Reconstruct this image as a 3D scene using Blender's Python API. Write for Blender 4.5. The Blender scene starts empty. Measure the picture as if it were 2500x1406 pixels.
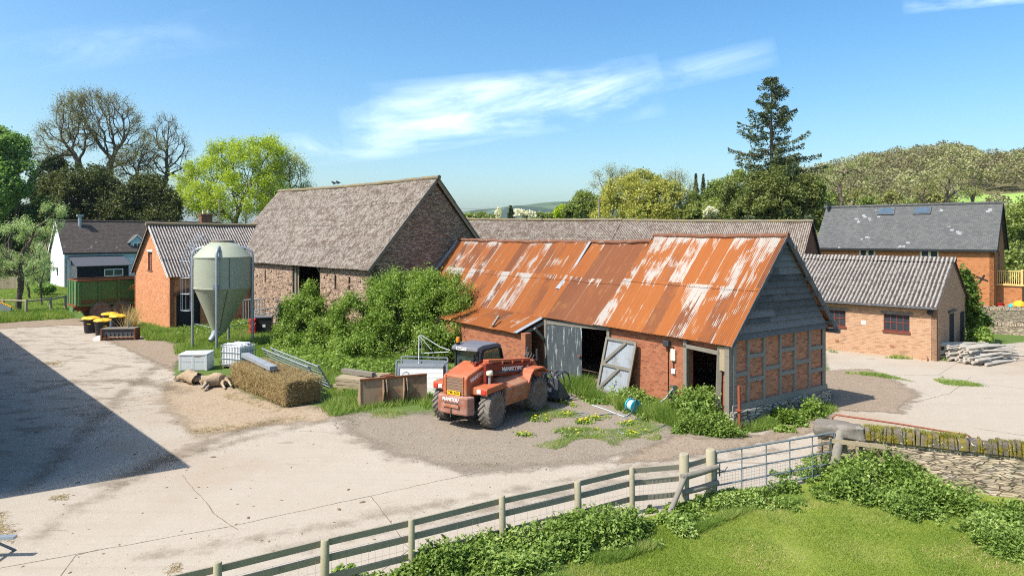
import bpy, math, random
import numpy as np
from mathutils import Vector, Matrix
SC = bpy.context.scene
COL = SC.collection
FPX, HZN, HCAM = 1650.0, 575.0, 6.5          # lens and eye height measured off the photograph


def G(x, y, z=0.0):
    """plan position (metres) of a point measured on the photograph at height z"""
    d = (HCAM - z) * FPX / (y - HZN)
    return ((x - 1250.0) * d / FPX, d)


def D(x, d):
    return ((x - 1250.0) * d / FPX, d)


def zat(y, d):
    return HCAM - (y - HZN) * d / FPX


# ------------------------------------------------------------------ objects
def tag(o, label, cat, group=None, kind=None):
    o['label'] = label
    o['category'] = cat
    if group:
        o['group'] = group
    if kind:
        o['kind'] = kind
    return o


def thing(name, label, cat, loc=(0, 0, 0), rz=0.0, group=None):
    o = bpy.data.objects.new(name, None)
    o.empty_display_size = .3
    COL.objects.link(o)
    o.location = loc if len(loc) == 3 else (loc[0], loc[1], 0)
    o.rotation_euler = (0, 0, rz)
    return tag(o, label, cat, group)


def copy_tree(o, parent=None, **kw):
    c = o.copy()
    COL.objects.link(c)
    if parent is not None:
        c.parent = parent
    for ch in list(o.children):
        copy_tree(ch, c)
    for k, v in kw.items():
        c[k] = v
    return c


def link(name, me, mat, parent):
    o = bpy.data.objects.new(name, me)
    COL.objects.link(o)
    if mat is not None:
        me.materials.append(mat)
    if parent is not None:
        o.parent = parent
    return o


def auto_uv(me):
    n = len(me.polygons)
    if n == 0:
        return
    nor = np.empty(n * 3)
    me.polygons.foreach_get('normal', nor)
    nor = nor.reshape(-1, 3)
    tot = np.empty(n, dtype=np.int32)
    me.polygons.foreach_get('loop_total', tot)
    lv = np.empty(len(me.loops), dtype=np.int32)
    me.loops.foreach_get('vertex_index', lv)
    co = np.empty(len(me.vertices) * 3)
    me.vertices.foreach_get('co', co)
    co = co.reshape(-1, 3)[lv]
    nn = np.repeat(nor, tot, axis=0)
    hz = np.hypot(nn[:, 0], nn[:, 1])
    flat = hz < .2
    hz = np.where(hz < 1e-6, 1, hz)
    t = np.stack([-nn[:, 1] / hz, nn[:, 0] / hz, np.zeros(len(hz))], 1)
    t[flat] = (1, 0, 0)
    b = np.cross(nn, t)
    uv = np.stack([(co * t).sum(1), (co * b).sum(1)], 1)
    me.uv_layers.new(name='uv').data.foreach_set('uv', uv.astype(np.float32).ravel())


def mesh_np(name, V, F, mat, parent=None, uv=None, smooth=False, attr=None):
    V = np.asarray(V, dtype=np.float32)
    F = np.asarray(F, dtype=np.int32)
    k = F.shape[1]
    me = bpy.data.meshes.new(name)
    me.vertices.add(len(V))
    me.vertices.foreach_set('co', V.ravel())
    me.loops.add(F.size)
    me.loops.foreach_set('vertex_index', F.ravel())
    me.polygons.add(len(F))
    me.polygons.foreach_set('loop_start', np.arange(0, F.size, k, dtype=np.int32))
    if smooth:
        me.polygons.foreach_set('use_smooth', np.ones(len(F), dtype=bool))
    me.update(calc_edges=True)
    if uv is not None:
        me.uv_layers.new(name='uv').data.foreach_set('uv', np.asarray(uv, dtype=np.float32)[F.ravel()].ravel())
    for a, v in (attr or {}).items():
        at = me.attributes.new(a, 'FLOAT', 'POINT')
        at.data.foreach_set('value', np.asarray(v, dtype=np.float32))
    return link(name, me, mat, parent)


class MB:
    """collects simple solids into one mesh"""

    def __init__(s):
        s.v, s.f = [], []

    def add(s, vs, fs):
        o = len(s.v)
        s.v += [tuple(v) for v in vs]
        s.f += [tuple(i + o for i in f) for f in fs]
        return s

    def box(s, c, d, rz=0.0, M=None):
        x, y, z = d[0] / 2, d[1] / 2, d[2] / 2
        p = [(-x, -y, -z), (x, -y, -z), (x, y, -z), (-x, y, -z), (-x, -y, z), (x, -y, z), (x, y, z), (-x, y, z)]
        m = M if M is not None else Matrix.Rotation(rz, 3, 'Z')
        p = [Vector(c) + m @ Vector(q) for q in p]
        return s.add(p, [(0, 3, 2, 1), (4, 5, 6, 7), (0, 1, 5, 4), (1, 2, 6, 5), (2, 3, 7, 6), (3, 0, 4, 7)])

    def b2(s, a, b):
        return s.box([(a[i] + b[i]) / 2 for i in range(3)], [abs(b[i] - a[i]) for i in range(3)])

    def beam(s, p0, p1, w, h, up=(0, 0, 1)):
        a, b = Vector(p0), Vector(p1)
        d = (b - a)
        L = d.length
        d.normalize()
        u = Vector(up)
        sd = d.cross(u)
        if sd.length < 1e-4:
            sd = d.cross(Vector((1, 0, 0)))
        sd.normalize()
        u = sd.cross(d)
        M = Matrix((d, sd, u)).transposed()
        return s.box((a + b) / 2, (L, w, h), M=M)

    def tube(s, pts, r, n=8, caps=True):
        pts = [Vector(p) for p in pts]
        m = len(pts)
        rs = r if isinstance(r, (list, tuple)) else [r] * m
        vs, fs = [], []
        prev = None
        for i, p in enumerate(pts):
            d = (pts[min(i + 1, m - 1)] - pts[max(i - 1, 0)]).normalized()
            if prev is None:
                a = d.orthogonal().normalized()
            else:
                a = (prev - d * prev.dot(d))
                a = a.normalized() if a.length > 1e-5 else d.orthogonal().normalized()
            prev = a
            b = d.cross(a)
            for k in range(n):
                t = 2 * math.pi * k / n
                vs.append(p + (a * math.cos(t) + b * math.sin(t)) * rs[i])
        for i in range(m - 1):
            for k in range(n):
                k2 = (k + 1) % n
                fs.append((i * n + k, i * n + k2, (i + 1) * n + k2, (i + 1) * n + k))
        if caps:
            fs.append(tuple(range(n - 1, -1, -1)))
            fs.append(tuple((m - 1) * n + k for k in range(n)))
        return s.add(vs, fs)

    def lathe(s, prof, n=24, c=(0, 0, 0), M=None):
        vs, fs = [], []
        for r, z in prof:
            for k in range(n):
                t = 2 * math.pi * k / n
                p = Vector((r * math.cos(t), r * math.sin(t), z))
                if M is not None:
                    p = M @ p
                vs.append(Vector(c) + p)
        m = len(prof)
        for i in range(m - 1):
            for k in range(n):
                k2 = (k + 1) % n
                fs.append((i * n + k, i * n + k2, (i + 1) * n + k2, (i + 1) * n + k))
        fs.append(tuple(range(n - 1, -1, -1)))
        fs.append(tuple((m - 1) * n + k for k in range(n)))
        return s.add(vs, fs)

    def prism(s, poly, fn, t0, t1):
        """poly in 2D, fn(a, b, t) -> 3D"""
        n = len(poly)
        vs = [fn(a, b, t0) for a, b in poly] + [fn(a, b, t1) for a, b in poly]
        fs = [tuple(range(n - 1, -1, -1)), tuple(range(n, 2 * n))]
        fs += [(i, (i + 1) % n, n + (i + 1) % n, n + i) for i in range(n)]
        return s.add(vs, fs)

    def poly(s, *p):
        return s.add(p, [tuple(range(len(p)))])

    def build(s, name, mat, parent=None, smooth=False, bevel=0.0, fix=True):
        me = bpy.data.meshes.new(name)
        me.from_pydata(s.v, [], s.f)
        if fix:
            import bmesh
            bm = bmesh.new()
            bm.from_mesh(me)
            bmesh.ops.recalc_face_normals(bm, faces=bm.faces)
            bm.to_mesh(me)
            bm.free()
        me.update()
        auto_uv(me)
        if smooth:
            me.polygons.foreach_set('use_smooth', np.ones(len(me.polygons), dtype=bool))
            me.set_sharp_from_angle(angle=math.radians(38))
        o = link(name, me, mat, parent)
        if bevel:
            b = o.modifiers.new('bevel', 'BEVEL')
            b.width = bevel
            b.segments = 2
            b.limit_method = 'ANGLE'
        return o


def text_mesh(name, body, size, mat, parent, M, ext=.003, shear=0.0, xs=1.0):
    cu = bpy.data.curves.new(name, 'FONT')
    cu.body = body
    cu.size = size
    cu.extrude = ext
    cu.shear = shear
    cu.offset = size * .035
    cu.align_x = 'CENTER'
    cu.align_y = 'CENTER'
    t = bpy.data.objects.new(name, cu)
    COL.objects.link(t)
    bpy.context.view_layer.update()
    me = bpy.data.meshes.new_from_object(t.evaluated_get(bpy.context.evaluated_depsgraph_get()))
    bpy.data.objects.remove(t)
    bpy.data.curves.remove(cu)
    me.transform(M @ Matrix.Diagonal((xs, 1, 1, 1)))
    me.materials.clear()
    me.name = name
    return link(name, me, mat, parent)


def frame(o, ex, ey, ez):
    m = Matrix((ex, ey, ez)).transposed().to_4x4()
    m.translation = Vector(o)
    return m


# ------------------------------------------------------------------ numpy geometry for plants
def leaves_np(P, size, rng, aspect=.55, up=.35, var=.4):
    n = len(P)
    nor = rng.normal(size=(n, 3))
    nor[:, 2] = np.abs(nor[:, 2]) + up
    nor /= np.linalg.norm(nor, axis=1)[:, None]
    t = np.cross(nor, rng.normal(size=(n, 3)))
    t /= np.linalg.norm(t, axis=1)[:, None] + 1e-9
    b = np.cross(nor, t)
    s = (size * (1 + var * rng.uniform(-1, 1, n)))[:, None]
    V = np.stack([P + t * s, P + b * s * aspect + nor * s * .12, P - t * s * .8, P - b * s * aspect + nor * s * .12], 1).reshape(-1, 3)
    return V, np.arange(4 * n).reshape(-1, 4)


def tubes_np(P0, P1, R0, R1, n=5):
    d = P1 - P0
    d /= np.linalg.norm(d, axis=1)[:, None] + 1e-9
    ref = np.where(np.abs(d[:, 2:3]) > .8, np.array([[1., 0, 0]]), np.array([[0., 0, 1]]))
    a = np.cross(d, ref)
    a /= np.linalg.norm(a, axis=1)[:, None] + 1e-9
    b = np.cross(d, a)
    th = np.arange(n) * 2 * np.pi / n
    ring = a[:, None, :] * np.cos(th)[None, :, None] + b[:, None, :] * np.sin(th)[None, :, None]
    V = np.concatenate([P0[:, None, :] + ring * R0[:, None, None], P1[:, None, :] + ring * R1[:, None, None]], 1)
    m = len(P0)
    k = np.arange(n)
    f = np.stack([k, (k + 1) % n, n + (k + 1) % n, n + k], 1)
    F = (f[None] + (np.arange(m) * 2 * n)[:, None, None]).reshape(-1, 4)
    return V.reshape(-1, 3), F


def blades_np(P, h, w, rng, lean=.5):
    n = len(P)
    a = rng.uniform(0, 2 * np.pi, n)
    side = np.stack([np.cos(a), np.sin(a), np.zeros(n)], 1)
    hh = (h * rng.uniform(.5, 1.25, n))[:, None]
    ww = (w * rng.uniform(.6, 1.3, n))[:, None]
    l = rng.normal(size=(n, 3)) * lean
    l[:, 2] = 1
    tip = P + l * hh
    V = np.stack([P - side * ww, P + side * ww, tip], 1).reshape(-1, 3)
    return V, np.arange(3 * n).reshape(-1, 3)


def in_poly(P, poly):
    x, y = P[:, 0], P[:, 1]
    r = np.zeros(len(P), bool)
    n = len(poly)
    for i in range(n):
        x0, y0 = poly[i]
        x1, y1 = poly[(i + 1) % n]
        c = ((y0 > y) != (y1 > y)) & (x < (x1 - x0) * (y - y0) / (y1 - y0 + 1e-12) + x0)
        r ^= c
    return r


def poly_dist(P, poly):
    d = np.full(len(P), 1e9)
    n = len(poly)
    for i in range(n):
        a, b = np.array(poly[i]), np.array(poly[(i + 1) % n])
        ab = b - a
        t = np.clip(((P - a) @ ab) / (ab @ ab + 1e-12), 0, 1)
        d = np.minimum(d, np.linalg.norm(P - (a + t[:, None] * ab), axis=1))
    return np.where(in_poly(P, poly), d, -d)


def scatter(poly, n, rng):
    pl = np.array(poly)
    lo, hi = pl.min(0), pl.max(0)
    out = np.empty((0, 2))
    while len(out) < n:
        p = lo + rng.uniform(size=(n * 2, 2)) * (hi - lo)
        out = np.concatenate([out, p[in_poly(p, poly)]])
    return out[:n]


def vnoise(P, s, seed=0):
    """cheap smooth value noise in 2D or 3D, 0..1"""
    P = np.asarray(P, float) * s
    k = P.shape[1]
    i = np.floor(P).astype(np.int64)
    f = P - i
    f = f * f * (3 - 2 * f)
    out = np.zeros(len(P))
    for c in range(2 ** k):
        w = np.ones(len(P))
        h = np.full(len(P), seed * 1013 + 7, dtype=np.int64)
        for a in range(k):
            b = (c >> a) & 1
            w *= f[:, a] if b else 1 - f[:, a]
            h = (h * 374761393 + (i[:, a] + b) * 668265263 * (a + 1)) & 0x7fffffff
            h = (h ^ (h >> 13)) * 1274126177 & 0x7fffffff
        out += w * ((h & 0xffff) / 65535.0)
    return out
# ------------------------------------------------------------------ materials
def rgb(h):
    """photo-like sRGB hex -> linear"""
    c = [int(h[i:i + 2], 16) / 255 for i in (0, 2, 4)]
    return tuple(x / 12.92 if x <= .04045 else ((x + .055) / 1.055) ** 2.4 for x in c) + (1,)


def ph(h, k=2.0):
    """surface colour from the colour it shows in full sun in the photograph"""
    r = rgb(h)
    return tuple(c / k for c in r[:3]) + (1,)


def pl_(h):
    return ph(h, 1.25)


def C(r, g, b):
    return (r, g, b, 1)


class T:
    def __init__(s, name):
        s.m = bpy.data.materials.new(name)
        s.m.use_nodes = True
        s.t = s.m.node_tree
        s.t.nodes.clear()

    def n(s, ty, ins=None, **at):
        nd = s.t.nodes.new('ShaderNode' + ty)
        for k, v in at.items():
            setattr(nd, k, v)
        for k, v in (ins or {}).items():
            if isinstance(v, bpy.types.NodeSocket):
                s.t.links.new(v, nd.inputs[k])
            elif v is not None:
                nd.inputs[k].default_value = v
        return nd

    def uv(s):
        return s.n('TexCoord').outputs['UV']

    def obj(s):
        return s.n('TexCoord').outputs['Object']

    def pos(s):
        return s.n('NewGeometry').outputs['Position']

    def isl(s):
        return s.n('NewGeometry').outputs['Random Per Island']

    def map(s, v, sc=(1, 1, 1), rot=(0, 0, 0), loc=(0, 0, 0)):
        return s.n('Mapping', {'Vector': v, 'Scale': sc, 'Rotation': rot, 'Location': loc}).outputs[0]

    def noise(s, v, sc, det=3, rough=.55, dist=0.0):
        return s.n('TexNoise', {'Vector': v, 'Scale': sc, 'Detail': det, 'Roughness': rough, 'Distortion': dist}).outputs['Fac']

    def vor(s, v, sc, feature='F1', out='Distance', rnd=1.0):
        return s.n('TexVoronoi', {'Vector': v, 'Scale': sc, 'Randomness': rnd}, feature=feature).outputs[out]

    def mix(s, f, a, b, bl='MIX'):
        nd = s.n('Mix', data_type='RGBA', blend_type=bl)
        for i, v in ((0, f), (6, a), (7, b)):
            if isinstance(v, bpy.types.NodeSocket):
                s.t.links.new(v, nd.inputs[i])
            else:
                nd.inputs[i].default_value = v
        return nd.outputs[2]

    def math(s, op, a, b=None, c=None, clamp=False):
        return s.n('Math', {k: v for k, v in ((0, a), (1, b), (2, c)) if v is not None}, operation=op, use_clamp=clamp).outputs[0]

    def step(s, v, a, b):
        nd = s.n('MapRange', {'Value': v, 'From Min': a, 'From Max': b}, interpolation_type='SMOOTHSTEP')
        return nd.outputs[0]

    def ramp(s, f, stops):
        nd = s.n('ValToRGB', {'Fac': f})
        e = nd.color_ramp.elements
        while len(e) < len(stops):
            e.new(.5)
        for i, (p, c) in enumerate(stops):
            e[i].position = p
            e[i].color = c
        return nd.outputs[0]

    def sep(s, v):
        return s.n('SeparateXYZ', {0: v}).outputs

    def comb(s, x, y, z=0.0):
        return s.n('CombineXYZ', {0: x, 1: y, 2: z}).outputs[0]

    def white(s, v):
        return s.n('TexWhiteNoise', {'Vector': v}, noise_dimensions='3D').outputs['Value']

    def bump(s, h, st=.5, di=.02, nrm=None):
        return s.n('Bump', {'Height': h, 'Strength': st, 'Distance': di, 'Normal': nrm}).outputs[0]

    def out(s, col, rough=.8, bump=None, metal=0.0, spec=.3, trans=0.0, alpha=None, tcol=None, emit=None):
        p = s.n('BsdfPrincipled', {'Base Color': col, 'Roughness': rough, 'Metallic': metal, 'Specular IOR Level': spec, 'Normal': bump})
        if emit:
            p.inputs['Emission Color'].default_value = emit[0]
            p.inputs['Emission Strength'].default_value = emit[1]
        sh = p.outputs[0]
        if trans:
            tr = s.n('BsdfTranslucent', {'Color': tcol if tcol is not None else col})
            sh = s.n('MixShader', {0: trans, 1: sh, 2: tr.outputs[0]}).outputs[0]
        if alpha is not None:
            sh = s.n('MixShader', {0: alpha, 1: s.n('BsdfTransparent').outputs[0], 2: sh}).outputs[0]
        s.t.links.new(sh, s.n('OutputMaterial').inputs[0])
        return s.m


MATS = {}


def m_plain(name, col, rough=.7, var=.15, sc=6.0, metal=0.0, spec=.3, bumps=.15, dirt=None, dirt_amt=.5):
    t = T(name)
    v = t.obj()
    a = t.noise(v, sc, 4)
    lo = tuple(c * (1 - var) for c in col[:3]) + (1,)
    hi = tuple(min(1, c * (1 + var)) for c in col[:3]) + (1,)
    c = t.mix(a, lo, hi)
    if dirt:
        d = t.noise(v, sc * .7, 6, .65, .6)
        c = t.mix(t.step(d, .62 - dirt_amt * .35, .72), c, dirt)
    return t.out(c, rough, t.bump(t.noise(v, sc * 8, 3), bumps, .01), metal, spec)


def m_brick(name, c1, c2, mortar, bw=.225, rh=.078, ms=.007, grime=C(.10, .07, .05), pale=C(.45, .36, .28), patch=.25, grime_amt=.3):
    t = T(name)
    uv = t.uv()
    w = t.n('TexNoise', {'Vector': uv, 'Scale': 1.3, 'Detail': 2}).outputs['Color']
    uvw = t.n('MixRGB', {0: .012, 1: uv, 2: w}, blend_type='ADD').outputs[0]
    b = t.n('TexBrick', {'Vector': uvw, 'Color1': C(0, 0, 0), 'Color2': C(1, 1, 1), 'Mortar': C(.5, .5, .5), 'Scale': 1.0, 'Mortar Size': ms,
                         'Mortar Smooth': .3, 'Bias': 0.0, 'Brick Width': bw, 'Row Height': rh})
    n1 = t.noise(uv, 1.1, 5, .65)
    n2 = t.noise(uv, 18, 3)
    n3 = t.noise(t.map(uv, (1, .35, 1)), .9, 4, .6)
    c = t.mix(b.outputs['Color'], c1, c2)
    c = t.mix(t.math('MULTIPLY', t.step(b.outputs['Color'], .72, .95), .55), c, tuple(x * .55 for x in c2[:3]) + (1,))
    c = t.mix(t.math('MULTIPLY', n2, .5), c, tuple(x * .6 for x in c1[:3]) + (1,))
    n4 = t.noise(t.map(uv, (1, 2.2, 1)), 3.2, 5, .7)
    c = t.mix(t.math('MULTIPLY', t.step(n4, .52, .72), .45), c, tuple(x * .62 for x in c2[:3]) + (1,))
    c = t.mix(t.math('MULTIPLY', t.step(n1, .52, .75), patch), c, pale)
    c = t.mix(t.math('MULTIPLY', t.step(n3, .5, .8), grime_amt), c, grime)
    c = t.mix(b.outputs['Fac'], c, t.mix(n1, mortar, tuple(x * .6 for x in mortar[:3]) + (1,)))
    h = t.math('SUBTRACT', t.math('MULTIPLY', n2, .4), b.outputs['Fac'])
    return t.out(c, .9, t.bump(h, .5, .012), spec=.15)


def m_stone(name, ca, cb, cc, mortar, sx=3.0, sy=8.5, lich=None, lamt=.2, depth=.04):
    t = T(name)
    uv = t.uv()
    w = t.n('TexNoise', {'Vector': uv, 'Scale': 2.0, 'Detail': 2}).outputs['Color']
    p = t.map(t.n('MixRGB', {0: .05, 1: uv, 2: w}, blend_type='ADD').outputs[0], (sx, sy, 1))
    e = t.vor(p, 1.0, 'DISTANCE_TO_EDGE')
    cell = t.vor(p, 1.0, 'F1', 'Color')
    k = t.sep(cell)
    n2 = t.noise(uv, 22, 4, .6)
    c = t.mix(k[0], ca, cb)
    c = t.mix(t.step(k[1], .6, .95), c, cc)
    c = t.mix(t.math('MULTIPLY', n2, .5), c, tuple(x * .5 for x in ca[:3]) + (1,))
    if lich:
        c = t.mix(t.math('MULTIPLY', t.step(t.noise(uv, 2.2, 6, .7), .5, .7), lamt), c, lich)
    gap = t.step(e, .02, .10)
    c = t.mix(gap, mortar, c)
    h = t.math('ADD', t.math('MULTIPLY', gap, 1.0), t.math('MULTIPLY', n2, .4))
    return t.out(c, .95, t.bump(h, .8, depth), spec=.1)


def m_tin(name, white=.0, top=0.0, brown=.3, seed=0.0, slope=4.9, sheet=.66, p=.076):
    """rusted corrugated sheets; uv = (along ridge, up the slope) in metres"""
    t = T(name)
    uv = t.uv()
    u, v, _ = t.sep(uv)
    sid = t.math('FLOOR', t.math('DIVIDE', u, sheet))
    row = t.math('FLOOR', t.math('DIVIDE', v, slope / 2))
    r1 = t.white(t.comb(sid, row, seed))
    r2 = t.white(t.comb(sid, row, seed + 3.7))
    lx = t.math('FRACT', t.math('DIVIDE', u, sheet))
    ly = t.math('FRACT', t.math('DIVIDE', v, slope / 2))
    st = t.noise(t.map(uv, (9, .55, 1)), 1.0, 5, .6)
    bl = t.noise(t.map(uv, (1.5, .8, 1), loc=(seed * 3, seed, 0)), 1.0, 5, .62, .4)
    fine = t.noise(uv, 30, 3)
    ora = t.mix(st, ph('ae5c26'), ph('cf7f3a'))
    bro = t.mix(st, ph('884a2a'), ph('a0663e'))
    base = t.mix(t.step(t.math('ADD', t.math('MULTIPLY', r1, .7), t.math('MULTIPLY', bl, .5)), .75 - brown * .6, .95 - brown * .6), ora, bro)
    base = t.mix(t.math('MULTIPLY', t.step(bl, .55, .72), .4), base, ph('d9984e'))
    # surviving zinc: streaks that follow the crowns of the corrugation
    cr = t.math('MULTIPLY', t.math('COSINE', t.math('MULTIPLY', u, 2 * math.pi / p)), .045)
    k = t.math('ADD', t.math('MULTIPLY', bl, .62), t.math('MULTIPLY', st, .42))
    k = t.math('ADD', k, cr)
    k = t.math('ADD', k, t.math('MULTIPLY', r2, .24))
    k = t.math('ADD', k, t.math('MULTIPLY', t.step(ly, .62, 1.0), top))
    k = t.math('ADD', k, t.math('MULTIPLY', t.step(t.math('ABSOLUTE', t.math('SUBTRACT', lx, .5)), .42, .5), .10))
    wm = t.step(k, .83 - white, .88 - white)
    zinc = t.mix(t.noise(uv, 6, 4), ph('c6beb4'), ph('e6dfd6'))
    c = t.mix(wm, base, zinc)
    edge = t.step(lx, .965, .99)
    c = t.mix(t.math('MULTIPLY', edge, .45), c, ph('d0a482'))
    c = t.mix(t.math('MULTIPLY', fine, .25), c, ph('7a4028'))
    return t.out(c, .75, t.bump(fine, .15, .01), spec=.25)


def m_cement(name, dark, mid, lich, p=.146, contrast=.7, lamt=.5, sc=1.0):
    """lichened fibre cement sheets; uv = (along ridge, up slope)"""
    t = T(name)
    uv = t.uv()
    u, v, _ = t.sep(uv)
    cr = t.math('COSINE', t.math('MULTIPLY', u, 2 * math.pi / p))
    n1 = t.noise(t.map(uv, (1, .75, 1)), 4.6 * sc, 5, .75, .4)
    n2 = t.noise(uv, 1.3 * sc, 4, .6)
    sp = t.noise(t.map(uv, (1, .7, 1)), 7.5 * sc, 3, .7)
    c = t.mix(t.math('ADD', t.math('MULTIPLY', cr, contrast * .5), .5, clamp=True), dark, mid)
    k = t.math('ADD', t.math('ADD', t.math('MULTIPLY', n1, .7), t.math('MULTIPLY', n2, .35)), t.math('MULTIPLY', sp, .3))
    k = t.math('ADD', k, t.math('MULTIPLY', cr, .16 * contrast))
    c = t.mix(t.math('MULTIPLY', t.step(n2, .42, .68), .5), c, tuple(x * .62 for x in mid[:3]) + (1,))
    c = t.mix(t.math('MULTIPLY', t.step(k, .66, .72), lamt), c, lich)
    c = t.mix(t.math('MULTIPLY', t.step(sp, .52, .62), .6), c, tuple(x * .55 for x in dark[:3]) + (1,))
    row = t.math('FRACT', t.math('DIVIDE', v, 1.35))
    c = t.mix(t.math('MULTIPLY', t.step(row, .975, .99), .6), c, tuple(x * .4 for x in dark[:3]) + (1,))
    return t.out(c, .95, t.bump(n1, .5, .02), spec=.1)


def m_slates(name, c1, c2, light, bw=.28, rh=.2, lthr=.93, moss=None):
    t = T(name)
    uv = t.uv()
    b = t.n('TexBrick', {'Vector': uv, 'Color1': C(0, 0, 0), 'Color2': C(1, 1, 1), 'Mortar': C(0, 0, 0), 'Scale': 1.0, 'Mortar Size': .006,
                         'Brick Width': bw, 'Row Height': rh})
    k = b.outputs['Color']
    n = t.noise(uv, .8, 5, .6)
    c = t.mix(t.math('ADD', t.math('MULTIPLY', k, .6), t.math('MULTIPLY', n, .4)), c1, c2)
    rep = t.step(t.math('ADD', t.math('MULTIPLY', k, .75), t.math('MULTIPLY', t.step(t.noise(uv, .45, 2), .45, .7), .25)), lthr - .03, lthr)
    c = t.mix(rep, c, light)
    if moss:
        c = t.mix(t.math('MULTIPLY', t.step(t.noise(uv, 5, 5, .7), .6, .7), .6), c, moss)
    c = t.mix(b.outputs['Fac'], c, tuple(x * .35 for x in c1[:3]) + (1,))
    h = t.math('FRACT', t.math('DIVIDE', t.sep(uv)[1], rh))
    return t.out(c, .75, t.bump(t.math('ADD', t.math('MULTIPLY', h, -.8), k), .5, .012), spec=.25)


def m_wood(name, lo, hi, sc=1.0, rough=.85, isl=.3):
    t = T(name)
    uv = t.uv()
    g = t.noise(t.map(uv, (2.2, 26, 1)), sc, 4, .6, .3)
    g2 = t.noise(t.obj(), 2.5 * sc, 4)
    r = t.isl()
    c = t.mix(t.math('ADD', t.math('MULTIPLY', g, .55), t.math('ADD', t.math('MULTIPLY', g2, .25), t.math('MULTIPLY', t.math('SUBTRACT', r, .5 if isl > .5 else 0.0), isl))), lo, hi)
    c = t.mix(t.math('MULTIPLY', t.step(t.noise(t.obj(), 9, 3), .6, .7), .35), c, tuple(x * .5 for x in lo[:3]) + (1,))
    return t.out(c, rough, t.bump(g, .4, .006), spec=.15)


def m_leaf(name, a, b, c=None, nsc=.6, trans=.35, cl=.55, tone=False):
    t = T(name)
    r = t.isl()
    n = t.n('Attribute', attribute_name='tone').outputs['Fac'] if tone else t.noise(t.pos(), nsc, 2)
    k = t.math('ADD', t.math('MULTIPLY', r, 1 - cl), t.math('MULTIPLY', t.step(n, .3, .7), cl))
    st = [(0.0, a), (.6, b)] + ([(1.0, c)] if c else [])
    col = t.ramp(k, st)
    tc = t.mix(1.0, col, C(1.15, 1.25, .55), 'MULTIPLY')
    return t.out(col, .6, spec=.25, trans=trans, tcol=tc)


def m_glass(name, tint=C(.02, .025, .03), rough=.05):
    t = T(name)
    v = t.obj()
    return t.out(t.mix(t.noise(v, 2.5, 3), tint, tuple(min(1, x * 2.2 + .01) for x in tint[:3]) + (1,)), rough, spec=.6)


def m_clear():
    t = T('cab_glass')
    g = t.n('BsdfPrincipled', {'Base Color': C(.10, .15, .13), 'Roughness': .06, 'Specular IOR Level': .6})
    d = t.n('BsdfTransparent', {'Color': C(.62, .75, .68)})
    dust = t.step(t.noise(t.obj(), 3.0, 5, .7), .35, .75)
    sh = t.n('MixShader', {0: t.math('ADD', t.math('MULTIPLY', dust, .25), .16), 1: d.outputs[0], 2: g.outputs[0]})
    t.t.links.new(sh.outputs[0], t.n('OutputMaterial').inputs[0])
    return t.m


def patch_alpha(t, lo=-.15, hi=.25, sc=1.6, amp=1.4):
    a = t.n('Attribute', attribute_name='sd').outputs['Fac']
    w = t.math('MULTIPLY', t.math('SUBTRACT', t.noise(t.pos(), sc, 6, .7), .5), amp)
    return t.step(t.math('ADD', a, w), lo, hi)


def m_concrete():
    t = T('yard_concrete')
    p = t.pos()
    r = t.map(p, (.30, 7.0, 1), (0, 0, -math.radians(30)))
    streak = t.noise(r, 1.0, 7, .72, .3)
    s2 = t.noise(t.map(p, (.12, 2.2, 1), (0, 0, -math.radians(30))), 1.0, 5, .65, .5)
    n1 = t.noise(p, .28, 5, .6)
    n2 = t.noise(p, 2.2, 6, .72)
    n3 = t.noise(p, 9, 5, .75)
    fine = t.noise(p, 45, 3, .7)
    c = t.mix(n1, ph('d6c8b4'), ph('e6dac9'))
    c = t.mix(t.math('MULTIPLY', t.step(streak, .54, .74), .25), c, ph('baa78e'))
    c = t.mix(t.math('MULTIPLY', t.step(s2, .52, .72), .28), c, ph('c4b298'))
    c = t.mix(t.math('MULTIPLY', t.step(n2, .5, .75), .5), c, ph('efe4d6'))
    c = t.mix(t.math('MULTIPLY', t.step(n3, .55, .78), .3), c, ph('b4a28a'))
    c = t.mix(t.math('MULTIPLY', t.step(t.noise(p, .13, 4, .6), .5, .68), .5), c, ph('cdb092'))
    muck = t.noise(t.map(p, (.45, 1.7, 1)), .8, 7, .74, .6)
    c = t.mix(t.math('MULTIPLY', t.step(muck, .62, .68), .6), c, ph('947a60'))
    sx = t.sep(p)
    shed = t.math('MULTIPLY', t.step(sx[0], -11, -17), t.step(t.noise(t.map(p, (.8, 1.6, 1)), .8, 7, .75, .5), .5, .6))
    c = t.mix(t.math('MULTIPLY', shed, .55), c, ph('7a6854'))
    speck = t.noise(t.map(p, (1, 2.4, 1)), 6, 4, .65)
    c = t.mix(t.math('MULTIPLY', t.step(speck, .67, .71), .75), c, ph('6d5a48'))
    c = t.mix(t.math('MULTIPLY', fine, .35), c, ph('bcaa96'))
    return t.out(c, .95, t.bump(t.math('ADD', n2, t.math('ADD', fine, streak)), .45, .015), spec=.12, alpha=patch_alpha(t, -.1, .12, 2.2, .9))


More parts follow.
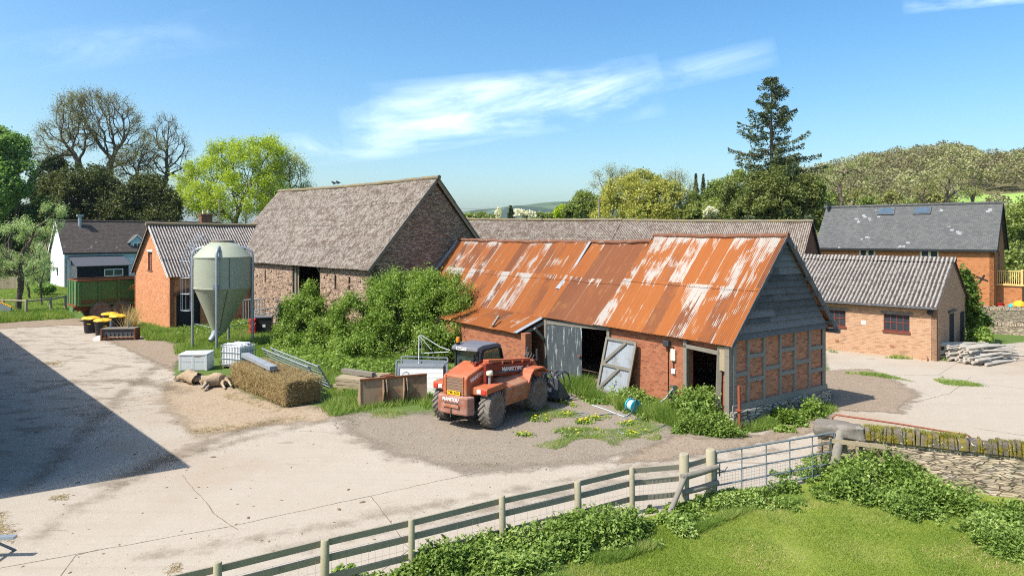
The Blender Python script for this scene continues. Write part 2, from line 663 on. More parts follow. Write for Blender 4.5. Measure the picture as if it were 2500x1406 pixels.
def m_patch(name, c1, c2, c3, c4, fsc=38, amp=1.4, asc=1.6, soft=.3, amax=1.0):
    """loose ground: earth, gravel"""
    t = T(name)
    p = t.pos()
    n1 = t.noise(p, .6, 5, .65)
    n2 = t.noise(p, 3.0, 6, .7)
    v = t.vor(p, fsc, 'F1', 'Color')
    k = t.sep(v)
    c = t.mix(n1, c1, c2)
    c = t.mix(t.math('MULTIPLY', t.step(n2, .5, .7), .6), c, c3)
    c = t.mix(t.math('MULTIPLY', t.step(k[0], .6, 1.0), .34), c, c4)
    c = t.mix(t.math('MULTIPLY', t.step(k[1], .6, 1.0), .45), c, tuple(x * .4 for x in c1[:3]) + (1,))
    return t.out(c, .95, t.bump(t.math('ADD', k[0], n2), .5, .02), spec=.1, alpha=t.math('MULTIPLY', patch_alpha(t, -.15, soft, asc, amp), amax))


def m_turf(name, a, b, c_, alpha=True, nsc=.5):
    t = T(name)
    p = t.pos()
    n1 = t.noise(p, nsc, 5, .65)
    n2 = t.noise(p, 6, 5, .7)
    n3 = t.noise(p, 60, 3, .7)
    c = t.mix(t.step(n1, .35, .65), a, b)
    c = t.mix(t.math('MULTIPLY', t.step(n2, .5, .72), .55), c, c_)
    c = t.mix(t.math('MULTIPLY', n3, .5), c, tuple(x * .4 for x in a[:3]) + (1,))
    return t.out(c, .95, t.bump(n3, .7, .03), spec=.05, alpha=patch_alpha(t, -.15, .25, 2.2, 1.3) if alpha else None)


def m_coping():
    t = T('mossy_coping')
    v = t.obj()
    n1 = t.noise(v, 3.2, 5, .65)
    n2 = t.noise(v, 14, 4, .7)
    r = t.white(t.comb(t.math('FLOOR', t.math('MULTIPLY', t.sep(v)[0], 8.0)), 0.0))
    c = t.mix(t.math('ADD', t.math('MULTIPLY', n2, .6), t.math('MULTIPLY', r, .4)), ph('6f665c'), ph('a39888'))
    c = t.mix(t.step(t.math('ADD', n1, t.math('MULTIPLY', t.math('SUBTRACT', r, .5), .25)), .44, .58), c, t.mix(n2, ph('86702e'), ph('a59a4a')))
    sp = t.step(t.noise(v, 8.5, 3, .6), .64, .68)
    c = t.mix(t.math('MULTIPLY', sp, .85), c, ph('ebe8de', 1.5))
    return t.out(c, .95, t.bump(t.math('ADD', n1, n2), .8, .03), spec=.05)


M = dict(
    brick_barn=m_brick('barn_brick', ph('e08a5e', 1.8), ph('bc6444', 1.8), ph('cfa58c'), bw=.235, rh=.085, ms=.013, grime_amt=.2, pale=ph('d9a88a')),
    brick_gable=m_brick('gable_brick', ph('ec9c72', 1.5), ph('b86c4c', 1.5), ph('d0b8a0'), bw=.235, rh=.085, ms=.013, grime_amt=.25, patch=.35, pale=ph('dcb79c')),
    brick_shed=m_brick('shed_brick', ph('ffb484', 1.65), ph('f09c68', 1.65), ph('ecc09a', 1.65), bw=.23, rh=.078, ms=.006, patch=.5, pale=ph('ffdcb4', 1.6), grime_amt=.22, grime=ph('b4704c')),
    brick_house=m_brick('house_brick', ph('f6a870', 1.8), ph('e48e58', 1.8), ph('dba784'), ms=.006, patch=.4, pale=ph('e0b08c'), grime_amt=.2, grime=ph('9a5a40')),
    brick_tan=m_brick('tan_brick', ph('fac8a0', 1.75), ph('e8ac84', 1.75), ph('e2cbb0'), ms=.009, patch=.35, pale=ph('ecd2a4'), grime=ph('a5714c'), grime_amt=.4),
    brick_dim=m_brick('old_brick', rgb('8d5a48'), rgb('6d4236'), rgb('8f7767'), patch=.2),
    stone_barn=m_stone('barn_rubble', ph('d2ae94', 1.65), ph('e6cab0', 1.65), ph('a88a78', 1.65), ph('927e6e', 1.65), 2.6, 10.0, ph('f8e4cc', 1.6), .5),
    stone_wall=m_stone('wall_rubble', ph('d6c2a8', 1.6), ph('f2dcb8', 1.6), ph('ac9c8a', 1.6), ph('8a7a68'), 3.6, 20.0, ph('f4ecdc'), .65, .03),
    stone_plinth=m_stone('plinth_rubble', ph('beb6aa', 1.4), ph('dcd4c6', 1.4), ph('989084', 1.4), ph('6b655c'), 3.0, 12.0, ph('eee8da', 1.4), .5),
    tin_near=m_tin('rusted_tin_streaked', white=.095, top=.09, brown=.16, seed=1.0),
    tin_mid=m_tin('rusted_tin_brown', white=-.03, top=.22, brown=.6, seed=5.0),
    tin_far=m_tin('rusted_tin_orange', white=.06, top=.15, brown=.22, seed=9.0),
    tin_far_low=m_tin('rusted_tin_dull', white=-.22, top=-.05, brown=.7, seed=12.0),
    tin_lean=m_tin('rusted_tin_patched', white=.05, top=-.08, brown=.25, seed=15.0, slope=1.7),
    ridge_rust=m_plain('rusty_ridge', ph('97664e'), .8, .25, 3, dirt=ph('c9b5a2'), dirt_amt=.25),
    cem_barn=m_cement('lichen_cement_grey', ph('705c50'), ph('9a8a7e'), ph('d2c8ba'), contrast=.4, lamt=.75),
    cem_shed=m_cement('lichen_cement_striped', ph('64524e'), ph('b4aaa4'), ph('ece6de'), contrast=1.0, lamt=.75, p=.2),
    cem_tan=m_cement('lichen_cement_furrowed', ph('564c4a'), ph('9a928c'), ph('d0cac0'), contrast=.95, lamt=.75, p=.21),
    cem_long=m_cement('lichen_cement_brown', ph('705d52'), ph('a29184'), ph('d6ccbe'), contrast=.55, lamt=.75),
    lichen_cap=m_plain('lichen_ridge', ph('9a907e'), .95, .3, 4, dirt=ph('b59c5a'), dirt_amt=.6),
    slate=m_slates('house_slate', ph('626466'), ph('83847f'), ph('b8bcbc'), lthr=.86, moss=ph('98947e')),
    tile=m_slates('cottage_tile', ph('574c46'), ph('7d7068'), ph('a0968a'), bw=.25, rh=.24, lthr=.93, moss=ph('bdb4a4')),
    felt=m_plain('black_felt', rgb('4a4c52'), .8, .1, 3),
    boards=m_wood('dark_boards', rgb('3e3f40'), rgb('7c7d80'), isl=.6),
    oak=m_wood('grey_oak', rgb('646259'), rgb('918f88')),
    wood=m_wood('weathered_timber', ph('8a8276'), ph('b9b1a2')),
    wood_pale=m_wood('pale_timber', ph('b09c80'), ph('dac9a8')),
    rail=m_wood('fence_rail', ph('968e7c', 1.6), ph('beb4a0', 1.6)),
    post=m_wood('fence_post', ph('b0a588', 1.8), ph('d2c8ac', 1.8)),
    new_wood=m_wood('new_pine', rgb('c39a5d'), rgb('e0bd7e')),
    log=m_wood('bleached_log', ph('a89c8a'), ph('f6ecde', 1.7)),
    log_end=m_plain('log_end', rgb('c2ac8a'), .9, .25, 12),
    blackwood=m_wood('black_door_boards', rgb('1e2023'), rgb('35373a')),
    blackboard=m_wood('black_cladding', rgb('15181e'), rgb('232730')),
    white_render=m_plain('white_render', rgb('e2e4e6'), .9, .05, 2),
    blue_trim=m_plain('pale_blue_trim', rgb('a9bfca'), .6, .05, 2),
    white_paint=m_plain('white_paint', rgb('dcdcd8'), .6, .06, 3, dirt=rgb('8f8a80'), dirt_amt=.1),
    red_paint=m_plain('red_window_paint', ph('9a5244'), .6, .15, 8),
    glass=m_glass('window_glass'),
    roof_glass=m_glass('roof_window_glass', C(.035, .055, .075), .12),  # blue-grey sky reflection put into the pane colour
    cab_glass=m_clear(),
    dark=m_plain('dark_interior', C(.02, .018, .016), .95),
    floor_dirt=m_plain('barn_floor', rgb('7b6a5a'), .95, .25, 3),
    galv=m_plain('galvanised', rgb('9aa1a8'), .45, .15, 8, metal=.55, spec=.5),
    galv_blue=m_plain('galvanised_gate', rgb('6f797f'), .6, .15, 8, metal=.2),
    zinc=m_plain('pale_zinc', ph('c3c9d0'), .5, .12, 2.5, metal=.15, dirt=ph('9d978e'), dirt_amt=.35),
    silo=m_plain('silo_green', ph('cdd2b8'), .5, .06, 1.2, dirt=ph('b8b89c'), dirt_amt=.2, spec=.4, bumps=.03),
    orange=m_plain('orange_paint', ph('e27a50'), .55, .10, 3, dirt=ph('cf946e'), dirt_amt=.5, spec=.35, bumps=.05),
    orange_dust=m_plain('dusty_orange', ph('d4805a'), .75, .12, 3, dirt=ph('d6b498'), dirt_amt=.7),
    maroon=m_plain('dark_red_boom', ph('9c3a28'), .5, .12, 3, dirt=ph('80483a'), dirt_amt=.4),
    grille=m_plain('dusty_grille', rgb('77604f'), .8, .15, 12),
    bumper=m_plain('scraped_bumper', ph('c07458'), .8, .15, 3, dirt=ph('d3ab9c'), dirt_amt=.65),
    tyre=m_plain('dusty_tyre', ph('8d847a'), .95, .2, 6, dirt=ph('ada294'), dirt_amt=.6),
    rim=m_plain('muddy_rim', ph('b07c66'), .85, .2, 6, dirt=ph('b5a492'), dirt_amt=.6),
    cab_grey=m_plain('cab_plastic', rgb('63636a'), .6, .08, 4),
    black=m_plain('black_plastic', rgb('26272a'), .5, .15, 6),
    steel_dark=m_plain('dark_steel', rgb('3f444a'), .55, .15, 5, dirt=rgb('6c6660'), dirt_amt=.4),
    yellow=m_plain('yellow_plastic', rgb('e0aa2e'), .5, .08, 5),
    plate=m_plain('plate_yellow', rgb('eab61a'), .5, .03, 3),
    amber=m_plain('amber_lens', rgb('d97a12'), .25, .1, 4, spec=.6),
    red_lens=m_plain('red_lens', rgb('c0321e'), .3, .1, 4, spec=.6),
    letter=m_plain('white_letters', rgb('dfdcd8'), .6, .06, 20),
    ink=m_plain('black_letters', C(.01, .01, .01), .6, .05, 20),
    trailer=m_plain('trailer_green', ph('5c9552'), .55, .15, 2.5, dirt=ph('7d6d44'), dirt_amt=.42),
    trailer_rust=m_plain('rusted_green', ph('6d7a46'), .8, .25, 2.2, dirt=ph('7d5a3a'), dirt_amt=.9),
    trailer_end=m_plain('faded_green', ph('74a86a'), .6, .12, 2.5, dirt=ph('a08c58'), dirt_amt=.35),
    rust=m_plain('rust_steel', rgb('7a4a30'), .85, .25, 6, dirt=rgb('5a3626'), dirt_amt=.5),
    bucket=m_plain('bucket_brown', ph('ab9074', 1.5), .8, .14, 2.2, dirt=ph('a56f50'), dirt_amt=.4),
    red_post=m_plain('red_oxide', ph('b5644a'), .7, .15, 4),
    red_plastic=m_plain('red_plastic', rgb('d2232a'), .4, .08, 5, spec=.5),
    hose_blue=m_plain('hose_blue', rgb('2ba3b5'), .45, .08, 6),
    hose=m_plain('pale_hose', rgb('a9b4b8'), .6, .1, 6),
    white_plastic=m_plain('white_plastic', C(.62, .62, .64), .45, .04, 3, spec=.4),
    straw=None, wool=None,
    sheepskin=m_plain('sheep_face', ph('d8c9b4'), .9, .2, 8),
    crow=m_plain('crow_black', C(.008, .008, .01), .5, .1, 9),
    chimney_pot=m_plain('cream_pot', rgb('d9cdb0'), .8, .1, 8),
    bark=m_plain('bark', rgb('63574a'), .95, .3, 4, bumps=.6),
    bark_grey=m_plain('grey_bark', ph('857a6e'), .95, .25, 3, bumps=.5),
    twig=m_plain('twig', rgb('71665a'), .95, .2, 3),
    pole=m_wood('pole_wood', rgb('6a6052'), rgb('8f8472')),
    wire=m_plain('wire', C(.05, .05, .05), .6),
    slab=m_plain('coping_slab', ph('958c80'), .95, .25, 3, dirt=ph('b8b2a6'), dirt_amt=.35, bumps=.8),
    moss_stone=m_coping(),
    concrete=m_concrete(),
    gravel=m_patch('gravel_mix', ph('a89a88'), ph('beae9a'), ph('c4a98c'), ph('dcd2c4'), 30, 2.2, 1.0, .9),
    dirt=m_patch('dry_earth', ph('cdb294'), ph('dbc6a8'), ph('b59a7a'), ph('e0cdb2'), 22, 2.0, 1.1, .7),
    track=m_patch('earth_track', ph('b49e86'), ph('c4b09a'), ph('a0886e'), ph('d3c5b2'), 22, 1.5),
    mud=m_patch('mud_smear', ph('a08a70'), ph('b29c82'), ph('8a745c'), ph('c0ae98'), 18, 1.8, 1.4, .6, .40),
    turf=m_turf('rough_turf', pl_('6f8f38'), pl_('86a347'), pl_('9a9f66')),
    lawn=m_turf('lawn_turf', pl_('83933a'), pl_('9aa64c'), pl_('b0ac6c'), False),
    field=m_turf('ground_turf', pl_('7a9a44'), pl_('8fac54'), pl_('a3b06a'), False, .05),
    hillside=m_turf('hill_turf', rgb('5d6b3a'), rgb('6d7a45'), rgb('7d8250'), False, .02),
    pasture=m_turf('pasture_turf', rgb('66933a'), rgb('76a344'), rgb('85a855'), False, .02),
    grass=m_leaf('grass_blade', pl_('6c8a38'), pl_('90a850'), pl_('c0bd7c'), .8, .4),
    grass_lawn=m_leaf('lawn_blade', pl_('75902e'), pl_('99a94a'), pl_('bcb87c'), .45, .42, .5),
    dead_grass=m_leaf('dead_stalks', pl_('b49c6c'), pl_('d6c08c'), pl_('9a8450'), 2, .2),
    nettle=m_leaf('nettle_leaf', pl_('5c742e'), pl_('88a24a'), pl_('c4d084'), .9, .38, .35),
    elder=m_leaf('elder_leaf', pl_('5e7a2e'), pl_('8ea84a'), pl_('c4d484'), .9, .42, .4),
    ivy=m_leaf('ivy_leaf', pl_('42581e'), pl_('648034'), pl_('94a85c'), .9, .3, .4),
    yew=m_leaf('yew_leaf', pl_('3e4826'), pl_('5e6634'), pl_('828448'), .35, .2, .4),
    lime=m_leaf('lime_leaf', pl_('9aac2c'), pl_('bccc3a'), pl_('d6df68'), .3, .45, .4),
    limepale=m_leaf('budding_leaf', pl_('a0a45a'), pl_('b6ba6c'), pl_('cccd80'), .3, .4),
    green=m_leaf('fresh_leaf', pl_('6c8f4a'), pl_('8cab5c'), pl_('aec67a'), .3, .4, .4),
    apple=m_leaf('apple_leaf', pl_('8ea66c'), pl_('b2c48c'), pl_('d8dfc0'), .6, .4),
    willow=m_leaf('willow_leaf', pl_('a3a352'), pl_('bfba62'), pl_('d6d080'), .3, .4),
    hedge=m_leaf('hedge_leaf', pl_('7a8a48'), pl_('94a058'), pl_('b0b46c'), .25, .38),
    olive=m_leaf('olive_leaf', pl_('626e3c'), pl_('7f884a'), pl_('9c9f60'), .2, .3, .4),
    spruce=m_leaf('spruce_leaf', pl_('46523e'), pl_('5f6c4c'), pl_('7e875e'), .4, .2, .4),
    forest=m_leaf('wood_crown', pl_('8f8668'), pl_('a29c74'), pl_('b2b080'), .03, .35, .9, True),
    blossom=m_leaf('blossom', rgb('d8d0c4'), rgb('ece6de'), rgb('b8b48c'), 1, .3),
    bud=m_leaf('bud_haze', pl_('8f8a5c'), pl_('a4a266'), pl_('b2ac74'), .15, .35),
    mossy=m_leaf('coping_moss', pl_('7c7832'), pl_('a09a48'), pl_('a8b054'), 1.5, .3),
    dandelion=m_leaf('dandelion', rgb('e0b800'), rgb('f2cf0a'), rgb('f5dc30'), 3, .2),
)


def _straw():
    t = T('old_straw')
    v = t.obj()
    n = t.noise(v, 3, 6, .7, .5)
    f = t.noise(t.map(v, (14, 14, 5)), 2.0, 4, .7, 1.5)
    c = t.mix(n, ph('8a6d46'), ph('ae9162'))
    c = t.mix(t.math('MULTIPLY', t.step(f, .48, .62), .7), c, ph('dcc08a'))
    c = t.mix(t.math('MULTIPLY', t.step(n, .55, .75), .6), c, ph('6d573c'))
    return t.out(c, .95, t.bump(f, 1.0, .06), spec=.05)


def _wool():
    t = T('dirty_wool')
    v = t.obj()
    n = t.noise(v, 5, 5, .65)
    f = t.noise(v, 34, 3, .7)
    c = t.mix(n, ph('c8ac8c', 1.8), ph('ead2b2', 1.8))
    c = t.mix(t.math('MULTIPLY', f, .4), c, ph('b09880'))
    return t.out(c, .95, t.bump(t.math('ADD', f, n), .9, .03), spec=.05)


M['straw'] = _straw()
M['wool'] = _wool()
for _k, _m in M.items():
    pass
# ------------------------------------------------------------------ buildings
def wall(mb, fn, L, H, ops=(), th=.3, z0=0.0, peak=None, s0=0.0):
    """fn(s, z, depth) -> point; rectangular openings are real holes with reveals"""
    S = sorted({s0, L} | {o[i] for o in ops for i in (0, 1)})
    Z = sorted({z0, H} | {o[i] for o in ops for i in (2, 3)})
    for i in range(len(S) - 1):
        for j in range(len(Z) - 1):
            cs, cz = (S[i] + S[i + 1]) / 2, (Z[j] + Z[j + 1]) / 2
            if any(o[0] < cs < o[1] and o[2] < cz < o[3] for o in ops):
                continue
            for d in (0, th):
                mb.poly(fn(S[i], Z[j], d), fn(S[i + 1], Z[j], d), fn(S[i + 1], Z[j + 1], d), fn(S[i], Z[j + 1], d))
    for a, b, c, e in ops:
        for q in (((a, c), (a, e)), ((b, c), (b, e)), ((a, c), (b, c)), ((a, e), (b, e))):
            (p, r), (s, u) = q
            mb.poly(fn(p, r, 0), fn(s, u, 0), fn(s, u, th), fn(p, r, th))
    for a in (s0, L):
        mb.poly(fn(a, z0, 0), fn(a, H, 0), fn(a, H, th), fn(a, z0, th))
    if peak:
        for d in (0, th):
            mb.poly(fn(s0, H, d), fn(L, H, d), fn(peak[0], peak[1], d))
    else:
        mb.poly(fn(s0, H, 0), fn(L, H, 0), fn(L, H, th), fn(s0, H, th))


def xwall(x, sgn):          # wall in the plane x = const, s runs along y, depth goes to sgn * x
    return lambda s, z, d: (x + sgn * d, s, z)


def ywall(y, sgn):
    return lambda s, z, d: (s, y + sgn * d, z)


def roof(name, mat, parent, e, r, y0, y1, p=.146, a=.024, rows=2, sag=0.0, per=6, wob=.02, seed=0, y0r=None, y1r=None, dz=None):
    """corrugated slope from eave e=(x, z) to ridge r=(x, z)"""
    nseg = 5
    ny = max(2, int(abs(y1 - y0) / p * per))
    yy = np.linspace(0, 1, ny)
    ex, ez = e
    rx, rz = r
    L = math.hypot(rx - ex, rz - ez)
    nx, nz = -(rz - ez) / L, (rx - ex) / L
    if nz < 0:
        nx, nz = -nx, -nz
    V, UV, F = [], [], []
    base = 0
    for k in range(rows):
        s = np.linspace(k / rows - (.025 if k else 0), (k + 1) / rows, nseg)
        lift = np.linspace(.022 if k else 0, 0, nseg)
        SS, YY = np.meshgrid(s, yy, indexing='ij')
        LF = np.repeat(lift[:, None], ny, 1)
        ya = y0 + (y0r - y0 if y0r is not None else 0) * SS
        yb = y1 + (y1r - y1 if y1r is not None else 0) * SS
        Y = ya + (yb - ya) * YY
        off = a * np.cos(Y * 2 * np.pi / p) + LF
        w = (vnoise(np.stack([SS.ravel() * 3, Y.ravel() * .8], 1), 1.0, seed) - .5).reshape(SS.shape) * 2 * wob
        sg = -sag * np.sin(np.pi * YY) * SS
        X = ex + (rx - ex) * SS + nx * (off + w)
        Z = ez + (rz - ez) * SS + nz * (off + w) + sg
        if dz is not None:
            Z = Z + dz(Y, SS)
        V.append(np.stack([X, Y, Z], -1).reshape(-1, 3))
        UV.append(np.stack([Y, SS * L], -1).reshape(-1, 2))
        i = np.arange(nseg - 1)[:, None] * ny + np.arange(ny - 1)[None]
        i = i.ravel() + base
        F.append(np.stack([i, i + 1, i + ny + 1, i + ny], 1))
        base += nseg * ny
    return mesh_np(name, np.concatenate(V), np.concatenate(F), mat, parent, np.concatenate(UV), smooth=True)


def ridge(name, mat, parent, x, z, y0, y1, r=.13, sag=0.0, n=24, dz=None, jit=.012, seed=3):
    rr = random.Random(seed)
    pts = []
    for i in range(n + 1):
        t = i / n
        y = y0 + (y1 - y0) * t
        pts.append((x + rr.uniform(-jit, jit), y, z - sag * math.sin(math.pi * t) + rr.uniform(-jit, jit) + (dz(y, 1) if dz else 0)))
    return MB().tube(pts, r, 10).build(name, mat, parent, smooth=True)


def plain_slope(mb, e, r, y0, y1, th=.06):
    """flat slope with thickness"""
    L = math.hypot(r[0] - e[0], r[1] - e[1])
    nx, nz = -(r[1] - e[1]) / L, (r[0] - e[0]) / L
    if nz < 0:
        nx, nz = -nx, -nz
    p = [(e[0], e[1]), (r[0], r[1]), (r[0] - nx * th, r[1] - nz * th), (e[0] - nx * th, e[1] - nz * th)]
    mb.prism(p, lambda a, b, t: (a, t, b), y0, y1)


# ---- A: timber framed barn under rusted sheets -----------------------------------------
AZ = math.radians(35.3)
PA = G(1788, 1045)
A_ = thing('timber_framed_barn', 'long low barn with rusty orange corrugated roof, red brick and timber framed gable', 'barn', PA, AZ)
AW, AL = 5.75, 22.6
RX = 2.87
mb = MB()
mb.b2((-.12, -.14, -.3), (AW + .16, .28, .55))
mb.b2((AW - .25, .28, -.3), (AW + .16, 6, .5))
mb.build('plinth', M['stone_plinth'], A_, bevel=.03)
mb = MB()
wall(mb, ywall(.05, 1), AW, 3.05, th=.25, z0=.5)
mb.build('gable_wall', M['brick_gable'], A_, fix=False)
STUD = [.02, .88, 1.8, 2.78, 3.69, 4.65, 5.6]
for i, s in enumerate(STUD):
    w = .18 if i in (0, 6) else .115
    MB().b2((s - (0 if i == 0 else w / 2), -.02, .75), (s + w / (1 if i == 0 else 2), .16, 3.0)).build('timber_stud', M['oak'], A_, bevel=.008)
for a, b, z in [(0, 1, 1.76), (1, 2, 2.32), (1, 2, 1.5), (2, 3, 1.79), (3, 4, 2.34), (3, 4, 1.5), (4, 5, 1.8), (5, 6, 2.22), (5, 6, 1.37)]:
    MB().b2((STUD[a] + (.18 if a == 0 else .058), -.015, z - .075), (STUD[b] - (.09 if b == 6 else .058), .15, z + .075)).build('timber_rail', M['oak'], A_, bevel=.008)
MB().b2((-.03, -.05, .55), (AW + .05, .2, .76)).build('sill_beam', M['oak'], A_, bevel=.01)
# lapped boarding in the gable triangle
mb = MB()
rr = random.Random(4)
z = 2.95
while z < 6.3:
    h = rr.uniform(.2, .27)
    z1 = min(z + h + .05, 6.42)
    def xs(zz):
        f = max(0.0, (zz - 2.95) / 3.5)
        return (-.1 + f * (RX + .1), AW + .1 - f * (AW + .1 - RX))
    (a0, b0), (a1, b1) = xs(z), xs(z1)
    cut = [a0] + ([a0 + (b0 - a0) * rr.uniform(.3, .7)] if b0 - a0 > 2.2 else []) + [b0]
    for i in range(len(cut) - 1):
        la, lb = cut[i], cut[i + 1]
        ta = max(la, a1) if i == 0 else la
        tb = min(lb, b1) if i == len(cut) - 2 else lb
        o = rr.uniform(-.006, .01)
        dz0 = rr.uniform(-.02, .02)
        mb.add([(la, -.10 + o, z + dz0), (lb - .008, -.10 + o, z + dz0), (tb - .008, -.015, z1), (ta, -.015, z1),
                (la, -.065 + o, z + dz0), (lb - .008, -.065 + o, z + dz0), (tb - .008, .012, z1), (ta, .012, z1)],
               [(0, 1, 2, 3), (7, 6, 5, 4), (0, 4, 5, 1), (1, 5, 6, 2), (2, 6, 7, 3), (3, 7, 4, 0)])
    z += h
mb.build('weatherboarding', M['boards'], A_)
mb = MB()
wall(mb, ywall(.06, 1), AW, 3.0, th=.1, z0=2.9, peak=(RX, 6.3))
mb.build('gable_backing', M['dark'], A_, fix=False)
# front wall (x = 0)
mb = MB()
wall(mb, xwall(0, 1), 5.95, 2.9, [(.6, 1.86, -.3, 2.5)], th=.24, z0=-.3, s0=.2)
wall(mb, xwall(0, 1), AL, 2.75, [(17.6, 18.6, -.3, 2.0)], th=.24, z0=-.3, s0=10.1)
wall(mb, xwall(AW, -1), AL, 3.1, th=.24, z0=-.3)
wall(mb, ywall(AL, -1), AW, 3.0, th=.24, z0=-.3, peak=(RX, 6.1))
mb.build('brick_wall', M['brick_barn'], A_, fix=False)
MB().b2((.3, .3, .1), (AW - .3, AL - .3, .3)).build('floor', M['floor_dirt'], A_)
mb = MB()
wall(mb, ywall(6.2, 1), AW - .3, 2.6, th=.2, z0=.1, s0=.3)
mb.build('inner_wall', M['brick_dim'], A_, fix=False)
# door frame at the corner
f = MB()
f.beam((-.06, 1.93, .0), (-.06, 1.93, 2.72), .16, .16)
f.build('door_post', M['wood'], A_, bevel=.01)
MB().beam((-.12, .52, .0), (-.06, .46, 2.75), .15, .17).build('door_post', M['wood'], A_, bevel=.01)
MB().beam((-.08, .1, .25), (-.08, .1, 2.8), .19, .18).build('door_post', M['wood'], A_, bevel=.01)
MB().beam((-.08, .40, 2.47), (-.08, 2.0, 2.53), .12, .14).build('door_lintel', M['wood'], A_, bevel=.01)
MB().b2((-.14, .2, 1.9), (-.10, .42, 2.72)).build('door_board', M['wood_pale'], A_)
MB().b2((-.35, .35, .2), (.3, 2.0, .36)).build('door_step', M['slab'], A_, bevel=.02)
MB().b2((1.6, .7, .35), (4.2, 1.05, .75)).build('trough', M['wood'], A_)
# posts and eave beam over the wide opening
MB().beam((-.02, 5.95, -.1), (-.02, 5.95, 2.8), .16, .18).build('opening_post', M['wood'], A_, bevel=.01)
MB().beam((-.05, 5.9, 2.72), (-.05, 10.2, 2.55), .16, .2).build('eave_beam', M['wood'], A_, bevel=.01)
MB().beam((-.05, 10.05, -.1), (-.05, 10.05, 2.7), .2, .2).build('opening_post', M['wood'], A_, bevel=.01)
MB().beam((-.05, 10.05, 1.6), (-.75, 10.05, 2.3), .1, .12).build('brace', M['wood'], A_)
MB().beam((-1.2, 10.3, 2.05), (-.1, 10.2, 2.5), .1, .14).build('brace', M['wood'], A_)
# black corrugated door standing ajar
dn = MB()
n = 58
vs, fs = [], []
for i in range(n + 1):
    y = 7.56 + 2.26 * i / n
    x = -.12 - .16 * (i / n) + .016 * math.cos(i * 2.0)
    vs += [(x, y, .12), (x, y, 2.56 - .1 * i / n), (x + .02, y, .12), (x + .02, y, 2.56 - .1 * i / n)]
for i in range(n):
    k = i * 4
    fs += [(k, k + 1, k + 5, k + 4), (k + 2, k + 6, k + 7, k + 3)]
dn.add(vs, fs)
t = T('peeling_black_tin')
v = t.obj()
n1 = t.noise(t.map(v, (6, 9, .8)), 1.2, 6, .7)
M['black_tin'] = t.out(t.mix(t.step(n1, .56, .64), t.mix(t.noise(v, 3, 3), rgb('34383c'), rgb('50565a')), rgb('a3aba9')), .7, spec=.3)
d_ = dn.build('sheet_door', M['black_tin'], A_, smooth=True, fix=False)
MB().box((-.2, 7.62, 1.35), (.06, .16, .05)).build('latch', M['red_post'], d_)
# roof, in the three lengths it was built in
roof('roof_sheeting', M['tin_near'], A_, (-.27, 2.80), (RX, 6.50), -.24, 6.7, .076, .016, 2, .05, seed=1, y1r=6.15)
roof('roof_sheeting', M['tin_mid'], A_, (-.24, 2.76), (RX, 6.18), 6.5, 10.3, .076, .016, 2, .05, seed=2, y0r=6.1)
o = roof('roof_sheeting', M['tin_far'], A_, (-.02, 2.70), (RX, 6.22), 10.22, AL + .3, .076, .016, 2, .08, seed=3, wob=.035)
roof('roof_sheeting', M['tin_near'], A_, (AW + .35, 2.92), (RX, 6.50), -.22, 6.15, .076, .016, 2, .05, seed=4)
roof('roof_sheeting', M['tin_mid'], A_, (AW + .3, 2.85), (RX, 6.20), 6.15, AL + .3, .076, .016, 2, .05, seed=5)
ridge('ridge_cap', M['ridge_rust'], A_, RX, 6.50, -.26, 6.2, .095, .03, seed=2, jit=.02)
ridge('ridge_cap', M['ridge_rust'], A_, RX, 6.22, 6.2, AL + .3, .10, .06, 40, seed=5, jit=.035)
# sheets turned up where the roof steps
MB().add([(RX - .05, 6.12, 6.52), (RX - .05, 6.3, 6.2), (1.4, 6.42, 4.5), (1.4, 6.3, 4.78)], [(0, 1, 2, 3)]).build('step_flashing', M['tin_near'], A_)
mb = MB()
mb.add([(1.35, 10.0, 4.36), (1.35, 10.62, 4.40), (.95, 10.66, 4.02), (.90, 10.0, 3.96), (1.15, 10.3, 4.34)], [(0, 1, 4), (1, 2, 4), (2, 3, 4), (3, 0, 4)])
mb.build('lifted_sheet', M['zinc'], A_)
MB().beam((-.02, 10.26, 2.76), (RX - .1, 10.24, 6.20), .17, .03, up=(-.77, 0, .64)).build('verge_strip', M['zinc'], A_)
MB().beam((-.1, AL + .24, 2.8), (RX, AL + .24, 6.25), .34, .05, up=(-.77, 0, .64)).build('verge_flashing', M['zinc'], A_)
# lean to in front of the far half
LT = MB()
wall(LT, xwall(-1.4, 1), 17.2, 2.08, th=.24, z0=-.3, s0=9.86)
LT.b2((-1.45, 9.80, -.3), (-1.1, 10.15, 2.14))
LT.build('outshot_wall', M['brick_barn'], A_, fix=False)
roof('outshot_roof', M['tin_lean'], A_, (-1.62, 2.10), (.05, 2.74), 10.3, 17.6, .076, .016, 1, .0, seed=8, wob=.03)
MB().beam((-1.66, 10.28, 2.15), (.06, 10.28, 2.79), .26, .03, up=(-.4, 0, .9)).build('outshot_verge', M['zinc'], A_)
MB().beam((-1.55, 12.3, 2.22), (-1.05, 12.5, 2.62), .1, .1).build('loose_batten', M['wood'], A_)
for i in range(14):
    pass
# barge boards
MB().beam((AW + .42, -.2, 2.86), (RX, -.2, 6.48), .05, .2, up=(.6, 0, .8)).build('barge_board', M['boards'], A_)
MB().beam((-.34, -.24, 2.76), (RX, -.24, 6.46), .03, .12, up=(-.7, 0, .7)).build('verge_edge', M['steel_dark'], A_)
MB().beam((AW + .45, -.3, 2.8), (AW + .45, 1.2, 2.8), .16, .16).build('wall_plate', M['boards'], A_)
for k in range(6):
    f = (k + .5) / 6
    MB().beam((AW + .3 - f * (AW + .2 - RX), -.34, 2.86 + f * 3.5), (AW + .3 - f * (AW + .2 - RX), .1, 2.86 + f * 3.5), .1, .12).build('purlin_end', M['boards'], A_)
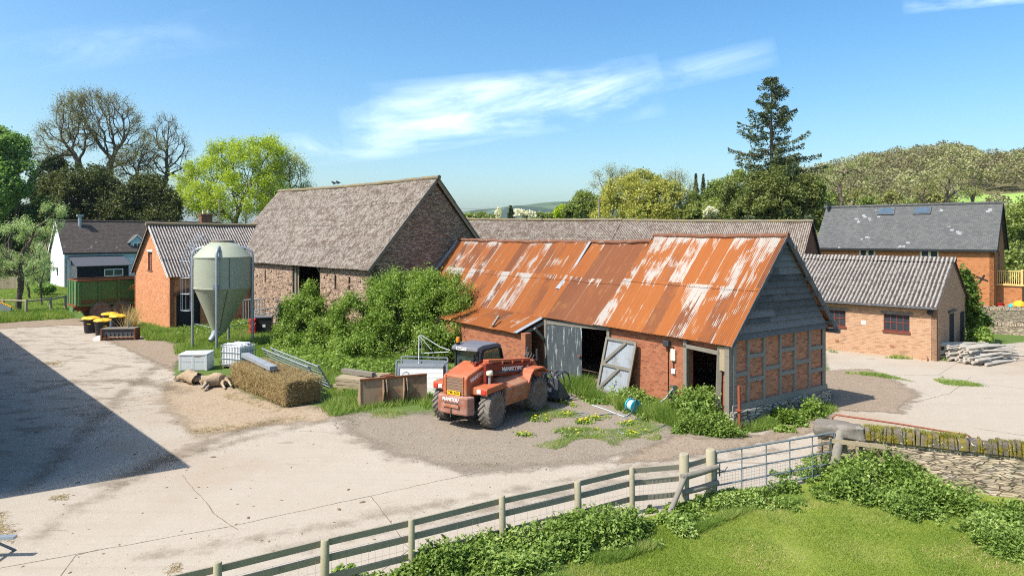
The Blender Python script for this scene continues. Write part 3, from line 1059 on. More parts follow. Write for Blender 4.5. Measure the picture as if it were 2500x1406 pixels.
# things fixed to the front wall
fl = MB().box((-.1, 2.81, 2.5), (.16, .26, .2)).build('floodlight', M['steel_dark'], A_, bevel=.01)
MB().box((-.185, 2.81, 2.5), (.02, .21, .15)).build('lens', M['glass'], fl)
MB().b2((-.09, 2.44, 1.9), (-.002, 2.64, 2.32)).build('meter_box', M['chimney_pot'], A_, bevel=.01)
MB().b2((-.07, 2.46, 1.42), (-.002, 2.62, 1.6)).build('socket_box', M['white_paint'], A_, bevel=.01)
MB().tube([(-.03, 2.8, 2.42), (-.03, 2.8, .55), (-.06, 2.72, .3)], .017, 6).build('cable', M['black'], A_)
MB().tube([(-.03, 2.78, 2.45), (-.03, 2.55, 2.4), (-.03, 2.54, 1.5)], .017, 6).build('cable', M['black'], A_)
MB().b2((-.12, 2.42, .42), (-.003, 2.5, 1.0)).b2((-.12, 2.62, .3), (-.003, 2.7, .8)).box((-.06, 2.5, .95), (.12, .3, .05)).build('bracket', M['steel_dark'], A_)
MB().tube([(-.1, 2.5, .9), (-.25, 2.75, .5), (-.5, 3.1, .15)], .02, 6).build('pipe', M['hose'], A_)

# grey sheeted door leaning on the wall
od = thing('leaning_door', 'pale grey corrugated door with diagonal timber brace leaning on the brick wall', 'door', PA, AZ)
mt = lambda y, z: (-.62 + .20 * z, y - .06 * z, z)      # leans in and to one side
vs, fs = [], []
n = 44
for i in range(n + 1):
    y = 4.42 + 1.62 * i / n
    w = .012 * math.cos(i * 2.2)
    for z in (.22, 2.35):
        p = mt(y, z)
        vs.append((p[0] + w, p[1], p[2]))
for i in range(n):
    fs.append((2 * i, 2 * i + 1, 2 * i + 3, 2 * i + 2))
MB().add(vs, fs).build('sheet', M['zinc'], od, smooth=True, fix=False)
mf = lambda y, z: (mt(y, z)[0] - .05, mt(y, z)[1], mt(y, z)[2])
for nm, a, b in [('frame_rail', (4.4, 2.33), (6.06, 2.33)), ('frame_rail', (4.4, 1.3), (6.06, 1.3)), ('frame_rail', (4.4, .28), (6.06, .28)),
                 ('frame_stile', (4.42, .2), (4.42, 2.36)), ('frame_stile', (6.04, .2), (6.04, 2.36)),
                 ('brace', (5.98, 1.36), (4.95, 2.28)), ('brace', (5.98, .34), (5.05, 1.26))]:
    k = .006 if nm == 'brace' else (.003 if nm == 'frame_rail' else 0)
    p, q = Vector(mf(*a)), Vector(mf(*b))
    p.x -= k
    q.x -= k
    MB().beam(p, q, .05, .11, up=(0, 0, 1) if nm != 'frame_stile' else (0, 1, 0)).build(nm, M['wood'], od)

# ---- C: tall stone barn ----------------------------------------------------------------
cz = math.atan2(.695, .719)
C_ = thing('stone_barn', 'tall stone barn with steep lichen covered grey corrugated roof and dark gable', 'barn', (-8.17, 39.07), cz)
CW, CL, CR = 9.4, 21.6, 10.12
mb = MB()
wall(mb, xwall(0, 1), CL, 4.78, [(5.98, 9.8, -.4, 4.55), (3.9, 4.14, 3.15, 4.05), (3.9, 4.14, 1.75, 2.6), (2.25, 2.47, 3.2, 4.0), (2.25, 2.47, 1.75, 2.6),
                                 (14, 14.2, 3.1, 4.0), (16, 16.2, 3.1, 4.0)], th=.55, z0=-.4)
wall(mb, xwall(CW, -1), CL, 4.78, [(6.3, 6.6, 1.2, 4.2)], th=.55, z0=-.4)
wall(mb, ywall(0, 1), CW, 4.78, th=.55, z0=-.4, peak=(CW / 2, 9.75))
wall(mb, ywall(CL, -1), CW, 4.78, th=.55, z0=-.4, peak=(CW / 2, 9.75))
rs = random.Random(11)
for i in range(170):                      # proud stones
    z = rs.uniform(2.2, 9.2)
    hw = max(.2, (9.7 - z) / 5.2 * CW / 2 - .35) if z > 4.7 else CW / 2 - .2
    mb.box((CW / 2 + rs.uniform(-hw, hw), -.012, z), (rs.uniform(.2, .55), rs.uniform(.03, .09), rs.uniform(.06, .14)))
for i in range(190):
    mb.box((-.012, rs.choice((rs.uniform(.2, 5.8), rs.uniform(10, 20))), rs.uniform(.2, 4.5)), (rs.uniform(.03, .08), rs.uniform(.2, .5), rs.uniform(.06, .13)))
mb.build('stone_wall', M['stone_barn'], C_, fix=False)
MB().b2((.1, 9.45, -.2), (.3, 9.7, 4.5)).build('door_post', M['wood'], C_)
MB().b2((.05, 5.8, 4.5), (.4, 10.0, 4.68)).build('door_lintel', M['wood'], C_)
MB().beam((.35, 6.1, 3.7), (.35, 7.0, 4.5), .12, .14).build('door_brace', M['wood'], C_)
MB().b2((.2, 9.3, -.2), (.24, 9.45, 4.5)).build('door_jamb', M['wood_pale'], C_)
MB().beam((4.5, 7.0, 0), (4.5, 7.0, 6), .3, .3).build('aisle_post', M['wood'], C_)
MB().b2((.5, .5, -.2), (CW - .5, CL - .5, .02)).build('floor', M['floor_dirt'], C_)
dzc = lambda y, s: .16 * s * y / CL
roof('roof_sheeting', M['cem_barn'], C_, (-.32, 4.50), (CW / 2, CR), -.3, CL + .3, .146, .024, 4, .10, seed=21, wob=.03, dz=dzc)
roof('roof_sheeting', M['cem_barn'], C_, (CW + .32, 4.50), (CW / 2, CR), -.3, CL + .3, .146, .024, 4, .10, seed=22, wob=.03, dz=dzc)
ridge('ridge_cap', M['lichen_cap'], C_, CW / 2, CR + .02, -.4, CL + .35, .14, .1, 50, dz=dzc, jit=.02, seed=7)
MB().beam((-.3, -.22, 4.42), (CW / 2, -.22, CR - .12), .04, .2, up=(-.7, 0, .7)).build('barge_board', M['wood'], C_)
MB().beam((CW + .3, -.22, 4.42), (CW / 2, -.22, CR - .12), .04, .24, up=(.7, 0, .7)).build('barge_board', M['wood_pale'], C_)
MB().beam((CW + .35, -.12, 4.55), (CW / 2, -.12, CR - .1), .25, .03, up=(.7, 0, .7)).build('verge_board', M['wood'], C_)

# ---- D: small brick shed ---------------------------------------------------------------
lz = math.atan2(.714, .70)
PD = G(415, 803)
DW = 7.6
dz_ = lz - math.pi / 2                     # local y runs along the ridge, x towards the sheltered side
OD = (PD[0] - .714 * DW, PD[1] + .70 * DW)
D_ = thing('brick_shed', 'small orange brick shed with striped corrugated roof and black arched door', 'shed', OD, dz_)
DL = 9.6
mb = MB()
wall(mb, ywall(0, 1), DW, 3.85, [(DW - 4.84, DW - 3.07, 3.9 - 2.2, 3.85)], th=.3, z0=-.4)
mb2 = MB()
mb = MB()
# gable with the loft hole cut into the triangle: build as a polygon fan around it
ha, hb, hz0, hz1 = 3.05, 3.95, 3.95, 5.3
gp = lambda s, z, d: (s, d, z)
sl = lambda s: 3.85 + (7.2 - 3.85) * (1 - abs(s - DW / 2) / (DW / 2))
wall(mb, ywall(0, 1), DW, 3.85, th=.3, z0=-.4)
for d in (0, .3):
    mb.poly(gp(0, 3.85, d), gp(ha, 3.85, d), gp(ha, sl(ha), d))
    mb.poly(gp(hb, 3.85, d), gp(DW, 3.85, d), gp(hb, sl(hb), d))
    mb.poly(gp(ha, 3.85, d), gp(hb, 3.85, d), gp(hb, hz0, d), gp(ha, hz0, d))
    mb.poly(gp(ha, hz1, d), gp(hb, hz1, d), gp(hb, sl(hb), d), gp(DW / 2, 7.2, d), gp(ha, sl(ha), d))
for q in (((ha, hz0), (ha, hz1)), ((hb, hz0), (hb, hz1)), ((ha, hz0), (hb, hz0)), ((ha, hz1), (hb, hz1))):
    (p, r), (s, u) = q
    mb.poly(gp(p, r, 0), gp(s, u, 0), gp(s, u, .3), gp(p, r, .3))
wall(mb, xwall(DW, -1), DL, 3.85, [(.42, 2.1, -.4, 2.45)], th=.3, z0=-.4)
wall(mb, xwall(0, 1), DL, 3.85, th=.3, z0=-.4)
wall(mb, ywall(DL, -1), DW, 3.85, th=.3, z0=-.4, peak=(DW / 2, 7.2))
mb.build('brick_wall', M['brick_shed'], D_, fix=False)
MB().b2((ha - .15, -.03, hz1), (hb + .15, .1, hz1 + .14)).build('window_lintel', M['white_paint'], D_)
MB().b2((ha, .12, hz0), (ha + .42, .3, hz1)).build('window_infill', M['brick_dim'], D_)
MB().b2((ha - .1, -.05, hz0 - .09), (hb + .1, .2, hz0)).build('window_sill', M['brick_dim'], D_)
MB().b2((.3, .3, 3.2), (DW - .3, DL - .3, 3.3)).build('loft_floor', M['dark'], D_)
mb = MB()
for i in range(8):
    mb.b2((DW - .22 + (.004 if i % 2 else 0), .44 + i * .205, -.1), (DW - .18, .44 + i * .205 + .2, 2.42))
mb.build('door', M['blackwood'], D_)
mb = MB()                                  # segmental brick arch proud of the wall
for i in range(19):
    t = -1 + 2 * i / 18
    mb.box((DW + .005, 1.26 + t * .98, 2.62 - .28 * t * t), (.05, .085, .26), M=Matrix.Rotation(-t * .5, 3, 'X'))
mb.build('door_arch', M['brick_dim'], D_)
MB().b2((DW - .15, .42, 2.0), (DW - .13, 2.1, 2.44)).build('dark_door_strip', M['dark'], D_)  # near-black sheet before the door top, inner darkness put into its colour
roof('roof_sheeting', M['cem_shed'], D_, (DW + .3, 3.62), (DW / 2, 7.32), -.28, DL + .2, .2, .034, 3, .04, seed=31, wob=.025)
roof('roof_sheeting', M['cem_shed'], D_, (-.3, 3.62), (DW / 2, 7.32), -.28, DL + .2, .2, .034, 3, .04, seed=32, wob=.025)
ridge('ridge_cap', M['lichen_cap'], D_, DW / 2, 7.34, -.4, DL + .2, .15, .03, seed=9)
MB().beam((DW + .26, -.24, 3.58), (DW / 2, -.24, 7.24), .03, .16, up=(.7, 0, .7)).build('barge_board', M['white_paint'], D_)
MB().beam((-.34, -.24, 3.5), (DW / 2, -.24, 7.24), .03, .2, up=(-.7, 0, .7)).build('barge_board', M['wood'], D_)

# ---- E: white cottage ------------------------------------------------------------------
PE = (-56.3, 85.0)
EW = 7.4
OE = (PE[0] - .714 * EW, PE[1] + .70 * EW)
E_ = thing('white_cottage', 'white rendered cottage with brown tiled roof, small dormer and brick chimney', 'house', OE, dz_)
EL = 21.0
mb = MB()
wall(mb, ywall(0, 1), EW, 4.45, [(3.3, 4.2, 1.2, 2.4)], th=.3, z0=-.6, peak=(EW / 2, 8.25))
wall(mb, xwall(EW, -1), EL, 4.45, th=.3, z0=-.6)
wall(mb, xwall(0, 1), EL, 4.45, th=.3, z0=-.6)
wall(mb, ywall(EL, -1), EW, 4.45, th=.3, z0=-.6, peak=(EW / 2, 8.25))
mb.build('rendered_wall', M['white_render'], E_, fix=False)
for k, (sx, ex) in enumerate(((1, EW + .25), (-1, -.25))):
    mb = MB()
    plain_slope(mb, (ex, 4.3), (EW / 2, 8.42), -.2, EL + .2, .1)
    mb.build('roof', M['tile'], E_)
MB().tube([(EW / 2, -.25, 8.42), (EW / 2, EL + .2, 8.42)], .13, 8).build('ridge_tiles', M['tile'], E_)
MB().b2((EW + .1, -.2, 4.12), (EW + .32, EL + .2, 4.3)).build('gutter', M['black'], E_)
MB().b2((EW + .005, 0, 3.55), (EW + .05, EL, 4.12)).build('fascia', M['blue_trim'], E_)
MB().beam((EW + .3, -.24, 4.15), (EW / 2, -.24, 8.35), .05, .22, up=(.7, 0, .7)).build('barge_board', M['white_paint'], E_)
MB().beam((-.3, -.24, 4.15), (EW / 2, -.24, 8.35), .05, .22, up=(-.7, 0, .7)).build('barge_board', M['white_paint'], E_)
w_ = MB().b2((3.3, .06, 1.2), (4.2, .14, 2.4)).build('window', M['white_paint'], E_)
MB().b2((3.42, .04, 1.3), (4.08, .055, 2.3)).build('pane', M['glass'], w_)
ch = MB().b2((EW / 2 - .5, 18.0, 7.6), (EW / 2 + .5, 19.6, 9.5)).b2((EW / 2 - .58, 17.92, 9.5), (EW / 2 + .58, 19.68, 9.7)).build('chimney', M['brick_dim'], E_)
for y in (18.45, 19.15):
    MB().lathe([(.2, 9.7), (.17, 10.3), (.2, 10.35)], 12, (EW / 2, y, 0)).build('chimney_pot', M['chimney_pot'], ch, smooth=True)
MB().tube([(EW / 2 + .6, 2.4, 7.6), (EW / 2 + .6, 2.4, 9.0)], .22, 10).box((EW / 2 + .6, 2.4, 9.1), (.7, .7, .25)).build('flue', M['galv'], E_)
dm = MB()
dm.b2((EW - 2.1, 7.72, 4.6), (EW - .55, 9.28, 5.6))
dm.prism([(7.72, 5.6), (9.28, 5.6), (8.50, 6.5)], lambda a, b, t: (t, a, b), EW - 2.6, EW - .55)
dm = dm.build('dormer', M['blue_trim'], E_)
mb = MB()
for sgn in (-1, 1):
    mb.beam((EW - 1.6, 8.50 + sgn * 1.15, 5.45), (EW - 1.6, 8.50, 6.62), 2.4, .08, up=(0, sgn * .7, .7))
mb.build('dormer_roof', M['tile'], dm)
mb = MB()
for sgn in (-1, 1):
    mb.beam((EW - .4, 8.50 + sgn * 1.1, 5.5), (EW - .4, 8.50, 6.58), .06, .16, up=(0, sgn * .7, .7))
mb.build('dormer_barge', M['white_paint'], dm)
w_ = MB().b2((EW - .55, 8.01, 4.7), (EW - .5, 8.99, 5.55)).build('dormer_window', M['white_paint'], dm)
MB().b2((EW - .497, 8.13, 4.85), (EW - .49, 8.46, 5.4)).b2((EW - .497, 8.56, 4.85), (EW - .49, 8.89, 5.4)).build('pane', M['glass'], w_)
# black boarded annex with a single pitch
AX = MB()
ay0, ay1 = .7, 6.4
AX.prism([(EW + .02, -.5), (EW + 3.2, -.5), (EW + 3.2, 2.75), (EW + .02, 3.75)], lambda a, b, t: (a, t, b), ay0, ay1)
AX = AX.build('annex', M['blackboard'], E_)
mb = MB()
plain_slope(mb, (EW + 3.5, 2.72), (EW + .03, 3.9), ay0 - .25, ay1 + .25, .1)
mb.build('annex_roof', M['felt'], AX)
MB().b2((EW + .2, ay0 - .03, .3), (EW + 3.1, ay0 - .003, 2.7)).build('annex_side', M['steel_dark'], AX)
w_ = MB().b2((EW + 3.21, 3.6, 1.35), (EW + 3.27, 5.75, 2.25)).build('annex_window', M['white_paint'], AX)
MB().b2((EW + 3.272, 3.7, 1.45), (EW + 3.28, 4.62, 2.15)).b2((EW + 3.272, 4.72, 1.45), (EW + 3.28, 5.65, 2.15)).build('pane', M['glass'], w_)

# ---- F: tan brick workshop -------------------------------------------------------------
fz = math.atan2(.714, .70)
F_ = thing('tan_brick_workshop', 'single storey tan brick workshop with red steel windows and furrowed grey roof', 'workshop', G(2287, 882), fz)
FW, FL = 6.7, 8.6
mb = MB()
wall(mb, xwall(0, 1), FL, 2.9, [(1.25, 2.5, 1.38, 2.26), (4.45, 5.7, 1.38, 2.26)], th=.25, z0=-.4)
wall(mb, ywall(0, 1), FW, 2.9, [(2.75, 3.75, -.4, 2.2), (5.35, 6.3, -.4, 2.1)], th=.25, z0=-.4, peak=(FW / 2, 5.1))
wall(mb, xwall(FW, -1), FL, 2.9, th=.25, z0=-.4)
wall(mb, ywall(FL, -1), FW, 2.9, th=.25, z0=-.4, peak=(FW / 2, 5.1))
mb.build('brick_wall', M['brick_tan'], F_, fix=False)
MB().b2((.3, .3, -.2), (FW - .3, FL - .3, .02)).build('floor', M['dark'], F_)
for y0 in (1.25, 4.45):
    fr = MB()
    for k in range(5):
        fr.b2((.07, y0 + k * .3025 + .0, 1.38), (.11, y0 + k * .3025 + .04, 2.26))
    for z in (1.38, 1.80, 2.22):
        fr.b2((.066, y0 + .003, z), (.114, y0 + 1.247, z + .04))
    fr = fr.build('window_frame', M['red_paint'], F_)
    MB().b2((.088, y0 + .02, 1.4), (.094, y0 + 1.23, 2.24)).build('pane', M['glass'], fr)
    MB().b2((-.02, y0 - .15, 2.26), (.12, y0 + 1.4, 2.42)).build('window_lintel', M['slab'], F_)
    MB().b2((-.06, y0 - .05, 1.27), (.1, y0 + 1.3, 1.38)).build('window_sill', M['red_paint'], F_)
for y, z in ((2.05, 2.6), (4.95, 2.6), (2.1, .46), (4.9, .46)):
    MB().b2((-.012, y - .1, z), (.02, y + .1, z + .14)).build('air_brick', M['brick_barn'], F_)
MB().b2((-.012, 3.4, 1.6), (.0, 3.64, 1.8)).build('notice', M['white_paint'], F_)
MB().lathe([(.13, 0), (.13, .12), (.06, .16)], 16, (-.01, .29, 2.5), Matrix.Rotation(-math.pi / 2, 3, 'Y')).build('bulkhead_light', M['black'], F_, smooth=True)
MB().lathe([(.13, 0), (.15, .25)], 14, (-.06, .5, .1), Matrix.Rotation(-math.pi / 2, 3, 'Y')).build('drain_pipe', M['brick_tan'], F_, smooth=True)
MB().b2((2.78, -.02, -.1), (3.72, .06, 2.2)).build('door', M['blackwood'], F_)
MB().b2((5.37, -.02, -.1), (6.28, .06, 2.1)).build('door', M['blackwood'], F_)
mb = MB()
for k in range(7):
    mb.box((2.5 + k * .24, -.05, 2.34 + .015 * (k % 2)), (.16, .1, .1))
mb.build('door_track', M['steel_dark'], F_)
MB().tube([(-.34, -.1, 2.72), (-.34, FL, 2.72)], .06, 8).build('gutter', M['steel_dark'], F_, smooth=True)
roof('roof_sheeting', M['cem_tan'], F_, (-.36, 2.78), (FW / 2, 5.22), -.15, FL + .1, .21, .036, 2, .03, seed=41, wob=.015)
roof('roof_sheeting', M['cem_tan'], F_, (FW + .3, 2.78), (FW / 2, 5.22), -.15, FL + .1, .21, .036, 2, .03, seed=42, wob=.015)
for k in range(8):
    y = -.2 + k * 1.1
    MB().add([(FW / 2 - .34, y, 5.04), (FW / 2, y, 5.31 + .02 * (k % 2)), (FW / 2 + .34, y, 5.04), (FW / 2 - .34, y + 1.08, 5.04),
              (FW / 2, y + 1.08, 5.31 + .02 * (k % 2)), (FW / 2 + .34, y + 1.08, 5.04)], [(0, 1, 4, 3), (1, 2, 5, 4)]).build('ridge_cap', M['cem_tan'], F_)

# ---- G: slate roofed house -------------------------------------------------------------
gz = math.atan2(.74, .67)
G_ = thing('slate_roofed_house', 'red brick house with long blue grey slate roof and two roof windows', 'house', (37.1, 52.0), gz)
GW, GL, GE, GR = 6.0, 13.0, 5.55, 9.1
mb = MB()
wall(mb, xwall(0, 1), GL, GE, [(3.64, 5.0, 4.55, 5.35), (8.3, 9.6, 4.55, 5.35)], th=.3, z0=-.3)
wall(mb, ywall(0, 1), GW, GE, [(2.2, 3.1, 3.0, 5.2)], th=.3, z0=-.3, peak=(GW / 2, GR - .12))
wall(mb, xwall(GW, -1), GL, GE, th=.3, z0=-.3)
wall(mb, ywall(GL, -1), GW, GE, th=.3, z0=-.3, peak=(GW / 2, GR - .12))
mb.build('brick_wall', M['brick_house'], G_, fix=False)
MB().b2((.3, .3, 3), (GW - .3, GL - .3, 3.1)).build('upper_floor', M['dark'], G_)
MB().b2((2.2, .1, 3.0), (3.1, .16, 5.2)).build('door', M['blackwood'], G_)
for y0, y1 in ((3.64, 5.0), (8.3, 9.6)):
    fr = MB().b2((.04, y0, 4.55), (.1, y0 + .14, 5.35)).b2((.04, y1 - .14, 4.55), (.1, y1, 5.35)).b2((.04, (y0 + y1) / 2 - .1, 4.55), (.1, (y0 + y1) / 2 + .1, 5.35))
    fr = fr.build('window_frame', M['chimney_pot'], G_)
    MB().b2((.11, y0, 4.55), (.13, y1, 5.35)).build('pane', M['glass'], fr)
for sx, ex in ((0, -.3), (1, GW + .3)):
    mb = MB()
    plain_slope(mb, (ex, GE - .15), (GW / 2, GR), -.22, GL + .2, .09)
    mb.build('roof', M['slate'], G_)
mb = MB()
for k in range(30):
    mb.tube([(GW / 2, -.25 + k * .455, GR + .02 + .012 * (k % 2)), (GW / 2, -.25 + k * .455 + .44, GR + .02)], .12, 8)
mb.build('ridge_tiles', M['slate'], G_, smooth=True)
for yc in (5.3, 8.05):
    f0 = .86
    def rp(s, y, o):
        L = math.hypot(GW / 2 + .3, GR - GE + .15)
        nx, nz = -(GR - GE + .15) / L, (GW / 2 + .3) / L
        return Vector((-.3 + (GW / 2 + .3) * s + nx * o, y, GE - .15 + (GR - GE + .15) * s + nz * o))
    dirv = (rp(1, 0, 0) - rp(0, 0, 0)).normalized()
    nrm = rp(0, 0, 1) - rp(0, 0, 0)
    Mx = Matrix((Vector((0, 1, 0)), dirv, nrm)).transposed()
    sk = MB().box(rp(f0, yc, .03), (1.3, .85, .12), M=Mx).build('roof_window', M['steel_dark'], G_)
    MB().box(rp(f0, yc, .095), (1.08, .62, .02), M=Mx).build('pane', M['roof_glass'], sk)
MB().b2((-.34, -.2, GE - .32), (-.2, GL + .2, GE - .17)).build('gutter', M['black'], G_)
MB().beam((-.3, -.25, GE - .3), (GW / 2, -.25, GR - .1), .05, .2, up=(-.7, 0, .7)).build('barge_board', M['blackboard'], G_)
MB().beam((GW + .4, -.25, GE - .3), (GW / 2, -.25, GR - .1), .05, .2, up=(.7, 0, .7)).build('barge_board', M['blackboard'], G_)
mb = MB()
mb.beam((-.03, .4, 3.0), (-.03, 1.15, 3.32), .04, .09)
mb.beam((-.035, .62, 3.45), (-.035, .98, 2.82), .04, .09)
mb.build('tie_plate', M['black'], G_)
MB().tube([(GW / 2 - .4, GL - .1, GR - .3), (GW / 2 - .4, GL - .1, GR + .55)], .1, 8).build('flue', M['black'], G_)
st = MB().b2((1.4, -1.6, -.4), (4.4, -.02, 2.75)).build('stair_block', M['brick_house'], G_)
bl = MB()
for k in range(12):
    bl.b2((1.4, -1.55 + k * .135, 2.75), (1.45, -1.5 + k * .135, 3.75))
for k in range(18):
    bl.b2((1.45 + k * .165, -1.6, 2.75), (1.5 + k * .165, -1.55, 3.75))
bl.b2((1.38, -1.63, 3.7), (4.4, -1.53, 3.78)).b2((1.37, -1.53, 3.7), (1.47, 0, 3.78)).b2((1.36, -1.65, 2.7), (1.48, -1.52, 3.9))
bl.build('balustrade', M['new_wood'], st)
MB().b2((1.3, -1.7, 2.6), (4.5, 0, 2.75)).build('landing', M['new_wood'], st)

# ---- B: long low building between them --------------------------------------------------
bz = math.atan2(.82, .57)
B_ = thing('long_cowshed', 'long brick building under a mottled grey roof, behind the rusty barn', 'barn', (18.8, 44.56), bz)
BW, BL = 8.4, 31.5
mb = MB()
wall(mb, xwall(0, 1), BL, 4.0, th=.3, z0=-.3)
wall(mb, xwall(BW, -1), BL, 4.0, th=.3, z0=-.3)
wall(mb, ywall(0, 1), BW, 4.0, th=.3, z0=-.3, peak=(BW / 2, 7.38))
wall(mb, ywall(BL, -1), BW, 4.0, th=.3, z0=-.3, peak=(BW / 2, 7.38))
mb.build('brick_wall', M['brick_dim'], B_, fix=False)
dzb = lambda y, s: np.asarray(y) * .0165 * s
roof('roof_sheeting', M['cem_long'], B_, (-.35, 3.75), (BW / 2, 7.48), -.15, 14.6, .146, .026, 3, .05, seed=51, wob=.02, dz=dzb)
roof('roof_sheeting', M['cem_barn'], B_, (-.35, 3.75), (BW / 2, 7.53), 14.65, BL, .146, .024, 3, .05, seed=52, wob=.02, dz=dzb)
roof('roof_sheeting', M['cem_long'], B_, (BW + .35, 3.75), (BW / 2, 7.48), -.15, BL, .146, .026, 3, .05, seed=53, wob=.02, dz=dzb)
dzf = lambda y, s: y * .0165 * s
ridge('ridge_cap', M['lichen_cap'], B_, BW / 2, 7.52, -.2, 14.6, .13, .05, 30, dz=dzf, jit=.02)
ridge('ridge_cap', M['lichen_cap'], B_, BW / 2, 7.57, 14.6, BL + .1, .13, .05, 30, dz=dzf, jit=.02, seed=8)
MB().beam((BW + .3, -.18, 3.7), (BW / 2, -.18, 7.44), .03, .14, up=(.7, 0, .7)).build('barge_board', M['boards'], B_)

# ---- the shed outside the frame on the left that shades the yard --------------------------
S_ = thing('open_shed', 'tall sheeted shed just outside the left edge, shading the yard', 'shed', (-13.25, 16.55))
fp = [(0, 0), (-.691 * 52, .721 * 52), (-.691 * 52 - 12, .721 * 52 - 9), (-.844 * 14, -.537 * 14)]
MB().prism(fp, lambda a, b, t: (a, b, t), 0, 6.2).build('shed_wall', M['wood'], S_)
MB().prism([(x * .998 - .02, y * .998) for x, y in fp], lambda a, b, t: (a, b, t), 6.203, 6.28).build('shed_roof', M['galv'], S_)
# ------------------------------------------------------------------ ground
def struct(o):
    o['kind'] = 'structure'
    return o


def sheet(name, mat, poly, z, res=.3, margin=.8, bumps=0.0):
    """one sheet of ground cover with a ragged edge; its material fades where 'sd' (signed distance to the outline) runs out"""
    pl = np.array(poly)
    lo, hi = pl.min(0) - margin, pl.max(0) + margin
    nx, ny = int((hi[0] - lo[0]) / res) + 2, int((hi[1] - lo[1]) / res) + 2
    X, Y = np.meshgrid(np.linspace(lo[0], hi[0], nx), np.linspace(lo[1], hi[1], ny), indexing='ij')
    P = np.stack([X.ravel(), Y.ravel()], 1)
    sd = poly_dist(P, poly)
    Z = np.full(len(P), z)
    i = (np.arange(nx - 1)[:, None] * ny + np.arange(ny - 1)[None]).ravel()
    F = np.stack([i, i + ny, i + ny + 1, i + 1], 1)
    F = F[(sd[F] > -margin).any(1)]
    used, inv = np.unique(F, return_inverse=True)
    V = np.concatenate([P, Z[:, None]], 1)[used]
    return mesh_np(name, V, inv.reshape(-1, 4), mat, attr={'sd': sd[used]})


def hill_h(x, y):
    """height of the country beyond the farm"""
    def sm(a, b, v):
        t = np.clip((v - a) / (b - a), 0, 1)
        return t * t * (3 - 2 * t)
    P = np.stack([x, y], 1)
    n = vnoise(P, 1 / 160, 3) - .5
    n2 = vnoise(P, 1 / 45, 5) - .5
    ang = np.degrees(np.arctan2(x, y))
    r = np.hypot(x, y)
    # wooded hill on the right
    yt = 52 + np.interp(ang, [10, 13, 15.3, 19, 23, 28, 33, 35.2, 38, 45], [560, 520, 480, 455, 430, 405, 387, 413, 410, 430])
    top = np.maximum(0, (575 - yt) * 520 / 1650 + 6)
    a = sm(9, 14, ang)
    h = top * a * sm(140, 470, r) + n * 7 * sm(250, 500, r) * a + n2 * 3 * sm(250, 400, r) * a
    # far blue ridges across the valley
    b = sm(-12, 4, ang) * (1 - .7 * sm(5, 16, ang)) + .45
    h = h + sm(1100, 2600, r) * (84 * b + n * 50)
    return h


gr = []
Rr = np.concatenate([np.linspace(0, 120, 9), np.geomspace(135, 7000, 70)])
Th = np.radians(np.linspace(-62, 62, 190))
RR, TT = np.meshgrid(Rr, Th, indexing='ij')
X, Y = (RR * np.sin(TT)).ravel(), (RR * np.cos(TT)).ravel()
Z = hill_h(X, Y) - .012
i = (np.arange(len(Rr) - 1)[:, None] * len(Th) + np.arange(len(Th) - 1)[None]).ravel()
nT = len(Th)
F = np.stack([i, i + nT, i + nT + 1, i + 1], 1)
near = np.array([[-60, -60, -.016], [60, -60, -.016], [60, 40, -.016], [-60, 40, -.016]])
tt = T('countryside')
p = tt.pos()
sp = tt.sep(p)
dist = tt.n('VectorMath', {0: p}, operation='LENGTH').outputs['Value']
n1 = tt.noise(p, .05, 5, .65)
n2 = tt.noise(p, 5, 5, .7)
c = tt.mix(n1, ph('6a8440'), ph('7e9650'))
c = tt.mix(tt.math('MULTIPLY', tt.step(n2, .5, .72), .5), c, ph('94905e'))
wood = tt.mix(tt.noise(p, .08, 4), ph('7d7656'), ph('8d8a62'))
hazed_fields = tt.mix(tt.sep(tt.vor(tt.map(p, (.6, 1.0, 1)), .006, 'F1', 'Color'))[0], ph('64805a'), ph('8a9c7c'))  # distance haze put into the colour: far fields muted towards blue-green
hazed_fields = tt.mix(tt.step(tt.noise(p, .006, 4, .6), .47, .55), hazed_fields, ph('5a6a58'))
far = tt.step(dist, 900, 1300)
bear = tt.math('DIVIDE', sp[0], sp[1])
past = tt.math('MULTIPLY', tt.step(bear, .632, .655), tt.math('MULTIPLY', tt.step(dist, 268, 274), tt.step(dist, 318, 312)))
c = tt.mix(tt.step(dist, 150, 300), c, wood)
c = tt.mix(past, c, tt.mix(tt.noise(p, .12, 5), pl_('84a850'), pl_('a3b868')))
c = tt.mix(far, c, hazed_fields)
gmat = tt.out(c, .95, spec=.05)
struct(mesh_np('ground', np.stack([X, Y, Z], 1), F, gmat, smooth=True))
struct(mesh_np('ground', near, np.array([[0, 1, 2, 3]]), gmat)).hide_render = False

YARD = [G(*q) for q in ((-250, 805), (0, 792), (150, 783), (262, 786), (335, 835), (385, 850), (415, 872), (425, 915), (560, 950), (690, 1000), (770, 1005),
                        (840, 1020), (900, 1050), (980, 1095), (1130, 1135), (1200, 1140), (1320, 1130), (1450, 1108), (1640, 1080), (1790, 1060),
                        (1940, 1035), (2030, 1005), (2030, 985), (2060, 960), (2022, 905), (2010, 852), (2150, 865), (2289, 880), (2330, 866), (2390, 845), (2500, 835), (2900, 830))]
YARD += [(22, 20.4), (15, 15.8), (9.4, 18.6), (8.9, 17.9), (4.8, 16.2), (-3.3, 11.7), (-6.5, 9.8), (-22, 1), (-30, 20)]
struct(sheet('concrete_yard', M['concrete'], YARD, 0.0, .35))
GRAV = [G(*q) for q in ((790, 1012), (900, 1000), (1090, 1000), (1200, 985), (1400, 950), (1640, 1010), (1660, 1040), (1800, 1062), (1960, 1045), (1800, 1085), (1650, 1108),
                        (1450, 1132), (1320, 1152), (1200, 1160), (1130, 1158), (960, 1122), (860, 1082))]
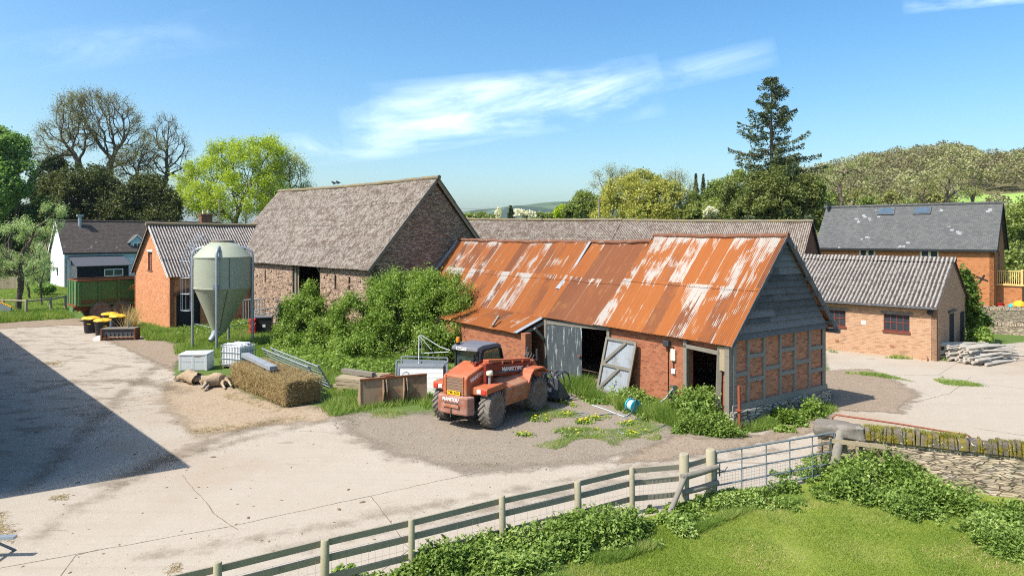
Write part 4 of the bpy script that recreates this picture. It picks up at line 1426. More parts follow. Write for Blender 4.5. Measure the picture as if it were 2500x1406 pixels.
struct(sheet('gravel', M['gravel'], GRAV, .006, .25))
DIRT = [G(*q) for q in ((400, 925), (560, 935), (700, 990), (760, 985), (830, 1000), (800, 1030), (640, 1045), (480, 1075), (420, 1040), (380, 985))]
struct(sheet('bare_earth', M['dirt'], DIRT, .010, .25))
TRK = [G(*q) for q in ((235, 790), (300, 800), (430, 840), (500, 862), (440, 880), (420, 905), (340, 870), (270, 835), (235, 822))]
struct(sheet('bare_earth', M['track'], TRK, .012, .25))
TRK2 = [G(*q) for q in ((1990, 905), (2120, 900), (2250, 960), (2200, 1010), (2050, 1003), (2025, 985))]
struct(sheet('bare_earth', M['track'], TRK2, .012, .25))
TRK3 = [G(*q) for q in ((1640, 1060), (1800, 1072), (1960, 1035), (2040, 1010), (2010, 1050), (1960, 1062), (1800, 1095), (1660, 1118), (1480, 1138))]
struct(sheet('bare_earth', M['track'], TRK3, .009, .25))
EDGE = [G(*q) for q in ((-200, 765), (0, 785), (170, 778), (300, 778), (300, 792), (150, 795), (0, 803), (-200, 815))]
struct(sheet('bare_earth', M['track'], EDGE, .011, .4))
LAWN = [(-8, 9.0), (-6.3, 9.95), (-3.3, 11.9), (1.5, 14.85), (4.9, 16.5), (9.0, 18.3), (12.5, 16.7), (17, 14.7), (17, 5), (-8, 5)]
V = np.array([(x, y, .010) for x, y in LAWN])
LW = mesh_np('lawn', V, np.array([list(range(len(LAWN)))]), M['lawn'])
struct(LW)

# tyre marks and mud carried over the slab
def band(pts, w):
    P = [Vector(G(*q)) for q in pts]
    L_, R_2 = [], []
    for i, p in enumerate(P):
        d = (P[min(i + 1, len(P) - 1)] - P[max(i - 1, 0)]).normalized()
        nn = Vector((-d.y, d.x))
        L_.append(tuple(p + nn * w / 2))
        R_2.append(tuple(p - nn * w / 2))
    return L_ + R_2[::-1]


for k, (pts, w) in enumerate([(((1930, 1068), (1650, 1122), (1350, 1180), (1050, 1235), (700, 1300), (300, 1370)), .5), (((1900, 1095), (1620, 1152), (1320, 1215), (1000, 1280), (650, 1352)), .5),
                              (((840, 1020), (640, 1060), (430, 1120), (200, 1230), (60, 1330)), .6), (((700, 1018), (520, 1075), (380, 1130), (250, 1190)), .9),
                              (((390, 890), (300, 960), (180, 1080), (60, 1200)), .7), (((470, 960), (330, 930), (200, 930), (60, 960)), 1.0)]):
    struct(sheet('mud_smear', M['mud'], band(pts, w), .0035 if k == 0 else .014 + .0035 * k, .2, .7))
# slab joints and cracks
JT = [((90, 1480), (185, 1355), (240, 1340)), ((900, 1420), (1000, 1340), (905, 1210)), ((905, 1210), (560, 1285), (0, 1385)), ((905, 1210), (1180, 1150)),
      ((445, 1160), (530, 1260), (580, 1292)), ((2290, 915), (2380, 935), (2560, 955)), ((2020, 905), (2180, 915), (2290, 915), (2340, 885)),
      ((2370, 920), (2320, 960), (2200, 990)), ((2380, 1045), (2480, 1060), (2600, 1075)), ((450, 960), (380, 985), (200, 1000))]
mb = MB()
rj = random.Random(2)
for ln in JT:
    pts = [Vector(G(*q) + (.004,)) for q in ln]
    for a, b in zip(pts, pts[1:]):
        n = max(2, int((b - a).length / .25))
        last = a
        sdv = (b - a).cross(Vector((0, 0, 1))).normalized()
        for k in range(1, n + 1):
            q = a.lerp(b, k / n) + sdv * rj.uniform(-.02, .02)
            w = rj.uniform(.004, .011)
            mb.poly(last - sdv * w, last + sdv * w, q + sdv * w, q - sdv * w)
            last = q
struct(mb.build('slab_joints', m_plain('joint_dirt', ph('94826e'), .95, .2, 4), fix=False))
# ------------------------------------------------------------------ telehandler
TH = thing('telehandler', 'dusty orange telescopic handler with grey cab and amber beacon parked on the gravel', 'telehandler', (-1.5, 23.5), math.atan2(.83, .558))


def wheel(par, c, r, w, out, n=20, label=None):
    wh = bpy.data.objects.new('wheel', None)
    COL.objects.link(wh)
    wh.parent = par
    wh.location = c
    Mx = Matrix.Rotation(-math.pi / 2 * out, 3, 'X')        # lathe axis z -> outward y
    h = w / 2
    b = MB().lathe([(r * .52, -h * .7), (r * .58, -h * .92), (r * .8, -h), (r * .92, -h * .9), (r * .955, -h * .6), (r * .96, 0), (r * .955, h * .6), (r * .92, h * .9),
                    (r * .8, h), (r * .58, h * .92), (r * .52, h * .7)], 40, (0, 0, 0), Mx)
    for k in range(n):
        for s in (-1, 1):
            t0 = 2 * math.pi * (k + (.5 if s > 0 else 0)) / n
            t1 = t0 + .30
            p0 = (r * .975 * math.cos(t0), s * h * .04, r * .975 * math.sin(t0))
            p1 = (r * .955 * math.cos(t1), s * h * .95, r * .955 * math.sin(t1))
            p2 = (r * .84 * math.cos(t1 + .06), s * h * 1.02, r * .84 * math.sin(t1 + .06))
            u0 = (math.cos(t0), 0, math.sin(t0))
            b.beam(p0, p1, .055 * r / .6, .06 * r / .6, up=u0)
            b.beam(p1, p2, .055 * r / .6, .05 * r / .6, up=(math.cos(t1), s, math.sin(t1)))
    b.build('tyre', M['tyre'], wh, smooth=True, fix=False)
    MB().lathe([(r * .53, -h * .6), (r * .53, h * .78), (r * .48, h * .74), (r * .42, h * .3), (r * .30, h * .25), (r * .28, h * .5), (r * .16, h * .56), (r * .14, h * .75), (.01, h * .76)],
               28, (0, 0, 0), Mx).build('rim', M['rim'], wh, smooth=True)
    return wh


for (x, y, o) in ((0, -1.0, -1), (0, 1.0, 1), (2.77, -1.0, -1), (2.77, 1.0, 1)):
    w_ = wheel(TH, (x, y, .62), .62, .42, o)
    if x == 0:
        w_.rotation_euler = (0, 0, .12)
ch = MB()
ch.b2((-.35, -.4, .5), (3.2, .4, 1.05)).b2((-.1, -.75, .5), (.15, .75, .75)).b2((2.65, -.75, .5), (2.9, .75, .75)).b2((.3, -.85, .62), (2.4, .85, .9))
ch.build('chassis', M['steel_dark'], TH, bevel=.02)
hd = MB()
hd.prism([(-.78, 1.12), (-.78, 1.70), (-.70, 1.78), (.36, 2.06), (.5, 2.05), (.5, 1.02), (-.5, 1.02)], lambda a, b, t: (a, t, b), -.50, .52)
hd = hd.build('bonnet', M['orange'], TH, bevel=.045)
gr_ = MB()
for k in range(5):
    z = 1.24 + k * .095
    gr_.add([(-.80, -.34, z), (-.80, .34, z), (-.80, .34, z + .06), (-.80, -.34, z + .06), (-.775, -.34, z + .088), (-.775, .34, z + .088)], [(0, 1, 2, 3), (3, 2, 5, 4)])
gr_.b2((-.792, -.34, 1.22), (-.781, .34, 1.70))
gr_.build('grille', M['grille'], hd, fix=False)
gf = MB()
for y in (-.385, .36):
    gf.b2((-.81, y, 1.14), (-.75, y + .035, 1.76))
gf.b2((-.805, -.35, 1.165), (-.765, .36, 1.21)).b2((-.802, -.35, 1.70), (-.765, .36, 1.74))
gf.build('grille_frame', M['orange'], hd)
bp = MB()
bp.prism([(-.62, -.74), (-.92, -.62), (-.98, -.2), (-.98, .2), (-.92, .62), (-.62, .74)], lambda a, b, t: (a, b, t), .50, 1.12)
bp = bp.build('counterweight', M['bumper'], TH, bevel=.05)
MB().b2((-1.02, -.34, .74), (-.95, .34, .84)).build('step_bar', M['orange_dust'], bp, bevel=.015)
MB().b2((-.988, -.3, .86), (-.975, .3, .90)).tube([(-1.0, 0, .42), (-1.0, 0, .74)], .02, 6).build('tow_hitch', M['steel_dark'], bp)
pl_ = MB().b2((-.845, -.27, 1.135), (-.825, .27, 1.26)).build('number_plate', M['plate'], TH)
text_mesh('plate_text', 'T481 RCR', .118, M['ink'], pl_, frame((-.8465, 0, 1.198), (0, -1, 0), (0, 0, 1), (-1, 0, 0)), .0012, xs=.92)
# maker's lettering on the bonnet side
sl_ = math.atan2(.28, 1.06)
text_mesh('bonnet_lettering', 'MANITOU', .18, M['letter'], hd, frame((-.16, -.5022, 1.70), (math.cos(sl_), 0, math.sin(sl_)), (-math.sin(sl_), 0, math.cos(sl_)), (0, -1, 0)), .003)
text_mesh('bumper_lettering', 'MANITOU', .15, M['letter'], bp, frame((-.984, .02, 1.0), (0, -1, 0), (0, 0, 1), (-1, 0, 0)), .003)
# fenders
for s in (-1, 1):
    fd = MB()
    fd.prism([(-.5, 1.33), (-.5, 1.40), (.42, 1.44), (.74, 1.26), (.70, 1.20), (.40, 1.36)], lambda a, b, t: (a, t, b), s * .46, s * 1.14)
    fd.prism([(-.5, 1.20), (-.5, 1.40), (.42, 1.44), (.74, 1.26)], lambda a, b, t: (a, t, b), s * 1.10, s * 1.17)
    fd.b2((-.53, s * .46, 1.16), (-.485, s * 1.17, 1.385))
    fd = fd.build('rear_fender', M['orange'], TH, bevel=.012)
    MB().b2((-.56, s * .95, 1.21), (-.525, s * 1.13, 1.34)).build('tail_lamp', M['red_lens'], fd, bevel=.008)
    MB().b2((-.56, s * .76, 1.21), (-.525, s * .92, 1.34)).build('reversing_lamp', M['white_paint'], fd, bevel=.008)
    ff = MB()
    ff.prism([(2.0, 1.16), (2.18, 1.46), (2.38, 1.60), (3.1, 1.58), (3.46, 1.34), (3.40, 1.30), (3.06, 1.52), (2.40, 1.54), (2.24, 1.40), (2.08, 1.14)], lambda a, b, t: (a, t, b), s * .62, s * 1.2)
    ff.build('front_fender', M['orange'], TH, bevel=.012)
# side pods: right one is the tank, left one carries the cab step
pod = lambda s: MB().prism([(-.52, 1.50), (-1.14, 1.24), (-1.18, 1.16), (-1.06, .56), (-.6, .52), (-.52, .7)], lambda a, b, t: (t, a * -s, b), .62, 2.22)
pod(-1).build('side_tank', M['orange_dust'], TH, bevel=.03)
pod(1).build('side_step', M['orange'], TH, bevel=.03)
MB().prism([(.5, .66), (.66, 1.30), (.66, .56)], lambda a, b, t: (a, t, b), -1.0, -.6).build('pod_end', M['orange_dust'], TH)
# boom
def bz_(x):
    return 1.93 - .119 * (x - .3)
bm_ = MB()
bm_.prism([(.18, bz_(.18) - .30), (.18, bz_(.18) + .10), (3.1, bz_(3.1) + .10), (3.1, bz_(3.1) - .26), (2.2, bz_(2.2) - .34)], lambda a, b, t: (a, t, b), -.68, -.26)
bm_ = bm_.build('boom', M['maroon'], TH, bevel=.02)
MB().prism([(.35, bz_(.35) + .13), (.35, bz_(.35) + .26), (3.05, bz_(3.05) + .24), (3.05, bz_(3.05) + .13)], lambda a, b, t: (a, t, b), -.60, -.34).build('boom_tube', M['orange'], bm_, bevel=.02)
MB().tube([(.5, -.70, 1.72), (2.7, -.70, 1.46)], .035, 8).build('hydraulic_pipe', M['steel_dark'], bm_, smooth=True)
cl = MB()
for x in (1.1, 1.75, 2.4):
    cl.b2((x, -.66, bz_(x) + .08), (x + .08, -.28, bz_(x) + .19))
cl.build('boom_clamp', M['orange'], bm_)
bs = math.atan(-.119)
text_mesh('boom_lettering', 'MANISCOPIC', .23, M['letter'], bm_, frame((1.72, -.683, bz_(1.72) - .10), (math.cos(bs), 0, math.sin(bs)), (-math.sin(bs), 0, math.cos(bs)), (0, -1, 0)), .003)
MB().lathe([(.07, 0), (.07, .004)], 16, (2.72, -.682, bz_(2.72) - .06), Matrix.Rotation(math.pi / 2, 3, 'X')).build('boom_badge', M['letter'], bm_)
MB().b2((.0, -.74, 1.45), (.42, -.62, 2.1)).b2((.0, -.30, 1.45), (.42, -.2, 2.1)).build('boom_pivot', M['maroon'], TH, bevel=.02)
hd2 = MB()
hd2.prism([(3.0, 1.72), (3.25, 1.78), (3.95, .95), (3.95, .45), (3.75, .45), (3.5, .95), (3.0, 1.38)], lambda a, b, t: (a, t, b), -.66, -.28)
hd2.build('boom_head', M['orange'], TH, bevel=.02)
MB().b2((3.92, -.75, .3), (4.04, .35, 1.15)).b2((3.3, -.72, 1.72), (3.4, -.68, 2.15)).b2((3.32, -.3, 1.6), (3.42, -.24, 2.2)).build('carriage', M['steel_dark'], TH, bevel=.01)
hs_ = MB()
for k in range(4):
    y = -.65 + .11 * k
    hs_.tube([(2.95, y, 1.66), (3.2, y - .02, 1.95 + .05 * k), (3.5, y, 1.85), (3.75, y, 1.35), (3.8, y, .9)], .018, 6)
for k in range(3):
    hs_.tube([(.1, -.2 + .1 * k, 2.06), (.3, -.3 + .12 * k, 2.16 + .02 * k), (.62, -.34 + .1 * k, 2.12), (.9, -.36, bz_(.9) + .12)], .022, 6)
hs_.build('hydraulic_hose', M['black'], TH, smooth=True)
ac = MB().lathe([(.05, 0), (.05, .28), (.07, .3)], 14, (.12, -.80, 1.42)).build('air_intake', M['galv'], TH, smooth=True)
MB().lathe([(.11, 0), (.125, .03), (.125, .10), (.10, .15), (.02, .16)], 18, (.12, -.80, 1.72)).build('cap', M['chimney_pot'], ac, smooth=True)
# cab
cb = MB()
cy0, cy1, cx0, cx1 = -.14, .92, .42, 1.85
for (a, b) in (((cx0, cy0, 1.2), (cx0 + .04, cy0, 2.44)), ((cx0, cy1, 1.2), (cx0 + .04, cy1, 2.44)), ((cx1 + .12, cy0, 1.2), (cx1 - .2, cy0, 2.44)), ((cx1 + .12, cy1, 1.2), (cx1 - .2, cy1, 2.44))):
    cb.beam(a, b, .08, .08, up=(0, 1, 0))
cb.b2((cx0 - .02, cy0 - .02, 1.0), (cx1 + .16, cy1 + .02, 1.5))
cb = cb.build('cab_frame', M['cab_grey'], TH, bevel=.02)
rf = MB()
rf.prism([(cx0 - .20, 2.43), (cx0 - .16, 2.56), (cx0 + .15, 2.62), (cx1 - .35, 2.60), (cx1 - .12, 2.48), (cx1 - .12, 2.42)], lambda a, b, t: (a, t, b), cy0 - .05, cy1 + .05)
rf = rf.build('cab_roof', M['cab_grey'], cb, bevel=.03)
MB().b2((cx0 - .205, .28, 2.44), (cx0 - .185, .74, 2.54)).build('roof_sign', M['letter'], rf)
text_mesh('sign_text', 'MANITOU', .085, M['ink'], rf, frame((cx0 - .2065, .51, 2.49), (0, -1, 0), (0, 0, 1), (-1, 0, 0)), .001)
wn_ = lambda nm, q: MB().add(q + [(p[0] + .001, p[1] + .012, p[2]) for p in q], [(0, 1, 2, 3), (7, 6, 5, 4), (0, 4, 5, 1), (1, 5, 6, 2), (2, 6, 7, 3), (3, 7, 4, 0)]).build(nm, M['cab_glass'], cb)
MB().b2((cx0 - .03, cy0 + .08, 1.5), (cx0 - .015, cy1 - .06, 2.42)).build('rear_window', M['cab_glass'], cb)
wn_('side_window', [(cx0 + .12, cy0 - .05, 1.5), (cx1 + .02, cy0 - .05, 1.5), (cx1 - .22, cy0 - .05, 2.34), (cx0 + .14, cy0 - .05, 2.34)])
wn_('side_window', [(cx0 + .12, cy1 + .04, 1.5), (cx1 + .02, cy1 + .04, 1.5), (cx1 - .22, cy1 + .04, 2.34), (cx0 + .14, cy1 + .04, 2.34)])
wn_('windscreen', [(cx1 + .1, cy0 + .04, 1.5), (cx1 + .1, cy1 - .04, 1.5), (cx1 - .17, cy1 - .04, 2.42), (cx1 - .17, cy0 + .04, 2.42)])
wf = MB()
q = [(cx0 + .06, 1.5), (cx0 + .06, 2.24), (cx0 + .14, 2.40), (cx0 + .3, 2.44), (cx1 - .34, 2.44), (cx1 - .2, 2.36), (cx1 + .08, 1.5)]
for y in (cy0 - .06, cy1 + .05):
    for a, b in zip(q, q[1:]):
        wf.beam((a[0], y, a[1]), (b[0], y, b[1]), .05, .08, up=(0, 1, 0))
for y in (cy0 + .05, cy1 - .03):
    wf.beam((cx0 - .035, y, 1.48), (cx0 - .035, y, 2.42), .07, .06)
wf.build('window_surround', M['black'], cb, bevel=.008)
MB().b2((.62, .15, 1.5), (1.0, .62, 1.66)).b2((.56, .15, 1.6), (.68, .62, 2.15)).build('seat', M['black'], cb, bevel=.03)
MB().tube([(1.5, .4, 1.5), (1.28, .4, 1.85)], .03, 6).lathe([(.17, 0), (.185, .02), (.17, .04)], 16, (1.28, .4, 1.85), Matrix.Rotation(-.55, 3, 'Y')).build('steering_wheel', M['black'], cb)
MB().b2((.30, .02, 2.0), (.36, .08, 2.3)).box((.30, .5, 1.75), (.03, .5, .03), M=Matrix.Rotation(.5, 3, 'X')).build('wiper', M['black'], cb)
be = MB().lathe([(.07, 0), (.075, .06), (.05, .08)], 16, (cx0 - .02, cy1 - .12, 2.6)).build('beacon', M['black'], rf, smooth=True)
MB().lathe([(.07, .08), (.075, .2), (.05, .26), (.01, .27)], 16, (cx0 - .02, cy1 - .12, 2.6)).build('beacon_lens', M['amber'], be, smooth=True)
ex = MB().tube([(.3, .62, 1.9), (.3, .62, 2.1)], .05, 8).b2((-.72, .5, 1.3), (-.66, .56, 2.02)).tube([(-.69, .53, 1.98), (-.5, .68, 2.02), (.2, .9, 2.05)], .014, 5)
ex.build('mirror_arm', M['black'], TH)
# grab bucket on the carriage
gb = MB()
bx0, bx1 = 4.04, 5.0
gb.prism([(bx0, .95), (bx0 - .03, .2), (bx0 + .15, .06), (bx1, .04), (bx1, .08), (bx0 + .18, .11), (bx0 + .04, .24), (bx0 + .06, .95)], lambda a, b, t: (a, t, b), -1.25, 1.05)
for y in (-1.25, 1.02):
    gb.prism([(bx0, .95), (bx0 - .03, .2), (bx0 + .15, .06), (bx1, .04), (bx0 + .45, .62)], lambda a, b, t: (a, t, b), y, y + .03)
gb = gb.build('bucket', M['steel_dark'], TH, bevel=.008)
MB().b2((bx0 - .035, -.95, .42), (bx0 - .01, -.78, .56)).build('bucket_sticker', M['letter'], gb)
MB().b2((bx0 - .04, -.62, .62), (bx0 - .01, -.54, .78)).build('bucket_marker', M['amber'], gb)
tn = MB()
tn.beam((bx0 + .1, -1.2, 1.08), (bx0 + .1, 1.0, 1.08), .07, .07).beam((bx0 + .55, -1.2, 1.13), (bx0 + .55, 1.0, 1.13), .07, .07)
for k in range(9):
    y = -1.2 + k * .275
    tn.tube([(bx0 + .1, y, 1.08), (bx0 + .55, y, 1.15), (bx0 + .85, y, 1.02), (bx0 + 1.02, y, .72), (bx0 + 1.04, y, .36)], [.03, .03, .03, .025, .012], 6)
tn.build('grab_tines', M['steel_dark'], gb, smooth=True)

# ------------------------------------------------------------------ feed silo
SI = thing('feed_silo', 'pale green conical bottomed feed silo on four galvanised legs with caged ladder', 'silo', (-16.9, 39.5))
R_ = 1.55
MB().lathe([(.62, 6.12), (R_ * .72, 5.78), (R_, 5.30), (R_ + .03, 5.27), (R_ + .03, 5.20), (R_, 5.18), (R_, 3.52), (R_ + .03, 3.5), (R_ + .02, 3.44), (R_ - .02, 3.42)], 48).build('hopper_body', M['silo'], SI, smooth=True)
cn = MB()
vs, fs = [], []
n = 48
prof = [(R_ - .02, 3.44, 0), (.95, 2.2, -.1), (.42, 1.0, -.2), (.36, .85, -.22)]
for r, z, ox in prof:
    for k in range(n):
        t_ = 2 * math.pi * k / n
        vs.append((ox + r * math.cos(t_), r * math.sin(t_), z))
for i in range(len(prof) - 1):
    for k in range(n):
        fs.append((i * n + k, i * n + (k + 1) % n, (i + 1) * n + (k + 1) % n, (i + 1) * n + k))
cn.add(vs, fs).build('hopper_cone', M['silo'], SI, smooth=True, fix=False)
MB().lathe([(.64, 6.1), (.64, 6.2), (.58, 6.24), (.05, 6.26)], 32).build('lid', M['wood'], SI, smooth=True)
MB().tube([(-.25, -.1, .95), (-.42, -.28, .62), (-.52, -.5, .42)], [.36, .2, .15], 14).build('outlet_boot', M['galv'], SI, smooth=True)
for ang in (-78, 10, 192, 102):
    a = math.radians(ang)
    c, s = math.cos(a), math.sin(a)
    rr_ = R_ + .1
    MB().tube([(c * rr_, s * rr_, -.1), (c * rr_, s * rr_, 5.3), (c * (rr_ - .04), s * (rr_ - .04), 5.55), (c * (rr_ - .3), s * (rr_ - .3), 5.72), (c * 1.0, s * 1.0, 5.85)], .075, 12).build('leg', M['galv'], SI, smooth=True)
br = MB()
br.tube([(R_ * math.cos(3.35), R_ * math.sin(3.35), 1.4), (-.2, -.2, 1.05), (1.5, .25, 1.4)], .025, 6).tube([(-.2, -.3, 1.1), (.3, -1.55, 1.3)], .025, 6)
br.build('brace', M['galv'], SI)
se = MB()
for k in range(40):
    z = 3.5 + k * .043
    se.box((math.cos(-.95) * (R_ + .005), math.sin(-.95) * (R_ + .005), z), (.03, .03, .02), rz=-.95)
se.tube([(math.cos(-.95) * (R_ + .004), math.sin(-.95) * (R_ + .004), 3.45), (math.cos(-.95) * (R_ + .004), math.sin(-.95) * (R_ + .004), 5.25)], .012, 5)
se.tube([(math.cos(-1.0) * (R_ + .004), math.sin(-1.0) * (R_ + .004), 3.42), (math.cos(-1.05) * .97 - .1, math.sin(-1.05) * .97, 2.2), (-.02, -.40, 1.0)], .014, 5)
se.build('seam', M['steel_dark'], SI)
a0 = math.radians(207)
pn = MB().box((math.cos(a0) * (R_ + .02), math.sin(a0) * (R_ + .02), 4.95), (.02, .42, .42), rz=a0).build('white_panel', M['white_paint'], SI)
MB().box((math.cos(a0) * (R_ + .01), math.sin(a0) * (R_ + .01), 4.2), (.03, .12, .9), rz=a0).build('sight_window', M['silo'], SI, bevel=.01)
a1 = math.radians(-80)
MB().box((math.cos(a1) * (R_ + .015), math.sin(a1) * (R_ + .015), 3.62), (.02, .34, .22), rz=a1).build('maker_plate', M['galv'], SI)
la = math.radians(183)
lx, ly = math.cos(la), math.sin(la)
ld_ = MB()
for s in (-.22, .22):
    px_, py_ = lx * (R_ + .22) - ly * s, ly * (R_ + .22) + lx * s
    ld_.tube([(px_, py_, 2.1), (px_, py_, 5.5), (px_ * .8, py_ * .8, 6.1)], .022, 6)
for k in range(13):
    z = 2.2 + k * .27
    ld_.tube([(lx * (R_ + .22) + ly * .22, ly * (R_ + .22) - lx * .22, z), (lx * (R_ + .22) - ly * .22, ly * (R_ + .22) + lx * .22, z)], .016, 6)
ld_.build('ladder', M['galv'], SI)
cg = MB()
def hoop(z, dx, tilt=0.0):
    P = []
    for k in range(13):
        t_ = math.pi * k / 12
        o = R_ + .22 + .62 * math.sin(t_)
        s = .34 * math.cos(t_)
        P.append((lx * (o - dx) - ly * s, ly * (o - dx) + lx * s, z + tilt * math.sin(t_)))
    cg.tube(P, .018, 6)
    return P
hp = [hoop(2.15, 0), hoop(3.1, 0), hoop(4.05, 0), hoop(5.0, 0), hoop(5.7, .35, .25), hoop(6.1, .95, .55)]
for i in (3, 6, 9):
    cg.tube([h[i] for h in hp], .015, 5)
cg.build('safety_cage', M['galv'], SI)

# ------------------------------------------------------------------ yard clutter
PB = thing('pallet_box', 'white plastic pallet box with ribbed lid at the silo foot beside the dead sheep', 'crate', G(480, 900), .12)
b = MB().b2((-.62, -.5, .12), (.62, .5, .74))
for x in (-.60, 0, .60):
    b.b2((x - .05, -.53, 0), (x + .05, .53, .72))
for y in (-.46, 0, .46):
    b.b2((-.645, y - .06, 0), (.645, y + .06, .72))
b.b2((-.64, -.52, .40), (.64, .52, .44)).b2((-.64, -.52, .0), (.64, .52, .06))
b.build('box', M['white_plastic'], PB, bevel=.008)
l_ = MB().b2((-.66, -.54, .74), (.66, .54, .81))
for k in range(7):
    l_.b2((-.6 + k * .18, -.45, .81), (-.52 + k * .18, .45, .825))
l_.build('lid', M['white_plastic'], PB, bevel=.01)
tag(MB().lathe([(.14, 0), (.16, .02), (.1, .05), (.02, .055)], 12, G(484, 871, .83) + (.83,)).build('stone_weight', M['bark'], None, smooth=True), 'flat brown stone lying on the white pallet box lid', 'stone')

IB = thing('ibc_tank', 'white caged liquid tank with scrap rods on top beside the straw bale', 'tank', (-13.55, 33.45), -.38)
MB().b2((-.58, -.48, .16), (.58, .48, 1.08)).build('bottle', M['white_plastic'], IB, bevel=.08)
cg = MB()
for z in (.2, .5, .8, 1.1):
    for a, b in (((-.61, -.51), (.61, -.51)), ((.61, -.51), (.61, .51)), ((.61, .51), (-.61, .51)), ((-.61, .51), (-.61, -.51))):
        cg.tube([a + (z,), b + (z,)], .014, 6)
for k in range(8):
    x = -.61 + k * 1.22 / 7
    for y in (-.51, .51):
        cg.tube([(x, y, .14), (x, y, 1.12)], .012, 6)
for k in range(1, 6):
    y = -.51 + k * 1.02 / 6
    for x in (-.61, .61):
        cg.tube([(x, y, .14), (x, y, 1.12)], .012, 6)
cg.build('cage', M['galv'], IB)
pt = MB().b2((-.6, -.5, .1), (.6, .5, .14))
for x in (-.5, 0, .5):
    pt.b2((x - .07, -.5, 0), (x + .07, .5, .1))
pt.build('pallet', M['wood'], IB)
rr = random.Random(5)
sc_ = MB()
for k in range(26):
    a = rr.uniform(-.25, .25)
    x, y = rr.uniform(-.1, .1), rr.uniform(-.4, .4)
    sc_.tube([(x - .5 * math.cos(a), y - .5 * math.sin(a), 1.13 + rr.uniform(0, .06)), (x + .45 * math.cos(a), y + .45 * math.sin(a), 1.13 + rr.uniform(0, .06))], .012, 5)
sc_ = sc_.build('scrap_rods', M['galv'], None)
sc_.location = (-13.55, 33.45, 0)
sc_.rotation_euler = (0, 0, -.38)
tag(sc_, 'bundle of grey and rusty rods lying on the caged tank', 'scrap metal')

# straw bale
def crumbly(name, mat, sx, sy, sz, seed, amp=.10):
    rng = np.random.default_rng(seed)
    nx, ny, nz = int(sx / .07), int(sy / .07), int(sz / .07)
    V, F = [], []
    def face(o, a, b, na, nb):
        base = sum(len(v) for v in V)
        A, B = np.meshgrid(np.linspace(0, 1, na), np.linspace(0, 1, nb), indexing='ij')
        V.append(np.array(o)[None] + A.reshape(-1, 1) * np.array(a)[None] + B.reshape(-1, 1) * np.array(b)[None])
        i = (np.arange(na - 1)[:, None] * nb + np.arange(nb - 1)[None]).ravel() + base
        F.append(np.stack([i, i + nb, i + nb + 1, i + 1], 1))
    face((0, 0, 0), (sx, 0, 0), (0, 0, sz), nx, nz)
    face((0, sy, 0), (sx, 0, 0), (0, 0, sz), nx, nz)
    face((0, 0, 0), (0, sy, 0), (0, 0, sz), ny, nz)
    face((sx, 0, 0), (0, sy, 0), (0, 0, sz), ny, nz)
    face((0, 0, sz), (sx, 0, 0), (0, sy, 0), nx, ny)
    P = np.concatenate(V)
    Q = P - np.array([sx / 2, sy / 2, sz / 2])
    d = np.stack([vnoise(P, 2.2, seed + k) + .6 * vnoise(P, 7, seed + 9 + k) - .8 for k in range(3)], 1)
    # round the worn corners
    e = np.stack([np.abs(Q[:, k]) / (s / 2) for k, s in enumerate((sx, sy, sz))], 1)
    near = np.sort(e, 1)[:, 1]
    rnd = np.clip((near - .86) / .14, 0, 1)[:, None] * .07
    P = P + d * amp * 1.6 - np.sign(Q) * rnd
    P[:, 2] = np.maximum(P[:, 2], 0)
    return P, np.concatenate(F)


BP = G(694, 996)
bd = math.atan2(G(561, 940)[1] - BP[1], G(561, 940)[0] - BP[0])
BA = thing('straw_bale', 'long weathered straw bale with a grey box beam resting on top', 'bale', BP, bd)
BL_, BW_, BH_ = 5.3, 1.55, .98
P, F = crumbly('b', None, BL_, BW_, BH_, 3)
P[:, 1] = -P[:, 1]
mesh_np('bale', P, F, M['straw'], BA, smooth=True)
rng = np.random.default_rng(8)
n = 9000                                   # loose stalks sticking out of every face
f = rng.integers(0, 4, n)
S = np.stack([rng.uniform(0, BL_, n), -rng.uniform(0, BW_, n), rng.uniform(0, BH_, n)], 1)
S[f == 0, 1] = 0.02
S[f == 1, 0] = -.02
S[f >= 2, 2] = BH_ + .01
dr = rng.normal(size=(n, 3))
S2 = S + dr / np.linalg.norm(dr, axis=1)[:, None] * rng.uniform(.05, .17, n)[:, None]
V, F = tubes_np(S, S2, np.full(n, .006), np.full(n, .003), 3)
mesh_np('loose_straw', V, F, M['dead_grass'], BA)['kind'] = 'stuff'
o = MB().beam(G(598, 868, 1.12) + (1.16,), G(668, 903, 1.1) + (1.16,), .32, .18).build('box_beam', M['zinc'], None, bevel=.01)
tag(o, 'pale grey sheet metal box beam lying on the straw bale', 'beam')

# hurdles stacked behind the bale
hu = thing('cattle_hurdle', 'galvanised cattle hurdle leaning back behind the straw bale, nearer of two', 'hurdle', (0, 0, 0), 0, 'hurdles behind the bale')
p0, p1 = G(640, 856, 1.0), G(752, 908, .9)
q = MB()
for k in range(7):
    f = k / 6
    q.tube([(p0[0] + .45 * (1 - f), p0[1] + .35 * (1 - f), .15 + .95 * f), (p1[0] + .45 * (1 - f), p1[1] + .35 * (1 - f), .15 + .95 * f)], .03 if k in (0, 6) else .022, 8)
q.build('bars', M['zinc'], hu, smooth=True)
for p in (p0, p1):
    MB().beam((p[0] + .5, p[1] + .4, .05), (p[0], p[1], 1.15), .06, .06).build('upright', M['zinc'], hu)
h2 = copy_tree(hu, None, label='galvanised cattle hurdle behind the straw bale, the farther one, nearest the caged tank')
h2.location = (.32, .30, -.03)

